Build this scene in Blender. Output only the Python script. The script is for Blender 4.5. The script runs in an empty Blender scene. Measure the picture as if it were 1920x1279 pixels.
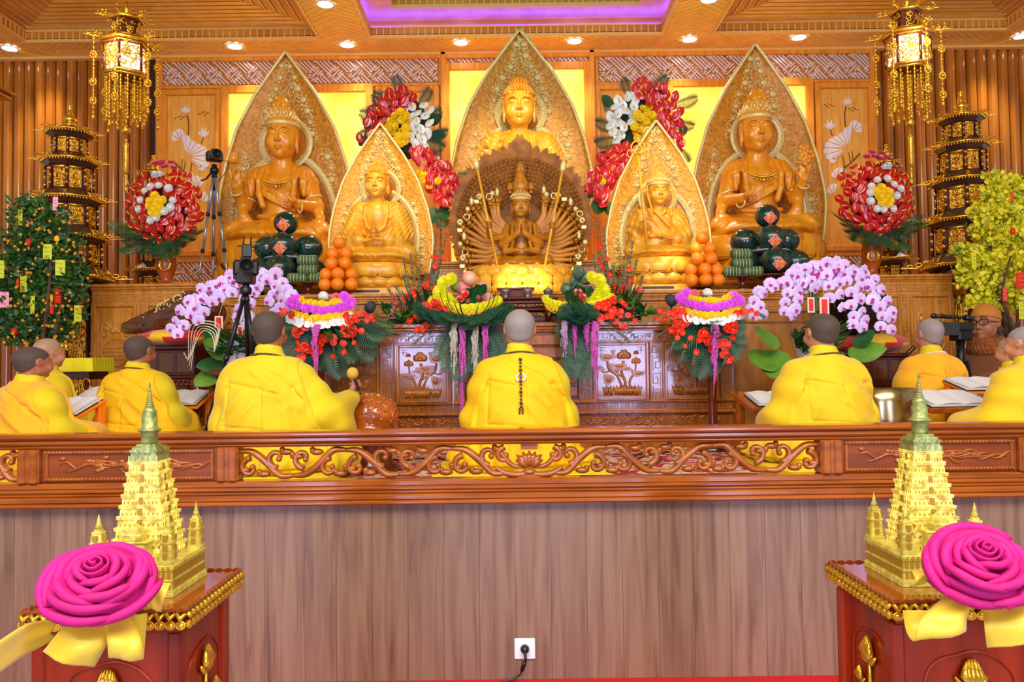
import bpy, math, random
import numpy as np
from mathutils import Vector, Matrix, Euler
PI=math.pi
random.seed(7)
scene=bpy.context.scene
COL=scene.collection
# ---------------------------------------------------------------- camera
F=1493.0; TH=math.radians(1.86); RO=math.radians(0.716); EZ=1.30
cam=bpy.data.cameras.new('camera'); camo=bpy.data.objects.new('camera',cam); COL.objects.link(camo)
cam.sensor_width=36.0; cam.lens=F/1920*36.0; cam.clip_start=0.05; cam.clip_end=60
camo.matrix_world=Matrix.Translation((0,0,EZ))@Matrix.Rotation(PI/2+TH,4,'X')@Matrix.Rotation(-RO,4,'Z')
scene.camera=camo
def P(px,py,D):
    "world point that a photo pixel shows at depth D"
    a=px-960; b=py-639.5
    u=math.cos(RO)*a-math.sin(RO)*b; v=math.sin(RO)*a+math.cos(RO)*b
    y=F*math.cos(TH)+v*math.sin(TH); z=-v*math.cos(TH)+F*math.sin(TH)
    k=D/y
    return Vector((u*k,D,EZ+z*k))
# ---------------------------------------------------------------- light
scene.view_settings.view_transform='Standard'; scene.view_settings.look='None'
scene.view_settings.gamma=1.0; scene.view_settings.use_curve_mapping=False
scene.view_settings.exposure=0.06
W=bpy.data.worlds.new('hall'); scene.world=W; W.use_nodes=True
W.node_tree.nodes['Background'].inputs[0].default_value=(1.0,0.94,0.84,1)
W.node_tree.nodes['Background'].inputs[1].default_value=0.42
def area(name,loc,rot,sx,sy,power,col):
    l=bpy.data.lights.new(name,'AREA'); l.shape='RECTANGLE'; l.size=sx; l.size_y=sy; l.energy=power; l.color=col
    o=bpy.data.objects.new(name,l); o.location=loc; o.rotation_euler=rot; COL.objects.link(o); return o
def spot(name,loc,target,power,col,ang=60,blend=0.6,size=0.08):
    l=bpy.data.lights.new(name,'SPOT'); l.energy=power; l.color=col; l.spot_size=math.radians(ang); l.spot_blend=blend; l.shadow_soft_size=size
    o=bpy.data.objects.new(name,l); o.location=loc
    o.rotation_euler=(Vector(target)-Vector(loc)).to_track_quat('-Z','Y').to_euler(); COL.objects.link(o); return o
# hall ceiling lights above and behind the photographer, daylight doorways behind him
area('hall_ceiling_light',(0.1,-0.6,4.6),(math.radians(38),0,0),7.5,2.2,470,(1.0,0.93,0.80))
area('doorway_daylight_left',(-2.5,-6.0,1.3),(math.radians(90),0,0),1.9,2.3,240,(0.52,0.55,1.0))
area('doorway_daylight_right',(2.75,-6.0,1.3),(math.radians(90),0,0),1.9,2.3,240,(0.52,0.55,1.0))
LIGHT_XS=[-4.95,-2.72,-1.6,-0.48,0.66,1.80,2.92,5.1]
for i,lx in enumerate(LIGHT_XS):
    spot('downlight_beam',(lx,8.28,4.66),(lx,7.6,1.8),85,(1.0,0.86,0.62),100,0.8,0.07)
# added fill spots that brighten the statues from the front ceiling, without fittings
for tx,tz,pw in ((-2.2,3.2,70),(0.1,3.5,120),(2.45,3.2,70),(-1.1,2.6,75),(1.32,2.6,75)):
    spot('statue_fill_spot',(tx*0.8+0.02,4.6,4.75),(tx,7.2,tz),pw*3.0,(1.0,0.80,0.42),26,0.8,0.06)
# ---------------------------------------------------------------- objects
def tag(o,label=None,cat=None,group=None,kind=None):
    if label: o['label']=label
    if cat: o['category']=cat
    if group: o['group']=group
    if kind: o['kind']=kind
    return o
def thing(name,label,cat,loc=(0,0,0),rz=0.0,group=None,kind=None,scale=1.0):
    o=bpy.data.objects.new(name,None); COL.objects.link(o); o.location=loc; o.rotation_euler=(0,0,rz); o.scale=(scale,)*3
    o.empty_display_size=0.05
    return tag(o,label,cat,group,kind)
def mesh(name,V,Fc,mats,mi=None,smooth=True):
    me=bpy.data.meshes.new(name)
    V=np.asarray(V,dtype=np.float32).reshape(-1,3)
    if isinstance(Fc,np.ndarray):
        n=len(Fc); w=Fc.shape[1] if n else 4
        me.vertices.add(len(V)); me.vertices.foreach_set('co',V.ravel())
        me.loops.add(n*w); me.loops.foreach_set('vertex_index',Fc.astype(np.int32).ravel())
        me.polygons.add(n); me.polygons.foreach_set('loop_start',np.arange(0,n*w,w,dtype=np.int32))
        me.update(calc_edges=True)
    else:
        me.from_pydata(V.tolist(),[],Fc)
    if not isinstance(mats,(list,tuple)): mats=[mats]
    for m in mats: me.materials.append(m)
    if mi is not None: me.polygons.foreach_set('material_index',np.asarray(mi,dtype=np.int32))
    if smooth is True: me.polygons.foreach_set('use_smooth',np.ones(len(me.polygons),dtype=bool))
    elif smooth is not False: me.polygons.foreach_set('use_smooth',np.asarray(smooth,dtype=bool))
    me.update()
    return me
def link(name,me,parent=None,loc=None,rot=None,scale=None):
    o=bpy.data.objects.new(name,me); COL.objects.link(o)
    if parent: o.parent=parent
    if loc is not None: o.location=loc
    if rot is not None: o.rotation_euler=rot
    if scale is not None: o.scale=(scale,)*3 if isinstance(scale,(int,float)) else scale
    return o
def kids(o): return [c for c in bpy.data.objects if c.parent==o]
def copy_tree(o,parent=None):
    ch=KID.get(o.name) or [c for c in o.children]
    c=o.copy(); COL.objects.link(c)
    if parent: c.parent=parent
    for k in ch: copy_tree(k,c)
    return c
KID={}
def put(o,loc,rz=0.0,scale=None,label=None,group=None):
    o.location=loc; o.rotation_euler=(0,0,rz)
    if scale is not None: o.scale=(scale,)*3 if isinstance(scale,(int,float)) else scale
    if label: o['label']=label
    if group: o['group']=group
    return o
class MB:
    "collects shapes into one mesh"
    def __init__(s): s.v=[]; s.f=[]; s.m=[]; s.sm=[]; s.M=None
    def add(s,V,Fc,mi=0,smooth=True):
        b=len(s.v)
        for p in V:
            s.v.append(tuple(s.M@Vector(p)) if s.M is not None else tuple(p))
        for f in Fc: s.f.append(tuple(b+i for i in f)); s.m.append(mi); s.sm.append(smooth)
        return s
    def box(s,lo,hi,mi=0):
        x0,y0,z0=lo; x1,y1,z1=hi
        return s.add([(x0,y0,z0),(x1,y0,z0),(x1,y1,z0),(x0,y1,z0),(x0,y0,z1),(x1,y0,z1),(x1,y1,z1),(x0,y1,z1)],
          [(0,3,2,1),(4,5,6,7),(0,1,5,4),(1,2,6,5),(2,3,7,6),(3,0,4,7)],mi,False)
    def bbox(s,lo,hi,b=0.01,mi=0):
        "box with chamfered edges"
        x0,y0,z0=lo; x1,y1,z1=hi; b=min(b,(x1-x0)/2.1,(y1-y0)/2.1,(z1-z0)/2.1)
        V=[];idx={}
        for ix in (0,1):
            for iy in (0,1):
                for iz in (0,1):
                    X=(x0,x1)[ix];Y=(y0,y1)[iy];Z=(z0,z1)[iz]
                    dx=b*(1-2*ix);dy=b*(1-2*iy);dz=b*(1-2*iz)
                    idx[ix,iy,iz]=(len(V),len(V)+1,len(V)+2)
                    V+=[(X,Y+dy,Z+dz),(X+dx,Y,Z+dz),(X+dx,Y+dy,Z)]
        fs=[]
        for ax in range(3):
            for sd in (0,1):
                o=[i for i in range(3) if i!=ax]; q=[]
                for a,c in ((0,0),(1,0),(1,1),(0,1)):
                    k=[0,0,0];k[ax]=sd;k[o[0]]=a;k[o[1]]=c; q.append(idx[tuple(k)][ax])
                fs.append(q)
        for ax in range(3):
            o=[i for i in range(3) if i!=ax]
            for a in (0,1):
                for c in (0,1):
                    k0=[0,0,0];k0[o[0]]=a;k0[o[1]]=c;k1=list(k0);k1[ax]=1;k0=tuple(k0);k1=tuple(k1)
                    fs.append([idx[k0][o[0]],idx[k1][o[0]],idx[k1][o[1]],idx[k0][o[1]]])
        for k in idx: fs.append(list(idx[k]))
        c=Vector(((x0+x1)/2,(y0+y1)/2,(z0+z1)/2)); out=[]
        for q in fs:
            p=[Vector(V[i]) for i in q]; n=(p[1]-p[0]).cross(p[2]-p[0]); m=sum(p,Vector())/len(p)
            out.append(q if n.dot(m-c)>=0 else q[::-1])
        return s.add(V,out,mi,False)
    def tube(s,pts,r,n=8,mi=0,cap=True,flat=None,closed=False):
        "tube along points, r number or list; flat=(vector) squashes section along that axis"
        pts=[Vector(p) for p in pts]; k=len(pts)
        rs=r if isinstance(r,(list,tuple)) else [r]*k
        V=[];Fs=[]
        up=None
        for i,p in enumerate(pts):
            if closed: t=(pts[(i+1)%k]-pts[i-1])
            else: t=(pts[min(i+1,k-1)]-pts[max(i-1,0)])
            if t.length<1e-9: t=Vector((0,0,1))
            t.normalize()
            if up is None:
                up=Vector((0,0,1)) if abs(t.z)<0.9 else Vector((0,1,0))
            a=t.cross(up)
            if a.length<1e-6: a=t.orthogonal()
            a.normalize(); b=a.cross(t).normalized(); up=b
            for j in range(n):
                q=2*PI*j/n; d=(a*math.cos(q)+b*math.sin(q))*rs[i]
                if flat is not None: d=Vector((d.x*flat[0],d.y*flat[1],d.z*flat[2]))
                V.append(p+d)
        for i in range(k if closed else k-1):
            i2=(i+1)%k
            for j in range(n): Fs.append((i*n+j,i*n+(j+1)%n,i2*n+(j+1)%n,i2*n+j))
        if cap and not closed:
            Fs.append(tuple(range(n))[::-1]); Fs.append(tuple((k-1)*n+j for j in range(n)))
        Fs=[f[::-1] for f in Fs]
        return s.add(V,Fs,mi,True)
    def lathe(s,prof,n=24,mi=0,c=(0,0,0),sx=1,sy=1,smooth=True,ph=0.0,cap=True):
        V=[];Fs=[];k=len(prof)
        for r,z in prof:
            for j in range(n):
                q=2*PI*j/n+ph; V.append((c[0]+r*math.cos(q)*sx,c[1]+r*math.sin(q)*sy,c[2]+z))
        for i in range(k-1):
            for j in range(n): Fs.append((i*n+j,i*n+(j+1)%n,(i+1)*n+(j+1)%n,(i+1)*n+j))
        if cap and prof[0][0]>1e-5: Fs.append(tuple(range(n))[::-1])
        if cap and prof[-1][0]>1e-5: Fs.append(tuple((k-1)*n+j for j in range(n)))
        return s.add(V,Fs,mi,smooth)
    def ball(s,c,r,n=10,m=7,mi=0):
        r=r if isinstance(r,(tuple,list,Vector)) else (r,r,r)
        V=[];Fs=[]
        for i in range(m+1):
            a=PI*i/m
            for j in range(n):
                q=2*PI*j/n; V.append((c[0]+r[0]*math.sin(a)*math.cos(q),c[1]+r[1]*math.sin(a)*math.sin(q),c[2]-r[2]*math.cos(a)))
        for i in range(m):
            for j in range(n): Fs.append((i*n+j,i*n+(j+1)%n,(i+1)*n+(j+1)%n,(i+1)*n+j))
        return s.add(V,Fs,mi,True)
    def grid(s,fn,nu,nv,mi=0,smooth=True,flip=False):
        V=[fn(i/nu,j/nv) for i in range(nu+1) for j in range(nv+1)]
        Fs=[]
        for i in range(nu):
            for j in range(nv):
                a=i*(nv+1)+j; q=(a,a+nv+1,a+nv+2,a+1); Fs.append(q[::-1] if flip else q)
        return s.add(V,Fs,mi,smooth)
    def prism(s,poly,y0,y1,mi=0,smooth=False):
        "outline in x,z extruded along y"
        n=len(poly)
        V=[(x,y0,z) for x,z in poly]+[(x,y1,z) for x,z in poly]
        Fs=[tuple(range(n)),tuple(range(n,2*n))[::-1]]+[(i,i+n,(i+1)%n+n,(i+1)%n) for i in range(n)]
        ar=sum(poly[i][0]*poly[(i+1)%n][1]-poly[(i+1)%n][0]*poly[i][1] for i in range(n))
        if ar<0: Fs=[f[::-1] for f in Fs]
        return s.add(V,Fs,mi,smooth)
    def merge(s,o,M=None):
        b=len(s.v)
        for p in o.v: s.v.append(tuple(M@Vector(p)) if M is not None else p)
        for f,m,q in zip(o.f,o.m,o.sm): s.f.append(tuple(b+i for i in f)); s.m.append(m); s.sm.append(q)
        return s
    def data(s,name,mats):
        return mesh(name,s.v,s.f,mats,s.m,s.sm)
    def build(s,name,mats,parent=None,loc=None,rot=None,scale=None):
        return link(name,s.data(name,mats),parent,loc,rot,scale)
def spline(pts,n):
    "Catmull-Rom through points"
    pts=[Vector(p) for p in pts]; out=[]
    k=len(pts)
    for i in range(k-1):
        p0=pts[max(i-1,0)];p1=pts[i];p2=pts[i+1];p3=pts[min(i+2,k-1)]
        for j in range(n):
            t=j/n
            out.append(0.5*((2*p1)+(p2-p0)*t+(2*p0-5*p1+4*p2-p3)*t*t+(3*p1-p0-3*p2+p3)*t**3))
    out.append(pts[-1]); return out
# ---------------------------------------------------------------- sculpting: distance field + surface nets
class Sculpt:
    def __init__(s,lo,hi,h):
        s.lo=np.array(lo,dtype=np.float32); s.h=h
        s.n=np.ceil((np.array(hi)-np.array(lo))/h).astype(int)+1
        s.f=np.full(s.n,9.0,dtype=np.float32)
    def _sub(s,lo,hi,pad):
        a=np.clip(np.floor((np.array(lo)-pad-s.lo)/s.h).astype(int),0,s.n-1)
        b=np.clip(np.ceil((np.array(hi)+pad-s.lo)/s.h).astype(int)+1,1,s.n)
        sl=tuple(slice(i,j) for i,j in zip(a,b))
        ax=[(np.arange(i,j,dtype=np.float32)*s.h+s.lo[k]) for k,(i,j) in enumerate(zip(a,b))]
        return sl,ax[0][:,None,None],ax[1][None,:,None],ax[2][None,None,:]
    def _mix(s,sl,d,k,cut):
        a=s.f[sl]
        if cut:
            d=-d
            h=np.maximum(k-np.abs(a-d),0)/k if k>0 else 0
            s.f[sl]=np.maximum(a,d)+h*h*k*0.25
        else:
            h=np.maximum(k-np.abs(a-d),0)/k if k>0 else 0
            s.f[sl]=np.minimum(a,d)-h*h*k*0.25
    def ell(s,c,r,k=0.03,cut=False,rot=None):
        R=max(r); sl,x,y,z=s._sub([ci-R for ci in c],[ci+R for ci in c],k+3*s.h)
        x=x-c[0];y=y-c[1];z=z-c[2]
        if rot is not None:
            m=np.array(Euler(rot).to_matrix().transposed())
            x,y,z=(m[0][0]*x+m[0][1]*y+m[0][2]*z,m[1][0]*x+m[1][1]*y+m[1][2]*z,m[2][0]*x+m[2][1]*y+m[2][2]*z)
        k0=np.sqrt((x/r[0])**2+(y/r[1])**2+(z/r[2])**2)
        k1=np.sqrt((x/r[0]**2)**2+(y/r[1]**2)**2+(z/r[2]**2)**2)+1e-6
        s._mix(sl,(k0*(k0-1)/k1).astype(np.float32),k,cut); return s
    def cap(s,a,b,ra,rb=None,k=0.03,cut=False,sq=(1,1,1)):
        rb=ra if rb is None else rb; R=max(ra,rb)
        lo=[min(p,q)-R for p,q in zip(a,b)]; hi=[max(p,q)+R for p,q in zip(a,b)]
        sl,x,y,z=s._sub(lo,hi,k+3*s.h)
        ab=[q-p for p,q in zip(a,b)]; L=sum(t*t for t in ab)+1e-9
        t=np.clip(((x-a[0])*ab[0]+(y-a[1])*ab[1]+(z-a[2])*ab[2])/L,0,1)
        d=np.sqrt(((x-a[0]-ab[0]*t)*sq[0])**2+((y-a[1]-ab[1]*t)*sq[1])**2+((z-a[2]-ab[2]*t)*sq[2])**2)-(ra+(rb-ra)*t)
        s._mix(sl,d.astype(np.float32),k,cut); return s
    def chain(s,pts,rs,k=0.02,cut=False):
        rs=rs if isinstance(rs,(list,tuple)) else [rs]*len(pts)
        for i in range(len(pts)-1): s.cap(pts[i],pts[i+1],rs[i],rs[i+1],k,cut)
        return s
    def fold(s,fn,lo=None,hi=None):
        lo=s.lo if lo is None else lo; hi=s.lo+s.n*s.h if hi is None else hi
        sl,x,y,z=s._sub(lo,hi,0)
        s.f[sl]=s.f[sl]+fn(x,y,z).astype(np.float32); return s
    def keep(s,fn):
        sl,x,y,z=s._sub(s.lo,s.lo+s.n*s.h,0)
        s.f=np.maximum(s.f,fn(x,y,z).astype(np.float32)); return s
    def copy(s):
        c=Sculpt.__new__(Sculpt); c.lo=s.lo; c.h=s.h; c.n=s.n; c.f=s.f.copy(); return c
    def floor(s,z0=0.0): return s.keep(lambda x,y,z:(z0-z)+0*x+0*y)
    def net(s):
        f=s.f.copy()
        for ax in range(3):
            for e in (0,-1):
                sl=[slice(None)]*3; sl[ax]=e; f[tuple(sl)]=np.maximum(f[tuple(sl)],s.h*0.5)
        g=f<0
        c=[g[i:g.shape[0]-1+i,j:g.shape[1]-1+j,k:g.shape[2]-1+k] for i in (0,1) for j in (0,1) for k in (0,1)]
        anyc=c[0].copy(); allc=c[0].copy()
        for q in c[1:]: anyc|=q; allc&=q
        act=anyc&~allc
        ijk=np.argwhere(act); N=len(ijk)
        idx=np.full(act.shape,-1,dtype=np.int32); idx[act]=np.arange(N)
        off=np.array([(i,j,k) for i in (0,1) for j in (0,1) for k in (0,1)])
        val=np.stack([f[ijk[:,0]+o[0],ijk[:,1]+o[1],ijk[:,2]+o[2]] for o in off],1)
        acc=np.zeros((N,3),dtype=np.float32); cnt=np.zeros(N,dtype=np.float32)
        for a in range(8):
            for b in range(a+1,8):
                if np.abs(off[a]-off[b]).sum()!=1: continue
                cr=(val[:,a]<0)!=(val[:,b]<0)
                t=np.where(cr,val[:,a]/(val[:,a]-val[:,b]+1e-12),0)
                p=off[a]+(off[b]-off[a])*t[:,None]
                acc+=np.where(cr[:,None],p,0); cnt+=cr
        V=(ijk+acc/np.maximum(cnt,1)[:,None])*s.h+s.lo
        Q=[]
        for ax in range(3):
            o=[i for i in range(3) if i!=ax]
            a=np.take(g,range(g.shape[ax]-1),ax); b=np.take(g,range(1,g.shape[ax]),ax)
            e=np.argwhere(a!=b)
            sh=np.array(act.shape)
            ok=(e[:,o[0]]>0)&(e[:,o[1]]>0)&(e[:,o[0]]<sh[o[0]])&(e[:,o[1]]<sh[o[1]])
            e=e[ok]; ins=a[tuple(e.T)]
            qs=[]
            for d0,d1 in ((1,1),(0,1),(0,0),(1,0)):
                w=e.copy(); w[:,o[0]]-=d0; w[:,o[1]]-=d1; qs.append(idx[tuple(w.T)])
            q=np.stack(qs,1)
            fl=ins if ax!=1 else ~ins
            q=np.where(fl[:,None],q,q[:,::-1]); Q.append(q)
        return V,np.concatenate(Q)
    def data(s,name,mats,sm=1):
        V,Q=s.net()
        if sm:
            for _ in range(sm):
                acc=np.zeros_like(V); cnt=np.zeros(len(V),dtype=np.float32)
                for i in range(4):
                    a=Q[:,i]; b=Q[:,(i+1)%4]
                    for c in range(3):
                        acc[:,c]+=np.bincount(a,weights=V[b,c],minlength=len(V)); acc[:,c]+=np.bincount(b,weights=V[a,c],minlength=len(V))
                    cnt+=np.bincount(a,minlength=len(V)); cnt+=np.bincount(b,minlength=len(V))
                V=V*0.5+0.5*acc/np.maximum(cnt,1)[:,None]
        return mesh(name,V,Q,mats)
    def build(s,name,mats,parent=None,loc=None,rot=None,scale=None,sm=1):
        return link(name,s.data(name,mats,sm),parent,loc,rot,scale)
# ---------------------------------------------------------------- materials
def srgb(r,g,b):
    f=lambda c:(c/255/12.92) if c/255<=0.04045 else ((c/255+0.055)/1.055)**2.4
    return (f(r),f(g),f(b),1)
def mat(name,c,rough=0.5,metal=0.0,coat=0.0,c2=None,scale=8.0,stretch=(1,1,1),lo=0.35,hi=0.65,bump=0.0,bscale=None,emit=None,es=0.0,spec=0.5,trans=0.0,alpha=1.0,detail=4.0,tex='noise',rot=(0,0,0),sheen=0.0,sss=0.0,two=False):
    m=bpy.data.materials.new(name); m.use_nodes=True; nt=m.node_tree; b=nt.nodes['Principled BSDF']
    c=c if len(c)==4 else (*c,1)
    b.inputs['Base Color'].default_value=c; b.inputs['Roughness'].default_value=rough; b.inputs['Metallic'].default_value=metal
    b.inputs['Coat Weight'].default_value=coat; b.inputs['Coat Roughness'].default_value=0.08
    b.inputs['Specular IOR Level'].default_value=spec
    if sheen: b.inputs['Sheen Weight'].default_value=sheen
    if trans: b.inputs['Transmission Weight'].default_value=trans
    if alpha<1: b.inputs['Alpha'].default_value=alpha
    if emit is not None:
        b.inputs['Emission Color'].default_value=emit if len(emit)==4 else (*emit,1); b.inputs['Emission Strength'].default_value=es
    if c2 is not None or bump:
        tc=nt.nodes.new('ShaderNodeTexCoord'); mp=nt.nodes.new('ShaderNodeMapping'); mp.inputs['Scale'].default_value=stretch; mp.inputs['Rotation'].default_value=rot
        nt.links.new(tc.outputs['Object'],mp.inputs['Vector'])
        def T(sc):
            if tex=='voronoi':
                n=nt.nodes.new('ShaderNodeTexVoronoi'); n.inputs['Scale'].default_value=sc; out=n.outputs['Distance']
            else:
                n=nt.nodes.new('ShaderNodeTexNoise'); n.inputs['Scale'].default_value=sc; n.inputs['Detail'].default_value=detail; out=n.outputs['Fac']
            nt.links.new(mp.outputs['Vector'],n.inputs['Vector']); return out
        if c2 is not None:
            c2=c2 if len(c2)==4 else (*c2,1)
            r=nt.nodes.new('ShaderNodeValToRGB'); r.color_ramp.elements[0].position=lo; r.color_ramp.elements[1].position=hi
            r.color_ramp.elements[0].color=c; r.color_ramp.elements[1].color=c2
            nt.links.new(T(scale),r.inputs['Fac']); nt.links.new(r.outputs['Color'],b.inputs['Base Color'])
            if emit is not None and two: nt.links.new(r.outputs['Color'],b.inputs['Emission Color'])
        if bump:
            bp=nt.nodes.new('ShaderNodeBump'); bp.inputs['Strength'].default_value=bump; bp.inputs['Distance'].default_value=0.01
            nt.links.new(T(bscale or scale),bp.inputs['Height']); nt.links.new(bp.outputs['Normal'],b.inputs['Normal'])
    return m
M={}
M['statue']=mat('carved_golden_wood',srgb(240,166,36),0.30,coat=0.25,c2=srgb(222,136,20),scale=3.0,stretch=(3,3,1),bump=0.05,bscale=30)
M['statue2']=mat('carved_pale_wood',srgb(248,190,58),0.32,coat=0.25,c2=srgb(232,158,34),scale=4.0,stretch=(3,3,1),bump=0.05,bscale=30)
M['guanyin']=mat('carved_brown_wood',srgb(206,136,30),0.38,coat=0.12,c2=srgb(172,104,16),scale=5,bump=0.08,bscale=40)
M['lace']=mat('brown_carved_lace_wood',srgb(176,108,22),0.5,coat=0.03,c2=srgb(130,74,10),scale=14,bump=0.5,bscale=60,spec=0.25)
M['mandorla']=mat('carved_mandorla',srgb(218,154,26),0.4,metal=0.1,coat=0.05,c2=srgb(180,114,10),scale=30,bump=0.9,bscale=42,detail=3)
M['mandorla2']=mat('carved_mandorla_pale',srgb(234,170,36),0.42,metal=0.1,coat=0.05,c2=srgb(200,132,18),scale=34,bump=0.9,bscale=50,detail=3)
M['palegold']=mat('pale_gold_leaf',srgb(250,238,176),0.3,metal=0.2,c2=srgb(232,208,120),scale=60,bump=0.3,bscale=120)
M['gold']=mat('polished_gold',srgb(250,205,70),0.25,metal=0.85,c2=srgb(220,160,40),scale=40,bump=0.2,bscale=90)
M['goldleaf']=mat('gilded_carving',srgb(240,190,60),0.3,metal=0.7,c2=srgb(120,60,10),scale=45,lo=0.42,hi=0.62,bump=0.9,bscale=55)
M['gilt_red']=mat('gilded_panel',srgb(246,196,70),0.3,metal=0.6,c2=srgb(150,40,6),scale=38,lo=0.46,hi=0.6,bump=0.8,bscale=45)
M['altar']=mat('altar_wood',srgb(180,104,24),0.26,coat=0.45,c2=srgb(142,74,14),scale=5,stretch=(6,6,1),bump=0.04,bscale=20)
M['altar_dark']=mat('altar_wood_deep',srgb(150,84,28),0.2,coat=0.9,c2=srgb(122,64,20),scale=5,stretch=(6,1,1))
M['panelcoat']=mat('altar_panel_ground',srgb(160,100,48),0.10,coat=1.0,c2=srgb(132,80,34),scale=9,bump=0.2,bscale=70)
M['relief']=mat('altar_relief_wood',srgb(178,102,20),0.35,coat=0.25,c2=srgb(138,74,12),scale=14,bump=0.15,bscale=50)
M['cabwood']=mat('cabinet_wood',srgb(206,140,50),0.34,coat=0.2,c2=srgb(178,110,30),scale=5,stretch=(5,5,1),bump=0.03,bscale=20)
M['cabrelief']=mat('cabinet_relief_wood',srgb(208,144,54),0.34,coat=0.25,c2=srgb(178,112,32),scale=10)
M['wallwood']=mat('wall_panel_wood',srgb(242,188,86),0.4,coat=0.08,c2=srgb(224,162,60),scale=4,stretch=(9,9,1),spec=0.3)
M['wallframe']=mat('wall_frame_wood',srgb(236,164,54),0.34,coat=0.15,c2=srgb(216,136,34),scale=4,stretch=(7,7,1))
M['slat']=mat('varnished_slat',srgb(204,128,36),0.15,coat=0.5,c2=srgb(146,80,14),scale=2.2,stretch=(4,1,0.5),lo=0.3,hi=0.7)
M['ceil']=mat('ceiling_board',srgb(252,202,88),0.34,coat=0.12,c2=srgb(238,176,58),scale=3,stretch=(2,2,2))
M['ceil2']=mat('ceiling_board_dark_and_shaded',srgb(224,156,54),0.34,coat=0.15,c2=srgb(198,126,36),scale=3)
M['ceiltrim']=mat('ceiling_moulding',srgb(244,196,104),0.35,coat=0.1)
M['lattice']=mat('lattice_bar',srgb(226,206,192),0.22,coat=0.6)
M['latticeback']=mat('lattice_ground',srgb(214,140,44),0.4,coat=0.1,c2=srgb(186,112,28),scale=6)
M['glow']=mat('lit_onyx_panel',srgb(255,208,50),0.4,c2=srgb(255,240,130),scale=2.2,lo=0.3,hi=0.75,emit=srgb(255,215,50),es=0.8,two=True,detail=6)
M['lotuswhite']=mat('white_inlay',srgb(232,232,240),0.4)
M['inkline']=mat('carved_groove_brown',srgb(120,74,34),0.6)
M['tile']=mat('floor_tile',srgb(150,146,140),0.25,coat=0.3)
M['lampglass']=mat('lit_lantern_pane',srgb(250,236,200),0.3,emit=(1,.9,.72,1),es=1.0)
M['grape']=mat('green_grape_skin',srgb(140,200,50),0.3)
M['kasaya3']=mat('lemon_gold_kasaya_cloth',srgb(240,206,4),0.75,c2=srgb(228,190,0),scale=5,bump=0.08,bscale=260,sheen=0.2)
M['ribbonor']=mat('orange_tassel',srgb(246,176,30),0.7)
M['ochre']=mat('ochre_felt',srgb(206,160,60),0.8)
M['kleaf']=mat('kumquat_leaf',srgb(62,112,40),0.45,c2=srgb(28,70,24),scale=6)
M['cardpaper']=mat('pale_card',srgb(236,214,196),0.6)
M['goldtext']=mat('olive_ink',srgb(150,130,20),0.6)
M['ceilgap']=mat('dark_board_gap',srgb(164,98,26),0.6)
M['slatgap']=mat('dark_wall_backing',srgb(58,26,6),0.6)
M['led']=mat('led_diffuser',srgb(255,255,255),0.4,emit=(1,0.96,0.9,1),es=9.0)
M['ledpurple']=mat('purple_led_strip',srgb(80,30,255),0.4,emit=(0.035,0.015,1,1),es=60.0)
M['green']=mat('green_lit_ceiling',srgb(20,150,60),0.5,emit=srgb(20,170,70),es=0.35)  # green light on this ceiling put into its colour and glow
M['lam']=None
M['rail']=mat('rail_wood',srgb(172,90,22),0.24,coat=0.45,c2=srgb(136,64,12),scale=5,stretch=(0.6,6,6),bump=0.03,bscale=30)
M['railpanel']=mat('rail_panel_wood',srgb(146,66,16),0.26,coat=0.35,c2=srgb(120,50,10),scale=5,stretch=(0.6,6,6))
M['railcarve']=mat('rail_carving_wood',srgb(174,92,24),0.27,coat=0.4,c2=srgb(142,70,14),scale=16)
M['redcarpet']=mat('red_carpet',srgb(206,14,8),0.9,c2=srgb(180,8,6),scale=200)
M['robe']=mat('lemon_robe_cloth',srgb(228,206,8),0.8,c2=srgb(212,186,2),scale=6,bump=0.10,bscale=260,sheen=0.1)
M['kasaya']=mat('golden_kasaya_cloth',srgb(246,202,0),0.8,c2=srgb(238,186,0),scale=5,bump=0.10,bscale=260)
M['kasaya2']=mat('orange_kasaya_cloth',srgb(250,190,10),0.75,c2=srgb(244,172,6),scale=5,bump=0.08,bscale=260,sheen=0.2)
M['robebrown']=mat('brown_robe_cloth',srgb(128,72,30),0.85,c2=srgb(104,56,22),scale=6,sheen=0.3)
M['scarf']=mat('knit_scarf',srgb(156,88,30),0.95,c2=srgb(120,64,20),scale=60,bump=0.6,bscale=160)
M['beanie']=mat('ochre_knit_cap',srgb(206,136,54),0.9,bump=0.4,bscale=220,c2=srgb(186,116,40),scale=40)
M['skin']=mat('skin',srgb(206,146,112),0.5,c2=srgb(190,124,92),scale=8)
M['skin2']=mat('skin_tan',srgb(178,116,84),0.5,c2=srgb(160,98,68),scale=8)
M['hair1']=mat('cropped_grey_hair',srgb(160,150,146),0.7,c2=srgb(136,126,122),scale=60)
M['hair2']=mat('cropped_dark_hair',srgb(92,76,66),0.75,c2=srgb(66,54,48),scale=70)
M['hair3']=mat('shaved_scalp',srgb(190,150,122),0.5,c2=srgb(160,126,104),scale=30)
M['bead']=mat('dark_bead',srgb(70,40,24),0.3,coat=0.5)
M['white']=mat('white_plastic',srgb(236,236,242),0.35)
M['paper']=None
M['black']=mat('black_plastic',srgb(18,18,20),0.4,coat=0.1)
M['blackm']=mat('black_metal',srgb(26,28,34),0.35,metal=0.4)
M['alum']=mat('grey_aluminium',srgb(150,156,166),0.3,metal=0.7)
M['lens']=mat('lens_glass',srgb(10,12,20),0.05,coat=1.0)
M['orangepl']=mat('orange_plastic',srgb(246,130,10),0.4)
M['leaf']=mat('green_leaf',srgb(30,98,40),0.45,c2=srgb(20,70,34),scale=12)
M['leafblue']=mat('fern_leaf',srgb(34,92,66),0.5,c2=srgb(22,66,48),scale=12)
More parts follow.
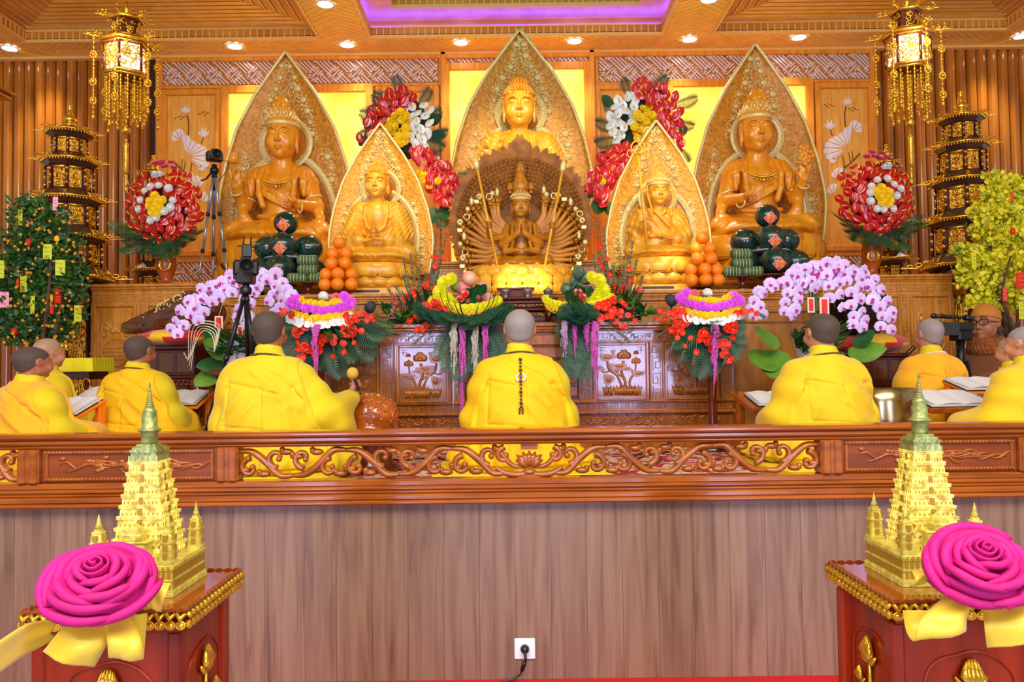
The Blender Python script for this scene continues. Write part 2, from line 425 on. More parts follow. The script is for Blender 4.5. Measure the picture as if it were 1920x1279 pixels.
M['leaflight']=mat('light_leaf',srgb(110,160,50),0.45,c2=srgb(70,124,36),scale=10)
M['stem']=mat('green_stem',srgb(74,112,54),0.5)
M['glad']=mat('gladiolus_bud_stem',srgb(96,130,92),0.5,c2=srgb(120,92,70),scale=16)
M['bark']=mat('bark',srgb(96,70,48),0.85,c2=srgb(64,46,32),scale=20,bump=0.5,bscale=40)
M['redfl']=mat('anthurium_red',srgb(216,22,30),0.22,coat=0.6,c2=srgb(190,12,24),scale=10)
M['pinkredfl']=mat('anthurium_crimson',srgb(226,40,62),0.22,coat=0.5,c2=srgb(204,24,48),scale=10)
M['whitefl']=mat('anthurium_white',srgb(232,240,236),0.3,coat=0.3)
M['spadix']=mat('spadix_yellow',srgb(250,210,90),0.5)
M['yelfl']=mat('chrysanthemum_yellow',srgb(255,218,10),0.6)
M['lemfl']=mat('chrysanthemum_lemon',srgb(240,236,20),0.6)
M['goldfl']=mat('small_daisy_gold',srgb(250,196,10),0.6)
M['whitechr']=mat('chrysanthemum_white',srgb(240,240,238),0.6)
M['magfl']=mat('chrysanthemum_magenta',srgb(246,110,246),0.6,c2=srgb(232,76,236),scale=20)
M['pinkfl']=mat('carnation_pink',srgb(240,110,130),0.6)
M['orangefl']=mat('gladiolus_scarlet',srgb(252,54,12),0.5,c2=srgb(232,30,10),scale=20)
M['orchid']=mat('orchid_petal',srgb(216,186,250),0.5,c2=srgb(236,216,255),scale=10)
M['orchidlip']=mat('orchid_lip',srgb(196,40,140),0.5)
M['amwhite']=mat('amaranth_cream',srgb(226,220,206),0.8,bump=0.8,bscale=220,c2=srgb(190,190,170),scale=90)
M['ampink']=mat('amaranth_pink',srgb(238,110,214),0.8,bump=0.8,bscale=220,c2=srgb(206,80,180),scale=90)
M['amlilac']=mat('amaranth_lilac',srgb(222,180,224),0.8,bump=0.8,bscale=220,c2=srgb(190,150,190),scale=90)
M['orangefruit']=mat('orange_peel',srgb(252,144,14),0.4,coat=0.2,c2=srgb(244,124,6),scale=20,bump=0.3,bscale=240)
M['melon']=mat('watermelon_skin',srgb(22,66,54),0.18,coat=0.5,c2=srgb(12,40,34),scale=8,stretch=(1,1,0.3))
M['label']=None
M['banhtet']=mat('banana_leaf_wrap',srgb(86,116,62),0.55,c2=srgb(58,88,46),scale=10)
M['string']=mat('white_string',srgb(214,214,180),0.7)
M['pomelo']=mat('rosy_fruit_skin',srgb(240,206,150),0.4,c2=srgb(234,120,130),scale=3.0,lo=0.35,hi=0.6)
M['custard']=mat('custard_apple_skin',srgb(120,150,112),0.6,c2=srgb(70,104,78),scale=26,tex='voronoi',bump=1.0,bscale=40,lo=0.1,hi=0.7)
M['mangreen']=mat('green_fruit',srgb(130,170,60),0.4)
M['kumquat']=mat('kumquat_skin',srgb(238,140,20),0.4,c2=srgb(200,150,30),scale=30)
M['darkred']=mat('dark_lacquer',srgb(70,16,14),0.25,coat=0.6)
M['redlac']=mat('red_brown_lacquer',srgb(104,34,16),0.22,coat=0.7,c2=srgb(84,24,12),scale=5)
M['roof']=mat('dark_roof_lacquer',srgb(66,34,28),0.35,coat=0.4)
M['pedwood']=mat('pedestal_red_wood',srgb(160,44,8),0.3,coat=0.15,c2=srgb(120,26,4),scale=5,stretch=(3,3,0.3),spec=0.3)
M['pedtop']=mat('pedestal_top_wood',srgb(150,66,18),0.12,coat=0.9,c2=srgb(128,48,12),scale=5)
M['rose']=mat('magenta_organza',srgb(216,8,130),0.75,c2=srgb(196,4,112),scale=5,sheen=0.0,bump=0.15,bscale=60)
M['ribbon']=mat('yellow_satin',srgb(250,214,60),0.36,c2=srgb(240,200,44),scale=5,sheen=0.3)
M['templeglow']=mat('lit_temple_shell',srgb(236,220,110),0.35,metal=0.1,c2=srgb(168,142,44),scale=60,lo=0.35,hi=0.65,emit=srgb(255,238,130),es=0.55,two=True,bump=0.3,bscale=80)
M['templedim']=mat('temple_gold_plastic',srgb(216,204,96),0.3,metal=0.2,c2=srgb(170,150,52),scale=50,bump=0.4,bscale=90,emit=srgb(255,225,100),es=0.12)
M['templetop']=mat('temple_greenish_gold',srgb(168,176,104),0.3,metal=0.4,c2=srgb(126,132,66),scale=50,bump=0.3,bscale=90)
M['niche']=mat('temple_niche',srgb(170,128,34),0.4,metal=0.2)
M['bronze']=mat('worn_brass',srgb(196,178,130),0.22,metal=0.95,c2=srgb(150,130,84),scale=2,stretch=(9,9,0.7))
M['darkbowl']=mat('dark_bronze',srgb(50,36,30),0.3,metal=0.6)
M['fishdark']=mat('dark_lacquer_fish',srgb(70,34,20),0.12,coat=1.0,c2=srgb(96,48,24),scale=6)
M['fishlight']=mat('amber_lacquer_fish',srgb(190,96,24),0.14,coat=1.0,c2=srgb(150,66,12),scale=9,bump=0.6,bscale=22)
M['cushred']=mat('red_cushion_satin',srgb(224,32,30),0.45,sheen=0.3)
M['cushyel']=mat('yellow_cushion_satin',srgb(250,196,20),0.45,sheen=0.3)
M['redenv']=mat('red_envelope',srgb(232,30,20),0.5,c2=srgb(210,20,14),scale=30)
M['limetag']=mat('lime_paper_tag',srgb(204,222,40),0.6)
M['pinktag']=mat('pink_paper_tag',srgb(240,110,170),0.6,c2=srgb(250,200,210),scale=60)
M['apricot']=mat('apricot_blossom',srgb(238,224,30),0.6,c2=srgb(200,200,24),scale=14)
M['apleaf']=mat('apricot_young_leaf',srgb(150,172,40),0.5)
M['wax']=mat('incense_silver',srgb(190,180,170),0.3,metal=0.8)
M['yclothtable']=mat('yellow_tablecloth',srgb(236,224,20),0.7)
M['grey']=mat('dark_grey_fabric',srgb(60,62,72),0.7)
M['pot']=mat('white_ceramic',srgb(230,228,236),0.2,coat=0.5)
M['matcloth']=mat('yellow_mat_cloth',srgb(240,206,20),0.8)
M['terracotta']=mat('terracotta_vase',srgb(176,84,30),0.3,coat=0.4,c2=srgb(150,64,20),scale=8)
M['soil']=mat('dark_moss',srgb(40,56,30),0.9)
def nodemat(name): 
    m=bpy.data.materials.new(name); m.use_nodes=True; return m,m.node_tree,m.node_tree.nodes['Principled BSDF']
def _laminate():
    m,nt,b=nodemat('laminate_board'); N=nt.nodes; L=nt.links
    tc=N.new('ShaderNodeTexCoord'); sp=N.new('ShaderNodeSeparateXYZ'); L.new(tc.outputs['Object'],sp.inputs[0])
    pl=N.new('ShaderNodeMath'); pl.operation='DIVIDE'; pl.inputs[1].default_value=0.149; L.new(sp.outputs['X'],pl.inputs[0])
    fl=N.new('ShaderNodeMath'); fl.operation='FLOOR'; L.new(pl.outputs[0],fl.inputs[0])
    wn=N.new('ShaderNodeTexWhiteNoise'); wn.noise_dimensions='1D'; L.new(fl.outputs[0],wn.inputs['W'])
    ofs=N.new('ShaderNodeMath'); ofs.operation='MULTIPLY'; ofs.inputs[1].default_value=17.0; L.new(wn.outputs['Value'],ofs.inputs[0])
    cb=N.new('ShaderNodeCombineXYZ'); 
    sx=N.new('ShaderNodeMath'); sx.operation='MULTIPLY'; sx.inputs[1].default_value=26.0; L.new(sp.outputs['X'],sx.inputs[0])
    sz=N.new('ShaderNodeMath'); sz.operation='MULTIPLY'; sz.inputs[1].default_value=1.6; L.new(sp.outputs['Z'],sz.inputs[0])
    az=N.new('ShaderNodeMath'); az.operation='ADD'; L.new(sz.outputs[0],az.inputs[0]); L.new(ofs.outputs[0],az.inputs[1])
    L.new(sx.outputs[0],cb.inputs[0]); L.new(az.outputs[0],cb.inputs[2])
    n=N.new('ShaderNodeTexNoise'); n.inputs['Scale'].default_value=1.0; n.inputs['Detail'].default_value=6; n.inputs['Distortion'].default_value=0.9; L.new(cb.outputs[0],n.inputs['Vector'])
    r=N.new('ShaderNodeValToRGB'); e=r.color_ramp.elements; e[0].position=0.3; e[0].color=srgb(106,77,60); e[1].position=0.62; e[1].color=srgb(144,112,89)
    q=r.color_ramp.elements.new(0.45); q.color=srgb(130,98,78)
    L.new(n.outputs['Fac'],r.inputs['Fac'])
    hv=N.new('ShaderNodeHueSaturation'); L.new(r.outputs['Color'],hv.inputs['Color'])
    mr=N.new('ShaderNodeMapRange'); mr.inputs['To Min'].default_value=0.90; mr.inputs['To Max'].default_value=1.08; L.new(wn.outputs['Value'],mr.inputs['Value']); L.new(mr.outputs[0],hv.inputs['Value'])
    fr=N.new('ShaderNodeMath'); fr.operation='FRACT'; L.new(pl.outputs[0],fr.inputs[0])
    c1=N.new('ShaderNodeMath'); c1.operation='COMPARE'; c1.inputs[1].default_value=0.0; c1.inputs[2].default_value=0.013; L.new(fr.outputs[0],c1.inputs[0])
    mx=N.new('ShaderNodeMixRGB'); mx.inputs[2].default_value=srgb(84,54,38); L.new(c1.outputs[0],mx.inputs[0]); L.new(hv.outputs['Color'],mx.inputs[1])
    L.new(mx.outputs[0],b.inputs['Base Color']); b.inputs['Roughness'].default_value=0.42
    return m
M['lam']=_laminate()
def _carpet():
    m,nt,b=nodemat('patterned_carpet'); N=nt.nodes; L=nt.links
    tc=N.new('ShaderNodeTexCoord'); n=N.new('ShaderNodeTexNoise'); n.inputs['Scale'].default_value=7.0; n.inputs['Detail'].default_value=5; n.inputs['Distortion'].default_value=2.5
    L.new(tc.outputs['Object'],n.inputs['Vector'])
    r=N.new('ShaderNodeValToRGB'); r.color_ramp.interpolation='CONSTANT'; e=r.color_ramp.elements
    e[0].position=0; e[0].color=srgb(178,20,50); e[1].position=0.51; e[1].color=srgb(222,204,180)
    q=e.new(0.66); q.color=srgb(160,110,80)
    L.new(n.outputs['Fac'],r.inputs['Fac']); L.new(r.outputs['Color'],b.inputs['Base Color']); b.inputs['Roughness'].default_value=0.9
    return m
M['carpet']=_carpet()
def _paper():
    m,nt,b=nodemat('printed_page'); N=nt.nodes; L=nt.links
    tc=N.new('ShaderNodeTexCoord'); mp=N.new('ShaderNodeMapping'); mp.inputs['Scale'].default_value=(160,1,1); L.new(tc.outputs['Object'],mp.inputs['Vector'])
    wv=N.new('ShaderNodeTexWave'); wv.bands_direction='Y'; wv.inputs['Scale'].default_value=24.0; wv.inputs['Distortion'].default_value=0; L.new(tc.outputs['Object'],wv.inputs['Vector'])
    n=N.new('ShaderNodeTexNoise'); n.inputs['Scale'].default_value=1.0; L.new(mp.outputs['Vector'],n.inputs['Vector'])
    mu=N.new('ShaderNodeMath'); mu.operation='MULTIPLY'; L.new(wv.outputs['Fac'],mu.inputs[0]); L.new(n.outputs['Fac'],mu.inputs[1])
    r=N.new('ShaderNodeValToRGB'); e=r.color_ramp.elements; e[0].position=0.36; e[0].color=srgb(238,240,250); e[1].position=0.6; e[1].color=srgb(150,156,186)
    L.new(mu.outputs[0],r.inputs['Fac']); L.new(r.outputs['Color'],b.inputs['Base Color']); b.inputs['Roughness'].default_value=0.6
    return m
M['paper']=_paper()
# ---------------------------------------------------------------- the setting
XC=0.08; PZ0=0.71; WY=8.5; CZ=4.70; SY=8.07
def struct(mb,name,mats,parent=None):
    o=mb.build(name,mats,parent)
    if parent is None: o['kind']='structure'
    return o
def onplane(px,py,z):
    a=P(px,py,1.0); k=(z-EZ)/(a.z-EZ); return Vector((a.x*k,k,z))
struct(MB().box((-7,-6.5,-0.1),(7,3.40,0.0)),'floor',M['tile'])
run=struct(MB().box((-7,2.75,0.0),(7,3.343,0.006)),'floor_runner',M['redcarpet'])
struct(MB().box((-7,3.345,0.0),(7,3.40,0.742)),'wall_platform',M['lam'])
struct(MB().box((-7,3.40,0.0),(7,8.6,PZ0)),'floor_platform',M['carpet'])
# ---- back wall
wall=MB().box((-7,WY+0.06,PZ0),(7,WY+0.2,4.9)).build('wall_back',M['slatgap']); wall['kind']='structure'
def W2(px,py): q=P(px,py,WY); return q.x,q.z
def rect(px0,px1,py0,py1):
    x0,_=W2(px0,(py0+py1)/2); x1,_=W2(px1,(py0+py1)/2); pm=(px0+px1)/2
    return x0,x1,W2(pm,py1)[1],W2(pm,py0)[1]
mb=MB()
xl=W2(298,300)[0]; xr=W2(1640,300)[0]
def slats(x0,x1):
    n=int((x1-x0)/0.114)
    for i in range(n):
        a=x0+i*0.114; w=0.105
        V=[];m=7
        for j in range(m):
            t=j/(m-1); x=a+w*t; y=WY+0.055-0.045*math.sin(PI*t)**0.4
            V+=[(x,y,PZ0),(x,y,4.69)]
        mb.add(V,[(2*j,2*j+2,2*j+3,2*j+1) for j in range(m-1)],0,True)
slats(xl-0.114*26,xl-0.01); slats(xr+0.02,xr+0.114*26)
mb.build('slat_cladding',M['slat'],wall)
# panelled centre
mb=MB(); mb.box((xl,WY+0.03,PZ0),(xr,WY+0.06,4.72)); mb.build('panel_backing',M['wallwood'],wall)
fr=MB()
def frame(r,w=0.05,d=0.03):
    x0,x1,z0,z1=r
    for a,b in (((x0-w,WY-d,z0-w),(x0,WY+.04,z1+w)),((x1,WY-d,z0-w),(x1+w,WY+.04,z1+w)),((x0,WY-d,z1),(x1,WY+.04,z1+w)),((x0,WY-d,z0-w),(x1,WY+.04,z0))):
        fr.bbox(a,b,0.008)
def lattice(r,name):
    x0,x1,z0,z1=r; mb=MB(); c=0.155; bw=0.017; pitch=0.031; H=(z1-z0)
    def clipbar(cx,cz,L,ang):
        dx=math.cos(ang)*L/2; dz=math.sin(ang)*L/2; t0,t1=-1.0,1.0
        for p,d,lo,hi in ((cx,dx,x0+.008,x1-.008),(cz,dz,z0+.008,z1-.008)):
            if abs(d)<1e-9: continue
            a=(lo-p)/d; b=(hi-p)/d; a,b=min(a,b),max(a,b); t0=max(t0,a); t1=min(t1,b)
        if t1-t0<0.04: return
        ax,az,bx,bz=cx+dx*t0,cz+dz*t0,cx+dx*t1,cz+dz*t1
        l=math.hypot(bx-ax,bz-az)+1e-9; nx=-(bz-az)/l*bw/2; nz=(bx-ax)/l*bw/2
        V=[(ax+nx,WY,az+nz),(ax-nx,WY,az-nz),(bx-nx,WY,bz-nz),(bx+nx,WY,bz+nz)]
        V=[(x,WY-(.0012 if ang<0 else 0)-.0003*(len(mb.v)%7),z) for x,y,z in V]; V2=[(x,WY+.03,z) for x,y,z in V]
        mb.add(V+V2,[(0,1,2,3),(0,4,5,1),(1,5,6,2),(2,6,7,3),(3,7,4,0)],0,False)
    n=int((x1-x0)/c*1.5)+6
    for i in range(-4,n):
        for j in range(-n,n):
            ux=(i*c+j*c)/math.sqrt(2)+x0; uz=(i*c-j*c)/math.sqrt(2)*1.0+z0
            if not(x0-.2<ux<x1+.2 and z0-.2<uz<z1+.2): continue
            if (i+j)%2==0:
                for k in (-1.5,-.5,.5,1.5): clipbar(ux+k*pitch*.707,uz+k*pitch*.707,c*1.55,-PI/4)
            else:
                for k in (-2,-1,0,1,2):
                    for s in ((-.3,.42),(.36,.3)) if k%2 else ((0,.8),):
                        clipbar(ux+(k*pitch*.9-s[0]*c)*.707*1.0,uz+(-k*pitch*.9-s[0]*c)*.707,c*s[1]*1.1,PI/4)
    mb.build(name,M['lattice'],wall)
    q=MB().box((x0,WY+.025,z0),(x1,WY+.035,z1)); q.build('lattice_ground',M['latticeback'],wall)
for nm,r in (('lattice',rect(305,822,112,158)),('lattice',rect(1122,1637,100,151)),('lattice',rect(840,1104,106,117)),('lattice',rect(312,420,492,528)),('lattice',rect(1525,1632,480,516))):
    lattice(r,nm); frame(r,0.035,0.01)
for r in (rect(430,687,175,500),rect(845,1097,132,500),rect(1265,1513,163,500)):
    g=MB().box((r[0],WY+.0,r[2]),(r[1],WY+.02,r[3])).build('lit_panel',M['glow'],wall); frame(r,0.085,0.035)
lotR=[rect(312,404,178,470),rect(1541,1631,165,460)]
for r in lotR+[rect(716,815,172,520),rect(1128,1250,168,520)]: frame(r,0.06,0.02)
for px in (831,1109): 
    x=W2(px,105)[0]; fr.bbox((x-.03,WY-.05,PZ0),(x+.03,WY+.04,4.7),.008)
fr.bbox((xl-.03,WY-.03,PZ0),(xl+.03,WY+.05,4.7),.008); fr.bbox((xr-.03,WY-.03,PZ0),(xr+.03,WY+.05,4.7),.008)
fr.bbox((xl,WY-.04,4.63),(xr,WY+.04,4.69),.01)
fr.build('panel_frame',M['wallframe'],wall)
# white lotus inlay of the two narrow panels (left one drawn, right one mirrored)
def lotus_inlay(mir):
    wh=MB(); br=MB()
    def q(px,py):
        x,z=W2(px,py)
        return (2*XC-x if mir else x),z
    def poly(pts,mbx=wh,d=.005):
        mbx.prism([q(*p) for p in pts],WY+.03-d-.0004*(len(mbx.f)%9),WY+.04)
    def line(pts,w=.007): br.tube([(q(*p)[0],WY+.028,q(*p)[1]) for p in spline([(a,b,0) for a,b in pts],5)] if False else [(q(a,b)[0],WY+.028,q(a,b)[1]) for a,b in pts],w,6)
    def fan(c,rim):
        for i in range(len(rim)-1):
            a,b=rim[i],rim[i+1]; s=.06
            A=(a[0]+(b[0]-a[0])*s,a[1]+(b[1]-a[1])*s); B=(b[0]-(b[0]-a[0])*s,b[1]-(b[1]-a[1])*s)
            C0=(c[0]+(A[0]-c[0])*.16,c[1]+(A[1]-c[1])*.16); C1=(c[0]+(B[0]-c[0])*.16,c[1]+(B[1]-c[1])*.16)
            m=((A[0]+B[0])/2,(A[1]+B[1])/2); bul=(m[0]+(m[0]-c[0])*.06,m[1]+(m[1]-c[1])*.06)
            poly([(c[0]+(m[0]-c[0])*.2,c[1]+(m[1]-c[1])*.2),A,bul,B])
    fan((346,293),[(339,257),(347,252),(357,262),(366,268),(376,273),(385,278),(391,290),(391,303),(384,314),(376,314)])
    fan((338,262),[(322,264),(320,252),(327,243),(337,240),(343,247),(346,257)])
    for c,s in (((347,202),1.0),((381,245),1.25),((377,313),.8)):
        for a in (-.9,-.3,.3,.9):
            ca,sa=math.sin(a),math.cos(a); w=3.0*s; L=11*s
            b0=(c[0]+ca*1.5*s,c[1]+9*s)
            poly([(b0[0],b0[1]),(b0[0]+ca*L*.5-w,b0[1]-sa*L*.7),(b0[0]+ca*L*.75,b0[1]-sa*L*1.5),(b0[0]+ca*L*.5+w*.4,b0[1]-sa*L*.7)])
    fan((372,352),[(351,346),(354,332),(364,328),(374,332),(380,344)])
    fan((377,380),[(368,362),(376,358),(386,363),(390,376)])
    line([(349,214),(352,230),(351,252)]); line([(379,257),(376,268)]); line([(340,297),(338,315)],.005); line([(346,300),(343,318)],.005)
    line([(358,304),(355,325),(357,340)]); line([(325,303),(340,318),(356,330)],.009)
    for c in ((334,220),(379,212)):
        for dx,dy,l in ((-9,1,4),(-4,-1,4),(0,-3,4),(1,3,4),(5,0,4),(8,-2,3)): line([(c[0]+dx,c[1]+dy),(c[0]+dx+l,c[1]+dy-1.5)],.004)
    wh.build('white_lotus_inlay',M['lotuswhite'],wall); br.build('lotus_groove',M['inkline'],wall)
lotus_inlay(False); lotus_inlay(True)
# ---- ceiling
ceil=bpy.data.objects.new('ceiling',None); COL.objects.link(ceil); ceil['kind']='structure'
CB=3.6
xs=[onplane(46,77,CZ).x,onplane(598,72,CZ).x,onplane(694,72,CZ).x,onplane(1249,62,CZ).x,onplane(1345,61.5,CZ).x,onplane(1889,51,CZ).x]
xs=[xs[0],xs[1],xs[2],2*XC-xs[2],2*XC-xs[1],2*XC-xs[0]]
sof=MB()
sof.box((-7,SY,CZ),(7,WY+.1,CZ+.03)); sof.box((-7,2.4,CZ),(7,CB,CZ+.03))
for a,b in ((-7,xs[0]),(xs[1],xs[2]),(xs[3],xs[4]),(xs[5],7)): sof.box((a,CB,CZ),(b,SY,CZ+.03))
sof.box((-7,2.4,5.1),(7,8.6,5.12))
sof.build('soffit_board',M['ceil'],ceil)
rid=MB()
def strip(p,q,z,w=.008,d=.006):
    p=Vector(p);q=Vector(q); t=(q-p).normalized(); n=Vector((-t.y,t.x))*w
    V=[(p.x+n.x,p.y+n.y,z-d),(p.x-n.x,p.y-n.y,z-d),(q.x-n.x,q.y-n.y,z-d),(q.x+n.x,q.y+n.y,z-d)]
    rid.add(V+[(a,b,z+.01) for a,b,c in V],[(0,1,2,3),(0,4,5,1),(2,6,7,3),(1,5,6,2),(3,7,4,0)],0,False)
ym=(SY+WY)/2
for sec in ((-7,xs[0]),(xs[0],xs[1]),(xs[1],xs[2]),(xs[2],XC),(XC,xs[3]),(xs[3],xs[4]),(xs[4],xs[5]),(xs[5],7)):
    sg=1 if (sec[0]+sec[1])/2<XC else -1
    if sec in ((xs[0],xs[1]),(xs[4],xs[5])): pass
    n=int((sec[1]-sec[0])/.085)
    for i in range(n+1):
        x=sec[0]+i*.085
        x2=x+sg*.2
        if sec[0]<=x2<=sec[1]: strip((x2,SY+.03),(x,ym),CZ); strip((x,ym),(x2,WY-.03),CZ)
for a,b in ((xs[1],xs[2]),(xs[3],xs[4])):
    m=(a+b)/2; n=int((SY-6.6)/.085)
    for i in range(n):
        y=6.6+i*.085; strip((a+.01,y+.2 if y+.2<SY else SY),(m,y),CZ); strip((m,y),(b-.01,min(y+.2,SY)),CZ)
rid.build('herringbone_ridge',M['ceiltrim'],ceil)
rec=MB(); tr=MB(); den=MB()
def ringboards(x0,x1,y0,y1,z):
    k=0; ins=0.0
    while ins<0.85:
        w=.062
        for mi,a,b,dz in ((0,ins,ins+w,0),(3,ins+w,ins+w+.009,.004),(1,ins+w+.009,ins+w+.023,-.006)):
            A=[(x0+a,y0+a),(x1-a,y0+a),(x1-a,y1-a),(x0+a,y1-a)]; B=[(x0+b,y0+b),(x1-b,y0+b),(x1-b,y1-b),(x0+b,y1-b)]
            for i in range(4):
                j=(i+1)%4; rec.add([(*A[i],z+dz),(*A[j],z+dz),(*B[j],z+dz),(*B[i],z+dz)],[(3,2,1,0)],(mi if mi else (0 if i in (0,2) else 2)),False)  # side boards take the darker material: their turned-away shade put into colour
        ins+=w+.023
    rec.add([(x0+ins,y0+ins,z),(x1-ins,y0+ins,z),(x1-ins,y1-ins,z),(x0+ins,y1-ins,z)],[(3,2,1,0)],0,False)
def dentils(x0,x1,y0,y1,z0,z1):
    t=.02
    den.box((x0-t,y1,z0),(x1+t,y1+t,z1)); den.box((x0-t,y0-t,z0),(x1+t,y0,z1)); den.box((x0-t,y0,z0),(x0,y1,z1)); den.box((x1,y0,z0),(x1+t,y1,z1))
    n=int((x1-x0)/.07)
    for i in range(n+1):
        x=x0+(x1-x0)*i/n; tr.box((x-.006,y1-.006,z0+.01),(x+.006,y1+.002,z1-.01))
    n=int((y1-6.5)/.07)
    for i in range(n):
        y=y1-.04-i*.07
        tr.box((x0-.002,y-.006,z0+.01),(x0+.006,y+.006,z1-.01)); tr.box((x1-.006,y-.006,z0+.01),(x1+.002,y+.006,z1-.01))
    for z,h,pr in ((z0-.006,.024,.012),(z1-.02,.018,.015)):
        tr.box((x0-t,y1-pr,z),(x1+t,y1+t,z+h)); tr.box((x0-t,y0,z),(x0+pr,y1,z+h)); tr.box((x1-pr,y0,z),(x1+t,y1,z+h))
    tr.box((x0-.03,y1-.01,z0-.012),(x1+.03,y1+.03,z0))
for a,b in ((xs[0],xs[1]),(xs[4],xs[5])):
    ringboards(a,b,CB,SY,CZ+.115); dentils(a,b,CB,SY,CZ,CZ+.115)
a,b=xs[2],xs[3]
dentils(a,b,CB,SY,CZ,CZ+.11); 
den.box((a-.02,SY+.03,CZ+.11),(b+.02,SY+.05,CZ+.19)); den.box((a-.05,CB,CZ+.11),(a-.03,SY+.05,CZ+.19)); den.box((b+.03,CB,CZ+.11),(b+.05,SY+.05,CZ+.19))
I=.27
rec.box((a-.05,SY-I,CZ+.18),(b+.05,SY+.05,CZ+.2)); rec.box((a-.05,CB,CZ+.18),(a+I,SY-I,CZ+.2)); rec.box((b-I,CB,CZ+.18),(b+.05,SY-I,CZ+.2))
dentils(a+I,b-I,CB,SY-I,CZ+.19,CZ+.29)
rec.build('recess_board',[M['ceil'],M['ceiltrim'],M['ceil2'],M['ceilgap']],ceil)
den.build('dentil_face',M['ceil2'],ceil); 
tr.box((-7,WY-.05,CZ-.03),(7,WY+.02,CZ)); tr.build('ceiling_moulding',M['ceiltrim'],ceil)
MB().box((a+I-.02,CB,CZ+.29),(b-I+.02,SY-I+.02,CZ+.31)).build('green_glow_ceiling',M['green'],ceil)
led=MB()
led.box((a,SY+.012,CZ+.112),(b,SY+.024,CZ+.12)); led.box((a-.024,5.5,CZ+.112),(a-.012,SY,CZ+.12)); led.box((b+.012,5.5,CZ+.112),(b+.024,SY,CZ+.12))
led.build('purple_led_strip',M['ledpurple'],ceil)
# ---- recessed ceiling lamps
DL=[((18,91),'leftmost downlight, over the slatted wall by the left lantern'),((440,87),'downlight between the left lantern and the left statue point'),((651,84),'downlight in the soffit right of the left statue point'),
((864,80),'downlight just left of the central mandorla tip'),((1077,77),'downlight just right of the central mandorla tip'),((1293,74),'downlight in the soffit left of the right statue point'),
((1498,70),'downlight between the right statue point and the right lantern'),((1915,68),'rightmost downlight, over the slatted wall at the right edge'),((610,8),'downlight in the ceiling beam left of the purple recess'),((1330,-1),'downlight in the ceiling beam right of the purple recess')]
def downlight():
    t=thing('downlight','x','ceiling lamp',group='recessed ceiling lamps')
    MB().lathe([(.072,-.004),(.088,-.006),(.092,0.0)],28,cap=False).build('trim_ring',M['white'],t)
    MB().lathe([(0.0,-.003),(.072,-.003),(.074,.0)],28).build('diffuser',M['led'],t)
    return t
d0=downlight()
for i,((px,py),lb) in enumerate(DL):
    o=d0 if i==0 else copy_tree(d0)
    q=onplane(px,py,CZ-.007); put(o,q,label=lb+' in the wooden ceiling' if len(lb.split())<9 else lb)
# ---- balustrade along the platform edge
bal=thing('balustrade','carved varnished wooden balustrade along the front edge of the platform','balustrade',(XC-.014,3.32,PZ0))
zc0=.333; zo1=.268; zo0=.128; zb0=.03
mb=MB(); 
for (y0,y1,z0,z1) in ((-.02,.10,.31,.333),(-.005,.085,.285,.312),(.005,.075,.268,.286)): mb.bbox((-5,y0,z0),(5,y1,z1),.008)
mb.build('top_rail',M['rail'],bal)
mb=MB()
for (y0,y1,z0,z1) in ((.0,.08,.10,.128),(-.008,.08,.085,.102),(-.003,.08,.07,.086),(-.016,.08,.045,.071),(-.026,.08,.028,.046)): mb.bbox((-5,y0,z0),(5,y1,z1),.006)
mb.build('bottom_rail',M['rail'],bal)
for sx in (-1,1):
    for px in (1.256,2.082):
        mb=MB(); x=sx*px
        mb.bbox((x-.045,-.004,.128),(x+.045,.085,.27),.006); 
        for k in (-.024,.024): mb.bbox((x+k-.016,-.014,.13),(x+k+.016,.0,.268),.005)
        mb.build('post',M['rail'],bal)
    x0,x1=(1.301,2.037); x0,x1=(x0,x1) if sx>0 else (-x1,-x0)
    pn=MB().bbox((x0,.02,.128),(x1,.07,.27),.004).build('carved_panel',M['railpanel'],bal)
    cv=MB()
    for a,b in (((x0+.015,.012,.248),(x1-.015,.022,.262)),((x0+.015,.012,.136),(x1-.015,.022,.15)),((x0+.015,.012,.136),(x0+.03,.022,.262)),((x1-.03,.012,.136),(x1-.015,.022,.262))): cv.bbox(a,b,.004)
    rr=random.Random(5)
    for i in range(46):
        t=i/45; x=x0+.02+(x1-x0-.04)*t
        for z in (.255,.143): cv.ball((x,.012,z),(.007,.005,.006),6,4)
    xm=(x0+x1)/2
    for i in range(26):
        u=rr.gauss(0,.16); u=max(-.3,min(.3,u)); z=.2+rr.gauss(0,.013)*(1-abs(u)/.4); L=rr.uniform(.04,.09); am=rr.uniform(.006,.016); ph=rr.uniform(0,6)
        pts=[(xm+u+(j/7-.5)*L*2,.018,z+am*math.sin(j/7*5+ph)) for j in range(8)]
        cv.tube(pts,[.002+.004*math.sin(PI*j/7) for j in range(8)],6)
    for i in range(16):
        u=rr.gauss(0,.15); u=max(-.28,min(.28,u)); cv.ball((xm+u,.018,.2+rr.gauss(0,.014)),(.016,.007,.009),8,5)
    cv.build('panel_carving',M['railcarve'],pn)
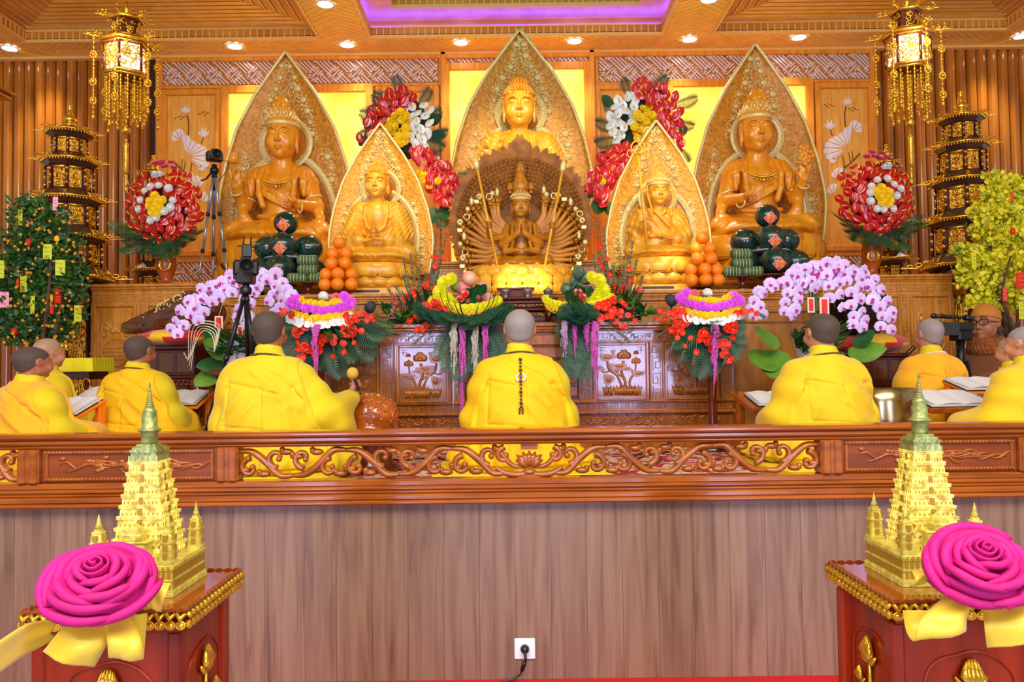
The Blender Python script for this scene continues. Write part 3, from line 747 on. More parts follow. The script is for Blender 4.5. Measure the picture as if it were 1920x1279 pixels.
# openwork scrolls
ow=MB()
def scroll(cx,cz,r,a0,turn,w=.0145,n=26,end=.22):
    pts=[];rs=[]
    for i in range(n+1):
        t=i/n; rad=r*(1-t*(1-end)); an=a0+turn*t
        pts.append((cx+rad*math.cos(an),.04,cz+rad*math.sin(an))); rs.append(w*(1-.45*t))
    ow.tube(pts,rs,8,flat=(1,1.6,1)); ow.ball(pts[-1],(.013,.018,.013),8,6)
def vine(pts,w): 
    p=spline([(a,.04,b) for a,b in pts],8); k=len(p)
    ow.tube(p,[w*(.55+.45*math.sin(PI*i/(k-1))) for i in range(k)],8,flat=(1,1.6,1))
zm=.198
def openwork(x0,x1,sx):
    def X(u): return x0+u if sx>0 else x0-u
    W=abs(x1-x0); n=5; st=W/n
    for i in range(n):
        u=i*st; up=1 if i%2==0 else -1
        vine([(X(u),zm-up*.052),(X(u+st*.25),zm-up*.05),(X(u+st*.5),zm+up*.005),(X(u+st*.75),zm+up*.046),(X(u+st),zm+up*.052)],.0165)
        scroll(X(u+st*.30),zm+up*.022,.042,(-PI/2*up if sx>0 else PI+PI/2*up),sx*up*5.2)
        scroll(X(u+st*.80),zm-up*.020,.043,(PI/2*up if sx>0 else PI-PI/2*up),-sx*up*5.2)
        for du,dz,ang in ((.12,up*.052,.5),(.55,-up*.05,-.6),(.93,-up*.03,.4)):
            ow.ball((X(u+st*du),.04,zm+dz*.9),(.030,.018,.014),8,6)
            ow.ball((X(u+st*du+.018),.04,zm+dz*.9+.01),(.013,.014,.012),8,6)
        ow.box((X(u+st*.5)-.012,.03,zm+up*.045),(X(u+st*.5)+.012,.055,zm+up*.07)) if False else None
openwork(.10,1.215,1); openwork(-.10,-1.215,-1)
for a in (-1.15,-.75,-.35,0,.35,.75,1.15):
    L=.062 if abs(a)<.9 else .05
    ow.tube([(math.sin(a)*L*.25,.04-.01,zm-.028),(math.sin(a)*L*.75,.025,zm+math.cos(a)*L*.35-.01),(math.sin(a)*L*1.25,.034,zm+math.cos(a)*L*.95-.02)],[.012,.017,.003],8)
for s in (-1,1):
    vine([(0,zm-.05),(s*.05,zm-.06),(s*.10,zm-.052),(s*.14,zm-.03)],.014); vine([(s*.02,zm-.03),(s*.07,zm-.02),(s*.11,zm+.02),(s*.13,zm+.055)],.011)
    scroll(s*.105,zm+.02,.034,PI/2,-s*5.0)
ow.ball((0,.035,zm-.048),(.03,.02,.014),10,6); ow.box((-.035,.025,zm+.045),(.035,.055,.27)); ow.box((-.05,.025,.126),(.05,.055,zm-.055))
ow.build('openwork_scroll',M['railcarve'],bal)
for sx in (-1,1):
    ow=MB(); openwork(sx*2.13,sx*3.0,sx); ow.build('openwork_scroll',M['railcarve'],bal)
# ---- wall socket with plug and lead
so=thing('wall_socket','white square wall socket with a black plug in the laminate wall','socket',P(984,1216,3.343))
MB().bbox((-.043,-.008,-.043),(.043,.0,.043),.004).build('face_plate',M['white'],so)
pg=thing('power_cord','black plug and cord hanging from the white wall socket','cord',P(984,1216,3.335))
mb=MB(); mb.M=Matrix.Rotation(PI/2,4,'X'); mb.lathe([(.017,0),(.019,.006),(.016,.022),(.010,.03),(0.0,.032)],14); mb.M=None
mb.build('plug',M['black'],pg)
mb=MB(); mb.tube(spline([(.0,-.026,-.006),(.002,-.034,-.03),(.0,-.028,-.045)],6),.006,8); mb.tube([(.0,-.028,-.045),(-.004,-.026,-.055),(-.013,-.02,-.083)],[.008,.0095,.008],8)
mb.tube(spline([(-.013,-.02,-.083),(-.022,-.02,-.1),(-.045,-.022,-.115),(-.08,-.028,-.124),(-.13,-.04,-.128)],6),.004,8); mb.build('lead',M['black'],pg)
# ---------------------------------------------------------------- altars
def greek(mb,x0,x1,z0,z1,y,t=None,d=.006,vert=False,gap=.12):
    "raised meander between x0..x1, z0..z1 on the plane y (facing -y)"
    if vert: L,H=z1-z0,x1-x0
    else: L,H=x1-x0,z1-z0
    n=max(1,round(L/(H*1.5))); w=L/n; t=t or H*.10
    cnt=[0]
    def seg(a0,b0,a1,b1):
        cnt[0]+=1; d_=d+.0004*(cnt[0]%7)
        lo=(min(a0,a1)-t/2,min(b0,b1)-t/2); hi=(max(a0,a1)+t/2,max(b0,b1)+t/2)
        if vert: mb.box((x0+lo[1],y-d_,z0+lo[0]),(x0+hi[1],y+.002,z0+hi[0]))
        else: mb.box((x0+lo[0],y-d_,z0+lo[1]),(x0+hi[0],y+.002,z0+hi[1]))
    for i in range(n):
        o=i*w; b=H*.12; T=H*.88
        if i%2: b,T=T,b
        pts=[(o,b),(o+w*.84,b),(o+w*.84,T),(o+w*.2,T),(o+w*.2,b+(T-b)*.35),(o+w*.6,b+(T-b)*.35),(o+w*.6,b+(T-b)*.68)]
        for p,q in zip(pts,pts[1:]): seg(*p,*q)
        seg(o+w*.84,b,o+w,b) if i%2==0 else seg(o+w*.84,b,o+w,b)
def flower_rel(mb,x,y,z,r,n=7,a0=-1.3,a1=1.3,d=.012):
    for i in range(n):
        a=a0+(a1-a0)*i/(n-1); L=r*(1 if i%2 else .86)
        mb.ball((x+math.sin(a)*L*.55,y-d*.3,z+math.cos(a)*L*.55),(r*.2+abs(math.sin(a))*L*.22,d,r*.2+abs(math.cos(a))*L*.3),8,5)
    mb.ball((x,y-d*.5,z+r*.1),(r*.3,d,r*.25),8,5)
def lotus_relief(mb,x0,x1,z0,z1,y,seed=1,mir=False):
    rr=random.Random(seed); w=x1-x0; h=z1-z0
    X=lambda u:(x1-u*w) if mir else (x0+u*w)
    Z=lambda v:z0+v*h
    def stem(p,r=.008):
        q=spline([(X(a),y-.004,Z(b)) for a,b in p],6); mb.tube(q,r,7)
    stem([(.45,.08),(.42,.3),(.5,.5),(.45,.72)],.010); stem([(.45,.1),(.6,.42),(.78,.55),(.82,.72)],.008)
    stem([(.3,.1),(.32,.3),(.25,.42),(.12,.46)],.008); stem([(.2,.42),(.18,.6),(.16,.78)],.006); stem([(.78,.52),(.9,.5),(.97,.56)],.006); stem([(.5,.4),(.62,.5)],.006)
    flower_rel(mb,X(.44),y,Z(.78),.062,9); flower_rel(mb,X(.17),y,Z(.68),.042,7); flower_rel(mb,X(.16),y,Z(.86),.025,5)
    for u,v,rx,rz in ((.82,.80,.060,.026),(.55,.62,.062,.018),(.40,.56,.05,.016),(.12,.47,.056,.022),(.80,.36,.038,.040),(.68,.90,.014,.02),(.62,.52,.024,.026),(.72,.62,.016,.024),(.97,.57,.026,.02)):
        n=11; pts=[]
        for i in range(n):
            a=2*PI*i/n; k=1+.22*math.sin(a*3+u*9); pts.append((X(u)+rx*k*math.cos(a),Z(v)+rz*k*math.sin(a)))
        mb.prism(pts,y-.012-.0006*int(u*37%9),y+.002); mb.ball((X(u),y-.010,Z(v)),(rx*.7,.007,rz*.7),8,5)
    for u in (.3,.38,.46,.54,.62,.12,.2,.75,.86):
        for a in (-.5,0,.5):
            mb.tube([(X(u),y-.003,Z(.05)),(X(u+a*.06),y-.008,Z(.14)),(X(u+a*.16),y-.004,Z(.24-.05*abs(a)))],[.012,.010,.002],6)
    for i in range(10):
        u=rr.uniform(.05,.95); mb.tube([(X(u+k*.03-.06),y-.003,Z(.05+.02*math.sin(k*1.4+i))) for k in range(5)],.004,5)
def cloud_rel(mb,x0,x1,z0,z1,y,seed,n=14,r=.006):
    rr=random.Random(seed); w=x1-x0;h=z1-z0
    for i in range(n):
        cx=x0+w*(i+.5)/n; cz=z0+h*rr.uniform(.35,.65); R=min(h*.42,w/n*.9); s=rr.choice((-1,1)); a0=rr.uniform(0,6)
        mb.tube([(cx+R*(1-k/16)*math.cos(a0+s*k*.42),y-.003,cz+R*(1-k/16)*math.sin(a0+s*k*.42)) for k in range(14)],[r*(1-.04*k) for k in range(14)],6)
        mb.ball((cx+R*.5,y-.003,cz+h*rr.uniform(-.2,.2)),(R*.5,.008,R*.25),7,4)
def shou_panel(mb,x0,x1,z0,z1,y):
    cx=(x0+x1)/2; w=x1-x0; R=w*.40; cz=z0+(z1-z0)*.60
    mb.tube([(cx+R*math.cos(2*PI*i/28),y-.002,cz+R*math.sin(2*PI*i/28)) for i in range(28)],.011,6,closed=True)
    for k in (-.46,-.2,.06,.32): 
        hw=math.sqrt(max(0,1-k*k))*R*.9; mb.bbox((cx-hw,y-.009,cz+k*R*1.1-.008),(cx+hw,y+.002,cz+k*R*1.1+.008),.003)
    mb.bbox((cx-.01,y-.009,cz-R),(cx+.01,y+.002,cz-R*.45),.003); mb.bbox((cx-.01,y-.009,cz+R*.4),(cx+.01,y+.002,cz+R),.003)
    for s in (-1,1):
        for t in (-1,1): mb.bbox((cx+s*R*.38-.008,y-.008,cz+t*R*.72-.01),(cx+s*R*.38+.03*s if s>0 else cx+s*R*.38+.008,y+.002,cz+t*R*.72+.008),.002)
    for t,zz in ((1,z1-(z1-z0)*.18),(-1,z0+(z1-z0)*.10)):
        flower_rel(mb,cx,y,zz-.03*t,.055,7,-1.5+ (0 if t>0 else PI),1.5+(0 if t>0 else PI))
        for s in (-1,1):
            mb.tube(spline([(cx+s*.03,y-.003,zz),(cx+s*.08,y-.003,zz+.05*t),(cx+s*w*.38,y-.003,zz+.02*t),(cx+s*w*.36,y-.003,zz-.06*t),(cx+s*w*.24,y-.003,zz-.05*t)],6),[.016*(1-.02*i) for i in range(25)],6)
            mb.ball((cx+s*w*.24,y-.003,zz+.0*t),(w*.13,.010,.028),8,5)
    for s in (-1,1):
        for zz,t in ((z1-.012,-1),(z0+.012,1)):
            xx=cx+s*(w/2-.012)
            for k in (0,.022): mb.box((min(xx,xx-s*.06),y-.006,zz+k*t-.003),(max(xx,xx-s*.06),y+.002,zz+k*t+.003))
            mb.box((xx-s*.06-.003,y-.006,min(zz,zz+.022*t)),(xx-s*.06+.003,y+.002,max(zz,zz+.022*t)))
# front altar table -------------------------------------------------
TX=XC+.0; TH2=1.525; TY=5.7; ZTOP=1.615
def ZT(py): return P(978,py,TY).z
def XT(px): return P(px,700,TY).x
tab=thing('altar_table','long low carved altar table with lotus panels behind the central monk','altar',(TX,TY,PZ0))
def loc(o): o.location=(-TX,-TY,-PZ0)   # meshes below are drawn in world coordinates
tb=MB(); tb.bbox((TX-TH2+.02,TY+.035,PZ0+.05),(TX+TH2-.02,TY+.42,ZTOP-.05),.005); loc(tb.build('carcass',M['altar_dark'],tab))
tb=MB()
for a,pr,z0,z1 in ((.05,.03,ZTOP-.03,ZTOP),(.03,.015,ZTOP-.05,ZTOP-.03),(.015,.005,ZTOP-.065,ZTOP-.05)): tb.bbox((TX-TH2-a+.03,TY-pr,z0),(TX+TH2+a-.03,TY+.44,z1),.006)
loc(tb.build('table_top',M['altar'],tab))
fr2=MB(); gk=MB(); ground=MB(); rl=MB()
zs={k:ZT(v) for k,v in dict(gt=626,gb=641,pt=650,pb=750,ft=757,fb=771,ct=778,cb=803).items()}
fr2.bbox((TX-TH2+.02,TY+.01,zs['gb']-.012),(TX+TH2-.02,TY+.04,zs['gb']),.004); fr2.bbox((TX-TH2+.02,TY+.005,zs['ft']),(TX+TH2-.02,TY+.04,zs['pb']-.004),.006)
fr2.bbox((TX-TH2+.01,TY-.005,zs['ct']),(TX+TH2-.01,TY+.04,zs['fb']-.002),.006); fr2.bbox((TX-TH2,TY-.012,PZ0),(TX+TH2,TY+.04,zs['cb']),.008)
greek(gk,TX-TH2+.03,TX+TH2-.03,zs['gb'],zs['gt'],TY+.035)
greek(gk,TX-TH2+.03,TX+TH2-.03,zs['fb'],zs['ft'],TY+.035)
pil=[715,735],[845,868],[1088,1112],[1222,1243],[582,602],[1354,1376]
for a,b in pil:
    x0,x1=XT(a),XT(b); fr2.bbox((x0-.012,TY+.0,zs['ft']),(x0,TY+.04,zs['gb']),.003); fr2.bbox((x1,TY+.0,zs['ft']),(x1+.012,TY+.04,zs['gb']),.003)
    loc(MB().box((x0,TY+.025,zs['ft']),(x1,TY+.036,zs['gb'])).build('pilaster_ground',M['panelcoat'],tab)); greek(gk,x0+.006,x1-.006,zs['ft'],zs['gb'],TY+.025,vert=True)
def inset(a,b,seed,mir):
    x0,x1=XT(a),XT(b); z0,z1=zs['pb'],zs['pt']
    for q in (((x0-.022,TY+.005,z0-.02),(x0,TY+.04,z1+.02)),((x1,TY+.005,z0-.02),(x1+.022,TY+.04,z1+.02)),((x0,TY+.005,z1),(x1,TY+.04,z1+.02)),((x0,TY+.005,z0-.02),(x1,TY+.04,z0))): fr2.bbox(*q,.005)
    rl=MB(); gd=MB().box((x0,TY+.028,z0),(x1,TY+.036,z1)); loc(gd.build('panel_ground',M['panelcoat'],tab)); lotus_relief(rl,x0+.015,x1-.015,z0+.01,z1-.01,TY+.028,seed,mir)
    for sx,xx in ((1,x0),(-1,x1)):
        for k in range(2): rl.box((min(xx+sx*.012,xx+sx*.06),TY+.022,z1-.016-k*.02),(max(xx+sx*.012,xx+sx*.06),TY+.03,z1-.011-k*.02))
        rl.box((xx+sx*.03-.003,TY+.022,z1-.055),(xx+sx*.03+.003,TY+.03,z1-.012))
    loc(rl.build('lotus_carving',M['relief'],tab))
inset(748,836,3,False); inset(1121,1212,4,True); inset(612,705,5,False); inset(1252,1344,6,True)
for i,(a,b) in enumerate(((600,700),(715,790),(795,866),(1090,1160),(1165,1240),(1250,1352))): cloud_rel(rl,XT(a),XT(b),zs['cb'],zs['ct'],TY+.036,20+i,6,.008)
# stepped middle bay
for i in range(5): fr2.bbox((XT(874),TY+.0-.004*i,ZT(628+i*24+20)),(XT(1083),TY+.04,ZT(628+i*24)),.008)
loc(fr2.build('frame_moulding',M['altar'],tab)); loc(gk.build('meander_border',M['relief'],tab)); loc(rl.build('apron_carving',M['relief'],tab))
# raised step and deck behind it --------------------------------------
def block(name,label,x0,x1,y0,y1,z1,z0=PZ0,mouldings=True,slot=False):
    t=thing(name,label,'altar',((x0+x1)/2,y0,z0))
    cx,cy=(x0+x1)/2,y0
    mb=MB(); mb.box((x0+.02-cx,.03,0),(x1-.02-cx,y1-y0,z1-z0-.02)); mb.build('carcass',M['cabwood'],t)
    mb=MB()
    for a,pr,za,zb in ((.0,.0,z1-.025,z1),(.012,.012,z1-.045,z1-.025),(.02,.02,z1-.06,z1-.045)): mb.bbox((x0+a-cx,pr,za-z0),(x1-a-cx,y1-y0,zb-z0),.006)
    mb.build('top_board',M['cabwood'],t)
    return t,cx,cy
st,cx,cy=block('altar_step','stepped wooden altar carrying the three front statues behind the low table',-2.2,2.42,6.15,7.0,1.88)
mb=MB(); greek(mb,-2.18-cx,2.40-cx,1.72-PZ0,1.79-PZ0,.03); mb.build('meander_border',M['cabrelief'],st)
mb=MB()
for z in (1.70,1.62,1.80): mb.bbox((-2.2-cx,.005,z-PZ0),(2.42-cx,.04,z+.012-PZ0),.004)
mb.build('moulding',M['cabwood'],st)
dk,cx,cy=block('altar_deck','high wooden deck under the large central statue',XC-1.32,XC+1.32,7.02,8.44,2.24)
mb=MB(); greek(mb,-1.3,1.3,2.10-PZ0,2.17-PZ0,.03); mb.build('meander_border',M['cabrelief'],dk)
block('altar_deck','low wooden deck under the right half of the left statue',-2.212,XC-1.335,7.02,8.44,2.03); block('altar_deck','low wooden deck under the left half of the right statue',XC+1.335,2.432,7.02,8.44,2.03)
# side cabinets ---------------------------------------------------------
def cabinet(x0,x1,label,mir):
    z1=2.03; y0=6.6
    t,cx,cy=block('altar_cabinet',label,x0,x1,y0,8.44,z1)
    g=MB(); f=MB(); r=MB()
    L=x1-x0; n=3; pw=L/n
    greek(g,x0+.03-cx,x1-.03-cx,z1-.145-PZ0,z1-.075-PZ0,.03)
    for i in range(n+1):
        q=min(max(x0+i*pw-.024,x0+.012),x1-.06)-cx; greek(g,q,q+.048,.06,z1-.16-PZ0,.03,vert=True)
    for i in range(n):
        a=x0+i*pw-cx; b=a+pw; A,B=a+.062,b-.062; Z0,Z1=.20,z1-.19-PZ0
        for q in (((A-.022,.008,Z0-.022),(A,.04,Z1+.022)),((B,.008,Z0-.022),(B+.022,.04,Z1+.022)),((A,.008,Z1),(B,.04,Z1+.022)),((A,.008,Z0-.022),(B,.04,Z0))): f.bbox(*q,.006)
        r=MB(); shou_panel(r,A+.012,B-.012,Z0+.02,Z1-.02,.03); r.build('longevity_carving',M['cabrelief'],t)
    r=MB()
    f.bbox((x0-cx,-.01,0),(x1-cx,.04,.05),.008); f.bbox((x0-cx,-.002,.05),(x1-cx,.04,.10),.008); cloud_rel(r,x0+.1-cx,x1-.1-cx,.10,.17,.03,8,16,.006)
    f.build('panel_frame',M['cabwood'],t); g.build('meander_border',M['cabrelief'],t); r.build('base_carving',M['cabrelief'],t)
    return t
cabinet(-3.52,-2.215,'carved wooden altar cabinet with round longevity panels at the left, under the left statue',False)
cabinet(2.435,3.70,'carved wooden altar cabinet with round longevity panels at the right, under the right statue',True)
# ---------------------------------------------------------------- sculpted heads and hands
def sculpt_face(S,long_ears=True,closed=True,neck=False):
    "head with chin at z=0, crown at z=1, looking along -y"
    S.ell((0,.06,.62),(.36,.43,.39),.06); S.ell((0,-.06,.44),(.335,.36,.40),.08)
    S.ell((0,-.09,.23),(.285,.28,.225),.09); S.ell((0,-.30,.085),(.10,.09,.085),.08)
    for s in (-1,1):
        S.ell((s*.15,-.435,.535),(.115,.045,.05),.05,cut=True)
        S.chain([(s*.045,-.425,.585),(s*.12,-.42,.635),(s*.20,-.385,.635),(s*.28,-.31,.585)],[.020,.020,.018,.012],.035)
        S.ell((s*.15,-.362,.525),(.098,.056,.046),.03)
        S.ell((s*.19,-.275,.33),(.135,.12,.14),.08)
        S.chain([(s*.050,-.415,.515),(s*.10,-.437,.497),(s*.165,-.432,.492),(s*.225,-.395,.505),(s*.265,-.345,.522)],.0115 if closed else .018,.006,cut=True)
        S.ell((s*.050,-.425,.35),(.034,.040,.028),.025)
        S.ell((s*.365,.03,.50),(.035,.085,.13),.02)
        if long_ears: S.ell((s*.355,.0,.28),(.038,.05,.16),.03)
        S.ell((s*.385,.0,.50),(.014,.045,.075),.012,cut=True)
    S.cap((0,-.395,.62),(0,-.465,.385),.026,.040,.035); S.ell((0,-.472,.365),(.040,.042,.036),.02)
    S.chain([(-.095,-.380,.222),(-.05,-.408,.234),(0,-.420,.232),(.05,-.408,.234),(.095,-.380,.222)],[.009,.015,.017,.015,.009],.03)
    S.chain([(-.07,-.383,.190),(0,-.412,.180),(.07,-.383,.190)],[.010,.021,.010],.02)
    S.chain([(-.12,-.395,.210),(-.05,-.435,.207),(0,-.445,.209),(.05,-.435,.207),(.12,-.395,.210)],.0085,.005,cut=True)
    if neck: S.cap((0,.06,.15),(0,.08,-.35),.21,.23,.08)
    return S
def head_data(name,m,long_ears=True,closed=True,h=.0105):
    S=Sculpt((-.5,-.62,-.3),(.5,.6,1.12),h); sculpt_face(S,long_ears,closed)
    S.cap((0,.05,.2),(0,.07,-.28),.19,.2,.06)
    return S.data(name,m)
def hand(S,w,d,nrm,size=.11,curl=.3,side=1,k=.012,spread=.05,fingers=None,thumb=.6):
    "hand from wrist w, fingers along d, palm facing nrm; side=+1 puts the thumb at +d x nrm"
    w=Vector(w);d=Vector(d).normalized();n=Vector(nrm); n=(n-d*n.dot(d)).normalized(); a=d.cross(n)*side
    L=size
    for o in (-.22,0,.22): S.cap(w+a*o*L*.55,w+d*L*.48+a*o*L,L*.13,L*.135,k*1.5)
    for i,ln in enumerate((.46,.52,.48,.38)):
        o=(-.30+.2*i)*-1; c=curl if fingers is None else fingers[i]
        p=w+d*L*.48+a*o*L; dd=(d+a*o*spread*4).normalized(); pts=[p]
        for sgm in range(3):
            ang=c*(.5+sgm*.55); v=dd*math.cos(ang)+n*math.sin(ang); p=p+v*L*ln*(.42,.33,.25)[sgm]; pts.append(p)
        S.chain([tuple(q) for q in pts],[L*.085,L*.08,L*.072,L*.055],k*.6)
    t0=w+d*L*.12+a*L*.26; t1=t0+(d*.55+a*.75+n*thumb*.4).normalized()*L*.26; t2=t1+(d*.9+a*.1+n*thumb).normalized()*L*.24
    S.chain([tuple(t0),tuple(t1),tuple(t2)],[L*.12,L*.095,L*.07],k)
HEAD=head_data('buddha_head',M['statue2'])
def head_obj(par,mt,loc,sc,rx=0.0):
    me=HEAD.copy(); me.materials.clear(); me.materials.append(mt)
    return link('head',me,par,loc,(rx,0,0),sc)
def curls(par,mt,loc,sc,rx=0.0):
    mb=MB(); mb.ball((0,.07,.66),(.375,.44,.37),20,14); mb.ball((0,.09,1.02),(.20,.22,.16),14,10)
    def rows(c,r,n0,lo,hi,front):
        for i in range(n0+1):
            el=lo+(hi-lo)*i/n0; m=max(3,int(2*PI*math.cos(el)*r[0]/.072))
            for j in range(m):
                q=2*PI*(j+.5*(i%2))/m; x=c[0]+r[0]*math.cos(el)*math.cos(q); y=c[1]+r[1]*math.cos(el)*math.sin(q); z=c[2]+r[2]*math.sin(el)
                if front and y<-.02 and z<.74+.06*(1-min(1,abs(x)/.3)) : continue
                mb.ball((x,y,z),(.040,.040,.036),7,5)
    # keep the cap off the forehead
    rows((0,.07,.66),(.385,.45,.38),11,-.35,1.45,True); rows((0,.09,1.02),(.21,.23,.17),5,-.1,1.45,False)
    V=[(x,(max(y,-.30+.0*z) if z<.80 else y),z) for x,y,z in mb.v]; mb.v=[(x,y if not(z<.80 and y<-.30) else y*.9,z) for x,y,z in mb.v]
    return mb.build('hair_curls',mt,par,loc,(rx,0,0),sc)
def crown(par,m1,m2,loc,sc,tall=.5,rx=0.0,bun=True):
    mb=MB()
    mb.lathe([(.385,.70),(.41,.715),(.41,.775),(.39,.79)],28,1,(0,.05,0),1,1.12)
    if bun: mb.ball((0,.10,.92),(.26,.30,.26),14,9,0); mb.lathe([(.2,1.0),(.17,1.2),(.09,1.34),(.02,1.42),(0,1.43)],14,0,(0,.10,0))
    else: mb.lathe([(.36,.78),(.39,.85),(.37,.95),(.30,1.0),(0.0,1.02)],24,0,(0,.05,0),1,1.1)
    for i in range(11):
        a=-PI*.62+PI*1.24*i/10; big=math.cos(a*.75)**2; hgt=.14+tall*.85*big; w=.085
        cx=.40*math.sin(a); cy=.05-.44*math.cos(a)
        M0=Matrix.Translation((cx,cy,.77))@Matrix.Rotation(a,4,'Z')@Matrix.Rotation(-.30,4,'X')
        mb.M=M0
        mb.prism([(-w,0),(w,0),(w*1.2,hgt*.35),(w*1.05,hgt*.6),(w*.7,hgt*.82),(w*.3,hgt*.95),(0,hgt),(-w*.3,hgt*.95),(-w*.7,hgt*.82),(-w*1.05,hgt*.6),(-w*1.2,hgt*.35)],-.012,.02,0)
        mb.ball((0,-.025,hgt*.30),(.038,.03,.05),8,6,1); mb.ball((0,-.02,hgt*.62),(.024,.02,.034),8,6,1)
        for s in (-1,1): mb.tube([(s*.02,-.015,hgt*.1),(s*.07,-.015,hgt*.22),(s*.065,-.015,hgt*.42),(s*.02,-.015,hgt*.5)],.014,6,1)
        mb.M=None
    return mb.build('crown',[m1,m2],par,loc,(rx,0,0),sc)
def ribs(ome,amp,ph,mask):
    return lambda x,y,z: amp*np.sin(ome*ph(x,y,z))*mask(x,y,z)
def sst(a,b,t): 
    t=np.clip((t-a)/(b-a),0,1); return t*t*(3-2*t)
def legs(S,foot=True):
    for s in (-1,1):
        S.cap((s*.15,.08,.115),(s*.41,-.09,.10),.125,.105,.07); S.cap((s*.41,-.10,.095),(-s*.05,-.27,.085),.095,.075,.06)
    S.ell((0,-.12,.06),(.46,.30,.07),.06); S.ell((0,.12,.12),(.30,.2,.14),.06)
    S.fold(lambda x,y,z: .0075*np.sin(62*(z*.85+.9*np.abs(np.abs(x)-.2)**1.5-.25*y))*sst(.26,.18,z)*sst(.06,.16,np.abs(x)))
    S.fold(lambda x,y,z: .006*np.sin(80*x+6*np.sin(9*z))*sst(.12,.05,np.abs(x))*sst(.16,.09,z))
def body_bodhisattva():
    S=Sculpt((-.64,-.52,-.02),(.64,.36,.86),1/135); legs(S)
    S.ell((0,.10,.24),(.205,.15,.17),.05); S.ell((0,.08,.38),(.17,.125,.15),.05); S.ell((0,.07,.54),(.225,.14,.145),.05)
    for s in (-1,1): S.ell((s*.085,-.02,.545),(.105,.065,.075),.03)
    S.cap((-.19,.08,.645),(.19,.08,.645),.08,.08,.05); S.ell((0,.08,.68),(.16,.09,.075),.05); S.cap((0,.07,.66),(0,.05,.80),.098,.090,.04)
    S.chain([(-.09,-.055,.40),(0,-.07,.385),(.09,-.055,.40)],.006,.008,cut=True)
    # raised arm (viewer's left) and lowered arm
    S.chain([(-.25,.07,.62),(-.34,.01,.36)],[.078,.070],.03); S.chain([(-.34,.01,.36),(-.37,-.15,.50)],[.068,.042],.02)
    hand(S,(-.37,-.155,.51),(-.02,-.02,1),(0.2,-1,0),.155,.25,1,.012,.05,(.9,.9,.25,.15),.8)
    S.chain([(.25,.07,.62),(.36,.02,.34)],[.078,.070],.03); S.chain([(.36,.02,.34),(.24,-.20,.33)],[.066,.042],.02)
    hand(S,(.235,-.21,.335),(-.75,-.4,.35),(0,-.3,1),.15,.5,-1,.012,.05,(.3,.4,.9,1.0),.8)
    # shawl over the shoulders, falling along the chest and over the arms
    for s in (-1,1):
        S.chain([(s*.11,.08,.72),(s*.155,-.03,.66),(s*.175,-.085,.56),(s*.165,-.10,.44),(s*.13,-.10,.34)],[.035,.032,.03,.028,.03],.012)
        S.chain([(s*.145,.08,.70),(s*.215,.0,.655),(s*.25,-.06,.55),(s*.255,-.05,.45)],[.035,.04,.036,.03],.014)
        S.chain([(s*.24,.10,.66),(s*.31,.06,.56),(s*.335,.06,.42),(s*.36,.10,.26),(s*.36,.16,.10)],[.06,.055,.05,.045,.05],.02)
    S.chain([(-.345,-.02,.34),(-.33,-.06,.25),(-.27,-.05,.20)],[.05,.05,.04],.02); S.chain([(.36,.0,.34),(.40,-.03,.24),(.42,-.03,.16)],[.05,.045,.04],.02)
    for k in (0,.03,.06): S.chain([(.17,-.05,.30+k),(.05,-.09,.34+k*.9),(-.08,-.085,.405+k*.7),(-.16,-.05,.46+k*.5)],.012,.006)
    S.chain([(-.19,-.02,.26),(0,-.085,.235),(.19,-.02,.26)],[.02,.028,.02],.01); S.chain([(.0,-.10,.24),(.02,-.16,.21),(.01,-.24,.19)],[.03,.03,.035],.012)
    S.fold(lambda x,y,z: .004*np.sin(120*(np.abs(x)-.25*z))*sst(.17,.21,np.abs(x))*sst(.34,.42,z)*sst(.68,.60,z)*sst(.36,.32,np.abs(x)))
    return S.floor(0).data('seated_body',M['statue'])
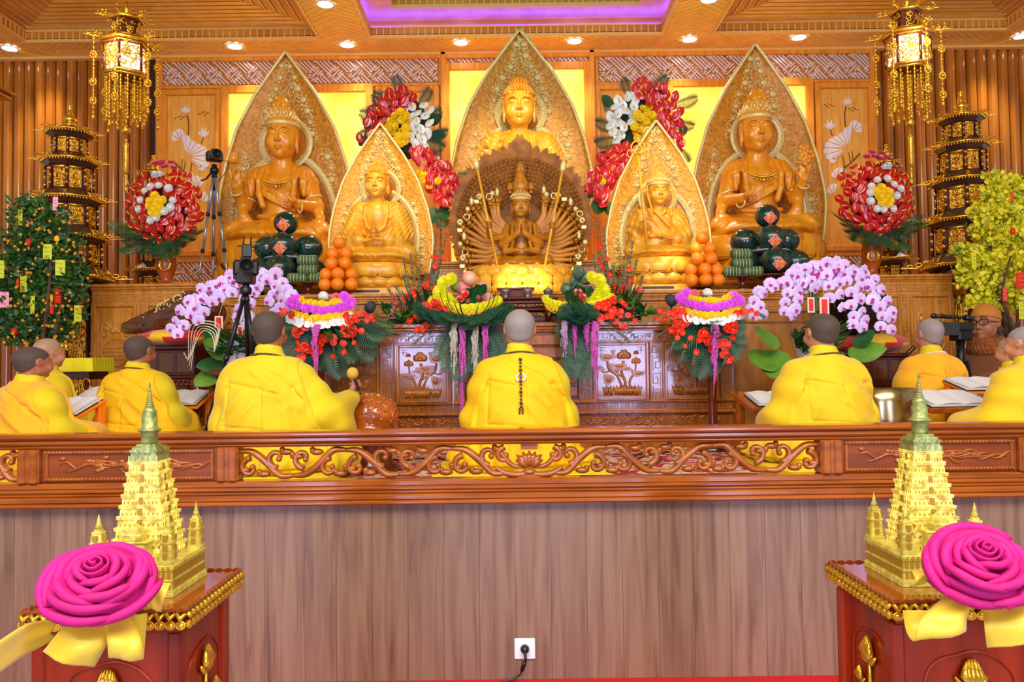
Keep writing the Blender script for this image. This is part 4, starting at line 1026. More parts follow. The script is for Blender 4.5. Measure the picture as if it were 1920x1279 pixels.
def body_buddha(kind):
    S=Sculpt((-.64,-.52,-.02),(.64,.36,.9),1/135); legs(S)
    S.ell((0,.10,.25),(.24,.17,.19),.06); S.ell((0,.08,.42),(.22,.155,.18),.06); S.ell((0,.07,.57),(.25,.155,.15),.06)
    S.cap((-.20,.08,.65),(.20,.08,.65),.095,.095,.06); S.cap((0,.07,.68),(0,.05,.82),.085,.078,.04)
    lap=kind in ('lap','staff')
    for s in (-1,1):
        if kind=='centre' and s<0:
            S.chain([(-.26,.07,.62),(-.35,.0,.38),(-.27,-.16,.44)],[.105,.115,.09],.05); S.cap((-.33,-.04,.36),(-.34,-.02,.18),.10,.12,.05)
            S.cap((-.25,-.19,.44),(-.245,-.2,.52),.045,.045,.02); hand(S,(-.245,-.20,.50),(-.03,0,1),(0,-1,0),.17,.12,1,.01,.03)
        elif kind=='staff' and s<0:
            S.chain([(-.26,.07,.62),(-.33,.0,.37),(-.25,-.20,.44)],[.10,.11,.085],.05); S.cap((-.31,-.06,.36),(-.33,-.04,.16),.10,.11,.05)
            hand(S,(-.245,-.22,.45),(.15,-.5,.75),(1,.2,0),.13,1.1,1,.012)
        else:
            S.chain([(s*.26,.07,.62),(s*.34,-.02,.34),(s*.20,-.22,.25)],[.105,.125,.085],.05)
            S.ell((s*.30,-.10,.22),(.10,.15,.13),.06)
    if lap:
        hand(S,(.15,-.255,.26),(-1,-.1,.02),(0,-.25,1),.17,.25,1,.012); 
        if kind=='lap': hand(S,(-.15,-.255,.245),(1,-.1,.02),(0,-.25,1),.17,.25,-1,.012)
    if kind!='staff':
        # bare chest framed by the robe
        S.ell((0,-.135,.62),(.115,.07,.20),.02,cut=True); S.ell((0,-.025,.57),(.15,.09,.17),.02)
        S.fold(lambda x,y,z: .0075*np.sin(78*(z-2.1*(x+.02)**2))*sst(.125,.16,np.abs(x-.01)+np.maximum(.44-z,0)*1.6)*sst(.05,.0,y)*sst(.24,.30,z)*sst(.70,.62,z))
        for s in (-1,1): S.chain([(s*.10,.06,.74),(s*.135,-.06,.66),(s*.145,-.10,.55),(s*.11,-.12,.42),(s*.03,-.125,.36)],[.025,.024,.022,.02,.02],.01)
    else:
        S.chain([(-.10,.05,.74),(-.07,-.07,.67),(.02,-.10,.56),(.12,-.10,.46)],[.026,.026,.024,.02],.01); S.chain([(.10,.05,.74),(.07,-.075,.67),(.0,-.10,.60)],[.026,.026,.02],.01)
        S.chain([(-.2,-.03,.33),(0,-.12,.32),(.2,-.03,.34)],[.025,.03,.025],.015)
        S.fold(lambda x,y,z: .007*np.sin(70*(z*.55+x*.75))*sst(.05,.0,y)*sst(.26,.32,z)*sst(.70,.60,z))
    S.fold(lambda x,y,z: .007*np.sin(60*(np.abs(x)+.35*z+.2*y))*sst(.22,.27,np.abs(x))*sst(.24,.3,z)*sst(.68,.6,z))
    return S.floor(0).data('seated_body',M['statue2'])
# ---------------------------------------------------------------- mandorla, lotus throne
PROF=[(0,0),(.05,.085),(.1,.17),(.28,.46),(.5,.73),(.73,.9),(.9,.98),(1.0,1.0),(1.15,.97),(1.3,.90),(1.42,.82)]
def profw(t):
    for (a,b),(c,d) in zip(PROF,PROF[1:]):
        if t<=c: return b+(d-b)*(t-a)/(c-a)
    return PROF[-1][1]
def mandorla(par,zap,zbot,hw,y,mt,big=True,th=.06,cx=0.0,headz=None,headr=.24,bodyr=(.4,.5),bodyz=.4,zmax=None,ringmat='palegold'):
    H=(zap-zbot); Hm=(zap-zmax) if zmax is not None else H*.72
    n=46;m=24;mb=MB()
    def wt(i): return (i/n)**1.15*H/Hm
    def pt(i,j,front):
        t=wt(i); w=profw(min(t,1.42))*hw; u=-1+2*j/m
        return (cx+u*w,y+(-th*.5-.05*(u*u)*(1 if front else 1) if front else th*.5-.05*u*u),zap-t*Hm)
    V=[pt(i,j,True) for i in range(n+1) for j in range(m+1)]+[pt(i,j,False) for i in range(n+1) for j in range(m+1)]
    o=(n+1)*(m+1); Fs=[]
    for i in range(n):
        for j in range(m):
            a=i*(m+1)+j; Fs.append((a,a+m+1,a+m+2,a+1)); Fs.append((o+a,o+a+1,o+a+m+2,o+a+m+1))
        for j in (0,m):
            a=i*(m+1)+j; q=(a,o+a,o+a+m+1,a+m+1); Fs.append(q if j==0 else q[::-1])
    mb.add(V,Fs); ob=mb.build('mandorla',mt,par)
    rim=MB()
    for s in (0,m): rim.tube([V[i*(m+1)+s] for i in range(n+1)],.016 if big else .011,8)
    rim.build('mandorla_rim',M[ringmat],ob)
    rg=MB()
    def ring(cz,rx,rz,w,a0,a1,yy):
        k=64
        for t in range(k):
            p,q=(a0+(a1-a0)*t/k,a0+(a1-a0)*(t+1)/k)
            V=[]
            for a in (p,q):
                for r,dy in ((-w,-.0),(-w*.5,-.014),(w*.5,-.014),(w,0)): V.append((cx+(rx+r)*math.sin(a),yy+dy,cz+(rz+r)*math.cos(a)))
            rg.add(V,[(0,1,5,4),(1,2,6,5),(2,3,7,6)],0,True)
            am=(p+q)/2; rg.ball((cx+rx*math.sin(am),yy-.016,cz+rz*math.cos(am)),(.013 if big else .009,.008,.013 if big else .009),6,4)
    if headz is not None:
        yy=y-th*.5-.034
        ring(headz,headr,headr,.032*(1 if big else .75),-PI*.86,PI*.86,yy-.012); ring(bodyz,bodyr[0],bodyr[1],.034*(1 if big else .75),-PI*.62,-PI*.10,yy); ring(bodyz,bodyr[0],bodyr[1],.034*(1 if big else .75),PI*.10,PI*.62,yy)
        dk=MB(); k=40
        V=[(cx,yy+.004,headz)]+[(cx+headr*.97*math.sin(2*PI*i/k),yy+.004,headz+headr*.97*math.cos(2*PI*i/k)) for i in range(k)]
        dk.add(V,[(0,1+(i+1)%k,1+i) for i in range(k)])
        for i in range(60):
            a=2*PI*i/60; dk.tube([(cx+headr*.55*math.sin(a),yy,headz+headr*.55*math.cos(a)),(cx+headr*.85*math.sin(a),yy,headz+headr*.85*math.cos(a))],.003,4)
        dk.build('nimbus_disc',M['statue'],ob)
        rg.build('nimbus_ring',M[ringmat],ob)
    rr=random.Random(int(zap*100))
    for s in (-1,1):
        for t0,fx,nn in ((.20,.35,3),(.46,.50,4),(.80,.72,3),(1.12,.80,4)):
            fl=MB()
            for k in range(nn):
                t=t0+(k-nn/2)*.075; w=profw(t)*hw; x=cx+s*(w*fx+rr.uniform(-.01,.03)*hw); z=zap-t*Hm
                u=(x-cx)/max(w,1e-3); yy=y-th*.5-.05*u*u; r=(.034 if big else .024)*rr.uniform(.8,1.15)
                fl.ball((x,yy-.006,z),(r,.022 if big else .016,r*.85),9,6); fl.ball((x,yy-.02,z),(r*.45,.014,r*.4),7,5)
                for q in range(7):
                    a=2*PI*q/7+k; fl.ball((x+math.cos(a)*r*1.35,yy-.002,z+math.sin(a)*r*1.3),(r*.34,.010,r*.3),6,4)
                for q in range(3):
                    a=rr.uniform(0,6.28); b=[(x+math.cos(a+e*.5)*r*(1.5+e*.5),yy-.002,z+math.sin(a+e*.5)*r*(1.5+e*.5)) for e in range(5)]; fl.tube(b,[r*.18*(1-.18*e) for e in range(5)],5)
            fl.build('flower_boss',M[ringmat],ob)
    return ob
def lotus(par,r,h,z0,mt,rows=((1.0,.55,.52,14),(1.02,.12,.45,14)),sy=.82,mt2=None,base=True):
    mb=MB()
    mb.lathe([(r*.86,0),(r*.92,h*.04),(r*.9,h*.12),(r*.80,h*.16),(r*.80,h*.3),(r*.88,h*.55),(r*.93,h*.8),(r*.93,h*.96),(r*.90,h),(0,h)],40,0,(0,0,z0),1,sy)
    mb.build('lotus_base',mt,par)
    pt=MB()
    for rad,zb,ph,n in rows:
        for i in range(n):
            a=2*PI*(i+(.5 if zb<.3 else 0))/n; hh=h*ph; w=PI*rad*r/n*1.04
            def fn(u,v,a=a,rad=rad,zb=zb,hh=hh,w=w):
                t=v; x=(u-.5)*2; env=math.sin(PI*(.20+.80*t))**.62 if t<.99 else 0.0
                bul=math.sin(PI*min(1,t*.9+.1))*.085*r*(1-.5*x*x)+.03*r*(t>.8)*(t-.8)*5
                rr_=r*rad*.90+bul; ang=a+x*w/(r*rad)*env
                return (rr_*math.cos(ang),rr_*math.sin(ang)*sy,z0+h*zb+hh*t)
            pt.grid(fn,6,8)
            def fn2(u,v,fn=fn):
                p=Vector(fn(.5+(u-.5)*.62,.10+v*.66)); q=Vector((p.x,p.y/sy,0)).normalized(); return (p.x+q.x*.012,p.y+q.y*.012,p.z)
            pt.grid(fn2,4,5)
    pt.build('lotus_petals',mt2 or mt,par)
def necklace(par,loc,sc):
    mb=MB()
    for i in range(25):
        a=-1.35+2.7*i/24; x=.15*math.sin(a); z=.585-.085*math.cos(a)+.03; y=-.055-.055*math.cos(a)
        mb.ball((x,y,z),(.011,.009,.012),7,5)
        if i%2==0: mb.ball((x*.98,y-.006,z-.026),(.010,.008,.014),6,4)
    for i in range(8): mb.ball((0,-.118+.002*i,.50-.016*i),.006,6,4)
    mb.ball((0,-.118,.50),(.02,.012,.016),8,5)
    return mb.build('necklace',M['gold'],par,loc,None,sc)
def bracelet(mb,c,d,r):
    c=Vector(c); d=Vector(d).normalized(); a=d.orthogonal().normalized(); b=d.cross(a)
    mb.tube([c+(a*math.cos(2*PI*i/16)+b*math.sin(2*PI*i/16))*r for i in range(16)],.008,6,closed=True)
def statue(name,label,px,seat_y,D,sc,base_z,thr,group=None):
    q=P(px,seat_y,D); t=thing(name,label,'statue',(q.x,D,base_z),0,group); return t,q.z-base_z
BOD=body_bodhisattva()
def bodhisattva(px,label,mir,apex,mcx,mL):
    t,z=statue('bodhisattva_statue',label,px,461 if not mir else 450,7.45,.97,2.03,.6)
    sc=.97
    hz=P(px,291 if not mir else 278,7.3).z-2.03; zs=(hz-z)/.765; dx=.03*(1 if not mir else -1)
    b=link('seated_body',BOD,t,(0,0,z),None,(sc*(-1 if mir else 1),sc,zs))
    hs=(.395*sc,.42*sc,.45*sc)
    hd=head_obj(t,M['statue'],(dx,.02*sc,hz),hs,.06)
    crown(t,M['statue'],M['palegold'],(dx,.02*sc,hz),hs,.55,.06)
    necklace(t,(0,0,z),(sc,sc,zs))
    br=MB(); s=-1 if mir else 1
    bracelet(br,(-s*.368*sc,-.14*sc,z+.49*sc),(0,-.7,.8),.05*sc); bracelet(br,(s*.25*sc,-.185*sc,z+.332*sc),(-.7,-.6,0),.048*sc); bracelet(br,(s*.33*sc,.03*sc,z+.46*sc),(.3,-.1,-1),.082*sc); bracelet(br,(-s*.31*sc,.03*sc,z+.46*sc),(-.3,-.1,-1),.08*sc)
    br.build('bracelet',M['palegold'],t)
    hx=-s*.375*sc; bd=MB()
    if not mir:
        bd.tube([(hx,-.22*sc,z+.60*sc),(hx+.01,-.22*sc,z+.76*sc)],.008,6)
        for a in range(6): bd.ball((hx+.01+.018*math.cos(a),-.22*sc+.018*math.sin(a),z+.80*sc),(.032,.03,.05),8,6)
        bd.build('lotus_bud',M['statue'],t)
    else:
        for i in range(16):
            a=i*2.4; r=.018*math.sqrt(i); bd.ball((hx+r*math.cos(a),-.20*sc,z+.78*sc+r*1.2*math.sin(a)),(.03,.02,.026),8,5)
        bd.tube([(hx,-.22*sc,z+.60*sc),(hx,-.2*sc,z+.76*sc)],.008,6); bd.build('cloud_emblem',M['statue'],t)
    lotus(t,.60,z+.02,0,M['statue'],((1.0,.50,.5,13),(1.04,.08,.46,13)),.62)
    top=P(apex[0],apex[1],7.85); cx=P(mcx,300,7.85).x-t.location.x
    mandorla(t,top.z-2.03,z-.05,mL,.38,M['mandorla'],True,.06,cx,hz+.25*sc,.235,(.475,.66),z+.30*sc,zmax=P(mcx,388,7.85).z-2.03)
    return t
bodhisattva(524,'large seated bodhisattva statue with a tall crown holding up a lotus bud, at the left',False,(537,104),541,.655)
bodhisattva(1428,'large seated bodhisattva statue with a tall crown holding up a cloud emblem, at the right',True,(1418,89),1415,.66)
# central Buddha
t,z=statue('buddha_statue','largest seated buddha statue with a raised open palm, under the central mandorla',976,410,7.45,1.02,2.24,.6); sc=1.0
q=P(976,232,7.35).z-2.24; z=q-.77*sc
link('seated_body',body_buddha('centre'),t,(0,0,z),None,sc); head_obj(t,M['statue2'],(0,.0,z+.76*sc),.40*sc,.05); curls(t,M['statue'],(0,.0,z+.76*sc),.40*sc,.05)
lotus(t,.62,z+.02,0,M['statue'],((1.0,.5,.5,14),(1.03,.08,.46,14)),.62)
mb=MB()
for s in (-1,1):
    for i in range(26): 
        v=i/25; mb.ball((s*(.135+.03*math.sin(PI*v))*sc,(.06-.21*min(1,v*3)+.0*v)*sc-.012,z+(.74-.42*v)*sc),.009,6,4)
mb.build('bead_string',M['statue2'],t)
mb=MB(); zz=z+.60*sc; yy=-.128*sc
def sv(a,b): mb.tube([(a[0],yy,zz+a[1]),(b[0],yy,zz+b[1])],.0045,5)
for a,b in (((-.024,.024),(-.024,0)),((-.024,0),(.024,0)),((.024,0),(.024,-.024)),((0,.024),(0,-.024)),((0,.024),(.024,.024)),((0,-.024),(-.024,-.024))): sv((-a[0],a[1]),(-b[0],b[1]))
mb.build('chest_emblem',M['inkline'],t)
top=P(976,63,7.87); cx=P(977,300,7.87).x-t.location.x
mandorla(t,top.z-2.24,.06,.70,.40,M['mandorla'],True,.06,cx,z+1.0*sc,.225,(.47,.58),z+.32*sc,zmax=P(976,345,7.87).z-2.24)
# the two smaller front statues
def small(px,seat,kind,label,apex,mcx,sc,sx,hs):
    t,z=statue('buddha_statue' if kind=='lap' else 'bodhisattva_statue',label,px,seat,6.68,sc,1.88,.4)
    hz=P(px,368 if kind=='lap' else 382,6.6).z-1.88
    link('seated_body',body_buddha(kind),t,(0,0,z),None,(sc*sx,sc,(hz-z)/.77))
    head_obj(t,M['statue2'],(0,0,hz),hs*sc,.05)
    if kind=='lap':
        curls(t,M['statue2'],(0,0,hz),hs*sc,.05)
        st=MB(); y=-.26*sc; zz=z+.285*sc
        st.lathe([(.03,0),(.034,.012),(.022,.02),(.03,.03),(.036,.05),(.028,.075),(.012,.085),(.02,.095),(.008,.115),(.012,.12),(.003,.15),(0,.155)],12,0,(0,y,zz)); st.build('votive_stupa',M['statue'],t)
    else:
        crown(t,M['statue2'],M['palegold'],(0,0,hz),hs*sc,.34,.05,False)
        mb=MB(); mb.ball((0,.03,hz+1.12*hs*sc),(.022,.022,.03),8,6); mb.build('crown_finial',M['palegold'],t)
        rb=MB()
        for s in (-1,1): rb.tube(spline([(s*.42*hs*sc,-.02,hz+.72*hs*sc),(s*.44*hs*sc,-.07,hz+.3*hs*sc),(s*.36*hs*sc,-.12,hz-.15*hs*sc),(s*.34*hs*sc,-.13,hz-.5*hs*sc)],5),.009,6)
        rb.build('crown_ribbon',M['statue2'],t)
        sf=MB(); a=Vector((P(1197,296,6.45).x-t.location.x,-.22,P(1187,292,6.45).z-1.88)); b=Vector((P(1217,484,6.4).x-t.location.x,-.24,z+.02))
        sf.tube([a,b],.012,8)
        for s in (-1,1):
            for R in (.055,.035): sf.tube([(a.x+s*(R*math.sin(k/10*PI)),a.y,a.z+.02+R*1.9*(1-math.cos(k/10*PI))/2) for k in range(11)],.008,6)
            sf.tube([(a.x+s*(.07+.02*math.cos(2*PI*k/12)),a.y,a.z+.02+.03*math.sin(2*PI*k/12)) for k in range(12)],.006,5,closed=True)
        sf.ball((a.x,a.y,a.z+.13),(.014,.014,.03),8,6); sf.build('ringed_staff',M['statue2'],t)
    r=.34; lotus(t,r,z+.01-.10,.08,M['statue2'],((1.0,.42,.56,11),(1.02,.05,.36,16)),.85)
    pb=MB(); pb.bbox((-.36,-.27,0),(.36,.34,.075),.006); pb.box((-.2,-.274,.035),(.06,-.26,.055),1); pb.build('plinth',[M['statue2'],M['black']],t)
    top=P(apex[0],apex[1],7.0); cx=P(mcx,400,7.0).x-t.location.x
    mandorla(t,top.z-1.88,z-.06,.455,.30,M['mandorla2'],False,.05,cx,hz+.5*hs*sc,.158 if kind=='lap' else .15,(.315,.43),z+.36*sc,zmax=P(mcx,455,7.0).z-1.88)
    return t
small(708,496,'lap','medium seated buddha statue with hands in its lap, left of the many-armed statue',(715,237),717,.70,.93,.37)
small(1237,486,'staff','medium seated bodhisattva statue with a crown and a long ringed staff',(1228,232),1230,.62,.95,.38)
# many-armed Guanyin
t,z=statue('bodhisattva_statue','brown many-armed praying bodhisattva statue with a fan of hands, centre front',978,506,6.55,.57,1.88,.4); sc=.57
S=Sculpt((-.60,-.5,-.02),(.60,.34,.86),1/135); legs(S)
S.ell((0,.10,.24),(.17,.14,.17),.05); S.ell((0,.08,.38),(.15,.115,.15),.05); S.ell((0,.07,.55),(.20,.13,.14),.05)
S.cap((-.18,.08,.64),(.18,.08,.64),.07,.07,.05); S.cap((0,.07,.66),(0,.04,.80),.075,.068,.04)
for s in (-1,1):
    S.chain([(s*.23,.06,.62),(s*.31,-.04,.38)],[.072,.07],.03); S.chain([(s*.31,-.04,.37),(s*.06,-.22,.50)],[.066,.04],.02)
    hand(S,(s*.04,-.22,.50),(-s*.08,-.03,1),(-s,0,0),.17,.05,-s,.008,.01)
    S.chain([(s*.24,.03,.40),(s*.26,-.10,.26),(s*.07,-.24,.25)],[.055,.055,.036],.02); hand(S,(s*.09,-.24,.255),(-1*s,-.1,0),(0,-.2,1),.14,.3,s,.01)
    S.chain([(s*.10,.08,.73),(s*.14,-.04,.66),(s*.15,-.09,.54),(s*.13,-.11,.40),(s*.17,-.18,.26)],[.03,.03,.03,.028,.03],.01)
    S.chain([(s*.15,.08,.70),(s*.22,-.0,.64),(s*.23,-.06,.5),(s*.21,-.09,.36)],[.03,.034,.03,.03],.01)
S.floor(0).build('seated_body',M['guanyin'],t,(0,0,z),None,(sc*.88,sc,sc))
hz=z+.76*sc; hs=.36*sc; head_obj(t,M['guanyin'],(0,0,hz),hs,.08); crown(t,M['guanyin'],M['palegold'],(0,0,hz),hs,.3,.08,True)
for i,(dx,dz,s) in enumerate(((0,1.25,.42),(-.42,1.1,.34),(.42,1.1,.34),(0,1.75,.5))): head_obj(t,M['guanyin'],(dx*hs,.02-.05*hs,hz+dz*hs),hs*s,.0).name='tier_face'
mb=MB(); mb.lathe([(.30,1.0),(.36,1.2),(.30,1.45),(.2,1.7),(.18,2.1),(.05,2.3),(0,2.32)],14,0,(0,.08,0)); mb.build('head_tower',M['guanyin'],t,(0,0,hz),None,hs)
dc=P(978,415,6.7).z-1.88; DY=.16
mb=MB(); R=.60
V=[];NN=220
for i in range(NN):
    a=2*PI*i/NN; top=math.cos(a); k=R*(1+.025*(i%2)+.02*math.sin(i*1.7))
    if top>.55:
        d=abs(a if a<PI else a-2*PI); k+=.115*max(0,1-(d/.19)**1.3)+.035*(math.sin(d*22)**2)*(1 if d>.19 else 0)+(.02 if d<.6 else 0)
    if top<-.78: k=R*.78/abs(top)*1.0
    V.append((k*math.sin(a),dc+k*math.cos(a)))
mb.prism(V[::-1],DY,DY+.03); mb.build('lace_disc',M['lace'],t)
mb=MB()
for ri in range(11):
    r=.20+ri*.033; n=int(2*PI*r/.019)
    for j in range(n):
        a=2*PI*j/n+ri*.3
        if math.cos(a)<-.55: continue
        c=Vector((r*math.sin(a),DY-.006-.0*ri,dc+r*math.cos(a))); d=Vector((math.sin(a),0,math.cos(a)))
        mb.tube([c-d*.010,c+d*.012+Vector((0,-.012,0))],[.0065,.003],5,1 if j%2 else 0)
    mb.tube([((r+.016)*math.sin(2*PI*i/60),DY-.002,dc+(r+.016)*math.cos(2*PI*i/60)) for i in range(60)],.0045,5,0,closed=True)
mb.build('rings_of_small_hands',[M['lace'],M['guanyin']],t)
rr=random.Random(3)
for s in (-1,1):
    for i in range(17):
        el=math.radians(72-7.0*i)+rr.uniform(-.04,.04); L=(.27+.13*min(1,i/5))*rr.uniform(.90,1.05)*.93 if i<9 else .37*rr.uniform(.88,1.05)
        z0=z+(.60-.022*i)*sc; a=Vector((s*.20*sc,.05,z0)); e=a+Vector((s*math.cos(el-.25),-.12-.02*(i%3),math.sin(el-.25)))*L*.52; w=e+Vector((s*math.cos(el+.28),-.06,math.sin(el+.28)))*L*.46
        mb=MB(); mb.tube(spline([a,(a+e)/2,e,(e+w)/2,w],3),[.030,.030,.030,.029,.028,.028,.027,.025,.023,.021,.018,.016,.015],8)
        d=(w-e).normalized(); mb.ball(w+d*.022,(.020,.014,.020),8,5)
        up=Vector((0,-.3,1)); sd=d.cross(up).normalized()
        for f in range(4):
            o=w+d*.034+sd*(f-1.5)*.0095; mb.tube([o,o+d*.020+up*.004,o+d*.033+up*.014],[.0055,.005,.003],5)
        mb.tube([w+d*.008+sd*.018,w+d*.022+sd*.03+up*.01,w+d*.034+sd*.026+up*.02],[.006,.005,.003],5)
        bracelet(mb,w-d*.012,d,.018)
        mb.add([],[])
        tip=w+d*.05+Vector((0,-.006,.03)); k=i%5
        if k==0: mb.lathe([(.02,0),(.014,.02),(.02,.04),(.006,.06),(0,.075)],8,1,tip-Vector((0,0,.02)))
        elif k==1: mb.ball(tip,(.022,.018,.022),8,6,1)
        elif k==2: mb.tube([tip+Vector((.024*math.cos(2*PI*q/12),0,.024*math.sin(2*PI*q/12))) for q in range(12)],.006,5,1,closed=True)
        elif k==3:
            for q in range(6): mb.ball(tip+Vector((.016*math.cos(q),-.004,.016*math.sin(q))),(.012,.008,.012),6,4,1)
        else: mb.bbox(tip-Vector((.022,.006,.016)),tip+Vector((.022,.006,.016)),.003,1)
        mb.build('arm',[M['guanyin'],M['palegold']],t)
for s,pa,pb in ((-1,(895,317),(934,505)),(1,(1054,322),(1021,503))):
    A=P(pa[0],pa[1],6.32); B=P(pb[0],pb[1],6.28); o=t.location
    A=A-o;B=B-o; mb=MB(); mb.tube([A,B],.010,8); d=(A-B).normalized(); mb.tube([A,A+d*.02,A+d*.05,A+d*.13],[.016,.022,.026,.002],8,1)
    mb.build('spear',[M['statue2'],M['palegold']],t)
    hnd=A+(B-A)*.56; sh=Vector((s*.20*sc,.0,z+.5*sc)); mb=MB(); mb.tube(spline([sh,(sh+hnd)/2+Vector((s*.06,.02,-.05)),hnd+Vector((0,.02,-.0))],5),[.03,.03,.03,.029,.028,.028,.026,.024,.022,.02,.018],8)
    for f in range(4): mb.tube([hnd+Vector((-.02,.0,.022-.013*f)),hnd+Vector((0,-.018,.02-.013*f)),hnd+Vector((.02,.0,.018-.013*f))],.0075,6)
    mb.ball(hnd+Vector((0,.012,0)),(.022,.014,.03),8,6); mb.build('arm',M['guanyin'],t)
lotus(t,.43,z+.01,0,M['statue2'],((.98,.55,.50,20),(1.03,.28,.5,20),(1.03,.02,.45,20)),.78,M['statue2'])
spot('lotus_lamp',(0.0,6.08,1.95),(0.05,6.5,1.99),4,(1.0,0.78,0.30),130,.9,.03); spot('lotus_lamp',(0.24,6.08,1.95),(0.16,6.5,1.99),3,(1.0,0.78,0.30),130,.9,.03)
spot('lotus_lamp',(1.45,6.0,2.6),(1.33,6.4,2.0),24,(1.0,0.80,0.3),40,.8,.05)
# ---------------------------------------------------------------- pagoda towers and hanging lanterns
def ringpts(r,n,z,ph): return [(r*math.cos(2*PI*i/n+ph),r*math.sin(2*PI*i/n+ph),z) for i in range(n)]
def scrollgold(mb,base,out,L,mi=0,up=Vector((0,0,1))):
    "gold double loop growing outward from a roof corner"
    b=Vector(base); o=Vector(out).normalized()
    mb.tube(spline([b-o*L*.7+up*L*.28,b-o*L*.2+up*L*.10,b+o*L*.2,b+o*L*.7+up*L*.04,b+o*L*1.0+up*L*.02],4),L*.055,6,mi)
    for c,r in ((b-o*L*.35+up*L*.30,L*.15),(b+o*L*.05+up*L*.20,L*.17),(b+o*L*.50+up*L*.12,L*.14)):
        mb.tube([c+o*math.cos(2*PI*k/10)*r+up*math.sin(2*PI*k/10)*r*.62 for k in range(10)],L*.045,5,mi,closed=True)
def tower(name,label,loc,tiers,zfin,zroof,base_half,n=8,group=None):
    "tiers: (z_eave, eave_half, body_half) from the top down, z relative to loc"
    t=thing(name,label,'pagoda',loc,0,group); ph=-PI/2+PI/n
    k=1/math.cos(PI/n)
    def frust(mb,r0,z0,r1,z1,mi=0,cap=True):
        A=ringpts(r0,n,z0,ph);B=ringpts(r1,n,z1,ph); mb.add(A+B,[(i,(i+1)%n,n+(i+1)%n,n+i) for i in range(n)]+([tuple(range(n))[::-1],tuple(range(n,2*n))] if cap else []),mi,False)
    for ti,(ze,eh,bh) in enumerate(tiers):
        ztop=zroof if ti==0 else ze+(eh-bh*.8)*.5
        nxt=tiers[ti+1] if ti+1<len(tiers) else None
        zb=(nxt[0]+(nxt[1]-nxt[2]*.8)*.5) if nxt else 0.0
        rf=MB(); nb=tiers[ti-1][2] if ti else .02
        frust(rf,eh*.86,ze+.012,nb*1.05,ztop,0); frust(rf,bh*1.0,ze-.045,eh*.84,ze+.004,0)
        ro=rf.build('roof',M['roof'],t)
        g=MB()
        pts=ringpts(eh*.86,n,ze+.006,ph); g.tube(pts,.011 if eh>.2 else .008,6,closed=True)
        for i in range(n):
            a,b=Vector(pts[i]),Vector(pts[(i+1)%n]); m=max(4,int((b-a).length/.024))
            for j in range(m): g.ball(a+(b-a)*((j+.5)/m)-Vector((0,0,.014)),(.008,.008,.012),5,4)
            d=a-Vector((0,0,a.z)); scrollgold(g,a,d,eh*.36)
            q=Vector(ringpts(nb*1.1,n,ztop,ph)[i]); g.tube([q,a],.006,5)
        g.build('roof_gilding',M['gold'],ro)
        z1=ze-.045; H=z1-zb
        if H<.03: continue
        bd=MB(); frust(bd,bh*.90,zb,bh*.90,z1); 
        for i in range(n):
            p=ringpts(bh,n,0,ph)[i]; bd.tube([(p[0],p[1],zb),(p[0],p[1],z1)],bh*.055,7)
            for v in (.25,.55,.8): bd.ball((p[0]*1.02,p[1]*1.02,zb+H*v),bh*.075,6,5,1)
        bd.build('storey',[M['darkred'],M['gold']],t)
        pn=MB()
        for i in range(n):
            a,b=Vector(ringpts(bh*.93,n,0,ph)[i]),Vector(ringpts(bh*.93,n,0,ph)[(i+1)%n]); nn=(a+b).normalized(); tg=(b-a)
            def Q(u,v,d=0.0): return a+tg*u+Vector((0,0,zb+H*v))+nn*d
            pn.add([Q(.14,.08),Q(.86,.08),Q(.86,.86),Q(.14,.86)],[(0,1,2,3)],0,False)
            w=tg.length
            for v0,v1 in ((.08,.13),(.82,.95)): pn.tube([Q(.12,(v0+v1)/2,.004),Q(.88,(v0+v1)/2,.004)],H*(v1-v0)*.5,5,1)
            rr=random.Random(i*7+ti)
            for c,(ru,rv) in (((.5,.30),(.26,.13)),((.5,.52),(.22,.12)),((.5,.72),(.12,.08))):
                pn.tube([Q(c[0]+ru*math.cos(2*PI*q/12),c[1]+rv*math.sin(2*PI*q/12),.006) for q in range(12)],w*.05,5,1,closed=True)
                pn.ball(Q(c[0],c[1],.004),(w*.09,w*.09,H*.04),6,4,1)
            for e in range(6):
                u,v=rr.uniform(.2,.8),rr.uniform(.12,.8); pn.tube([Q(u+.1*math.cos(q*1.1+e),v+.05*math.sin(q*1.1+e),.004) for q in range(5)],w*.035,5,1)
        pn.build('gilded_panel',[M['gilt_red'],M['gold']],t)
    f=MB(); h=zfin-zroof
    f.lathe([(.05,-.01),(.055,.02*h/.2),(.03,.10*h),(.045,.16*h),(.062,.28*h),(.05,.38*h),(.028,.44*h),(.03,.5*h),(.02,.7*h),(.012,.88*h),(.022,.92*h),(.02,.98*h),(0,h)],12,0,(0,0,zroof)); f.build('finial',M['gold'],t)
    b=MB(); frust(b,base_half*1.12,0,base_half*1.12,.05); b.build('plinth',M['darkred'],t)
    return t
def towpx(px,pys,D,zb): return [(P(px,y,D).z-zb,e*D/F,b*D/F) for y,e,b in pys]
cx=P(136,500,6.92)
tower('pagoda_tower','tall dark many-storeyed pagoda with gilded eaves left of the left cabinet, behind the kumquat tree',(cx.x-.03,6.92,PZ0),
  towpx(136,((251,50,30),(305,58,40),(376,67,47),(447,78,54),(523,90,58)),6.92,PZ0),P(136,197,6.92).z-PZ0,P(136,236,6.92).z-PZ0,.30,8,'tall gilded pagodas')
cx=P(1797,480,6.92)
tower('pagoda_tower','tall dark many-storeyed pagoda with gilded eaves right of the right cabinet, behind the blossoming tree',(cx.x+.06,6.92,PZ0),
  towpx(1797,((224,48,30),(276,56,40),(342,65,47),(416,76,54),(500,90,58)),6.92,PZ0),P(1797,171,6.92).z-PZ0,P(1797,212,6.92).z-PZ0,.30,8,'tall gilded pagodas')
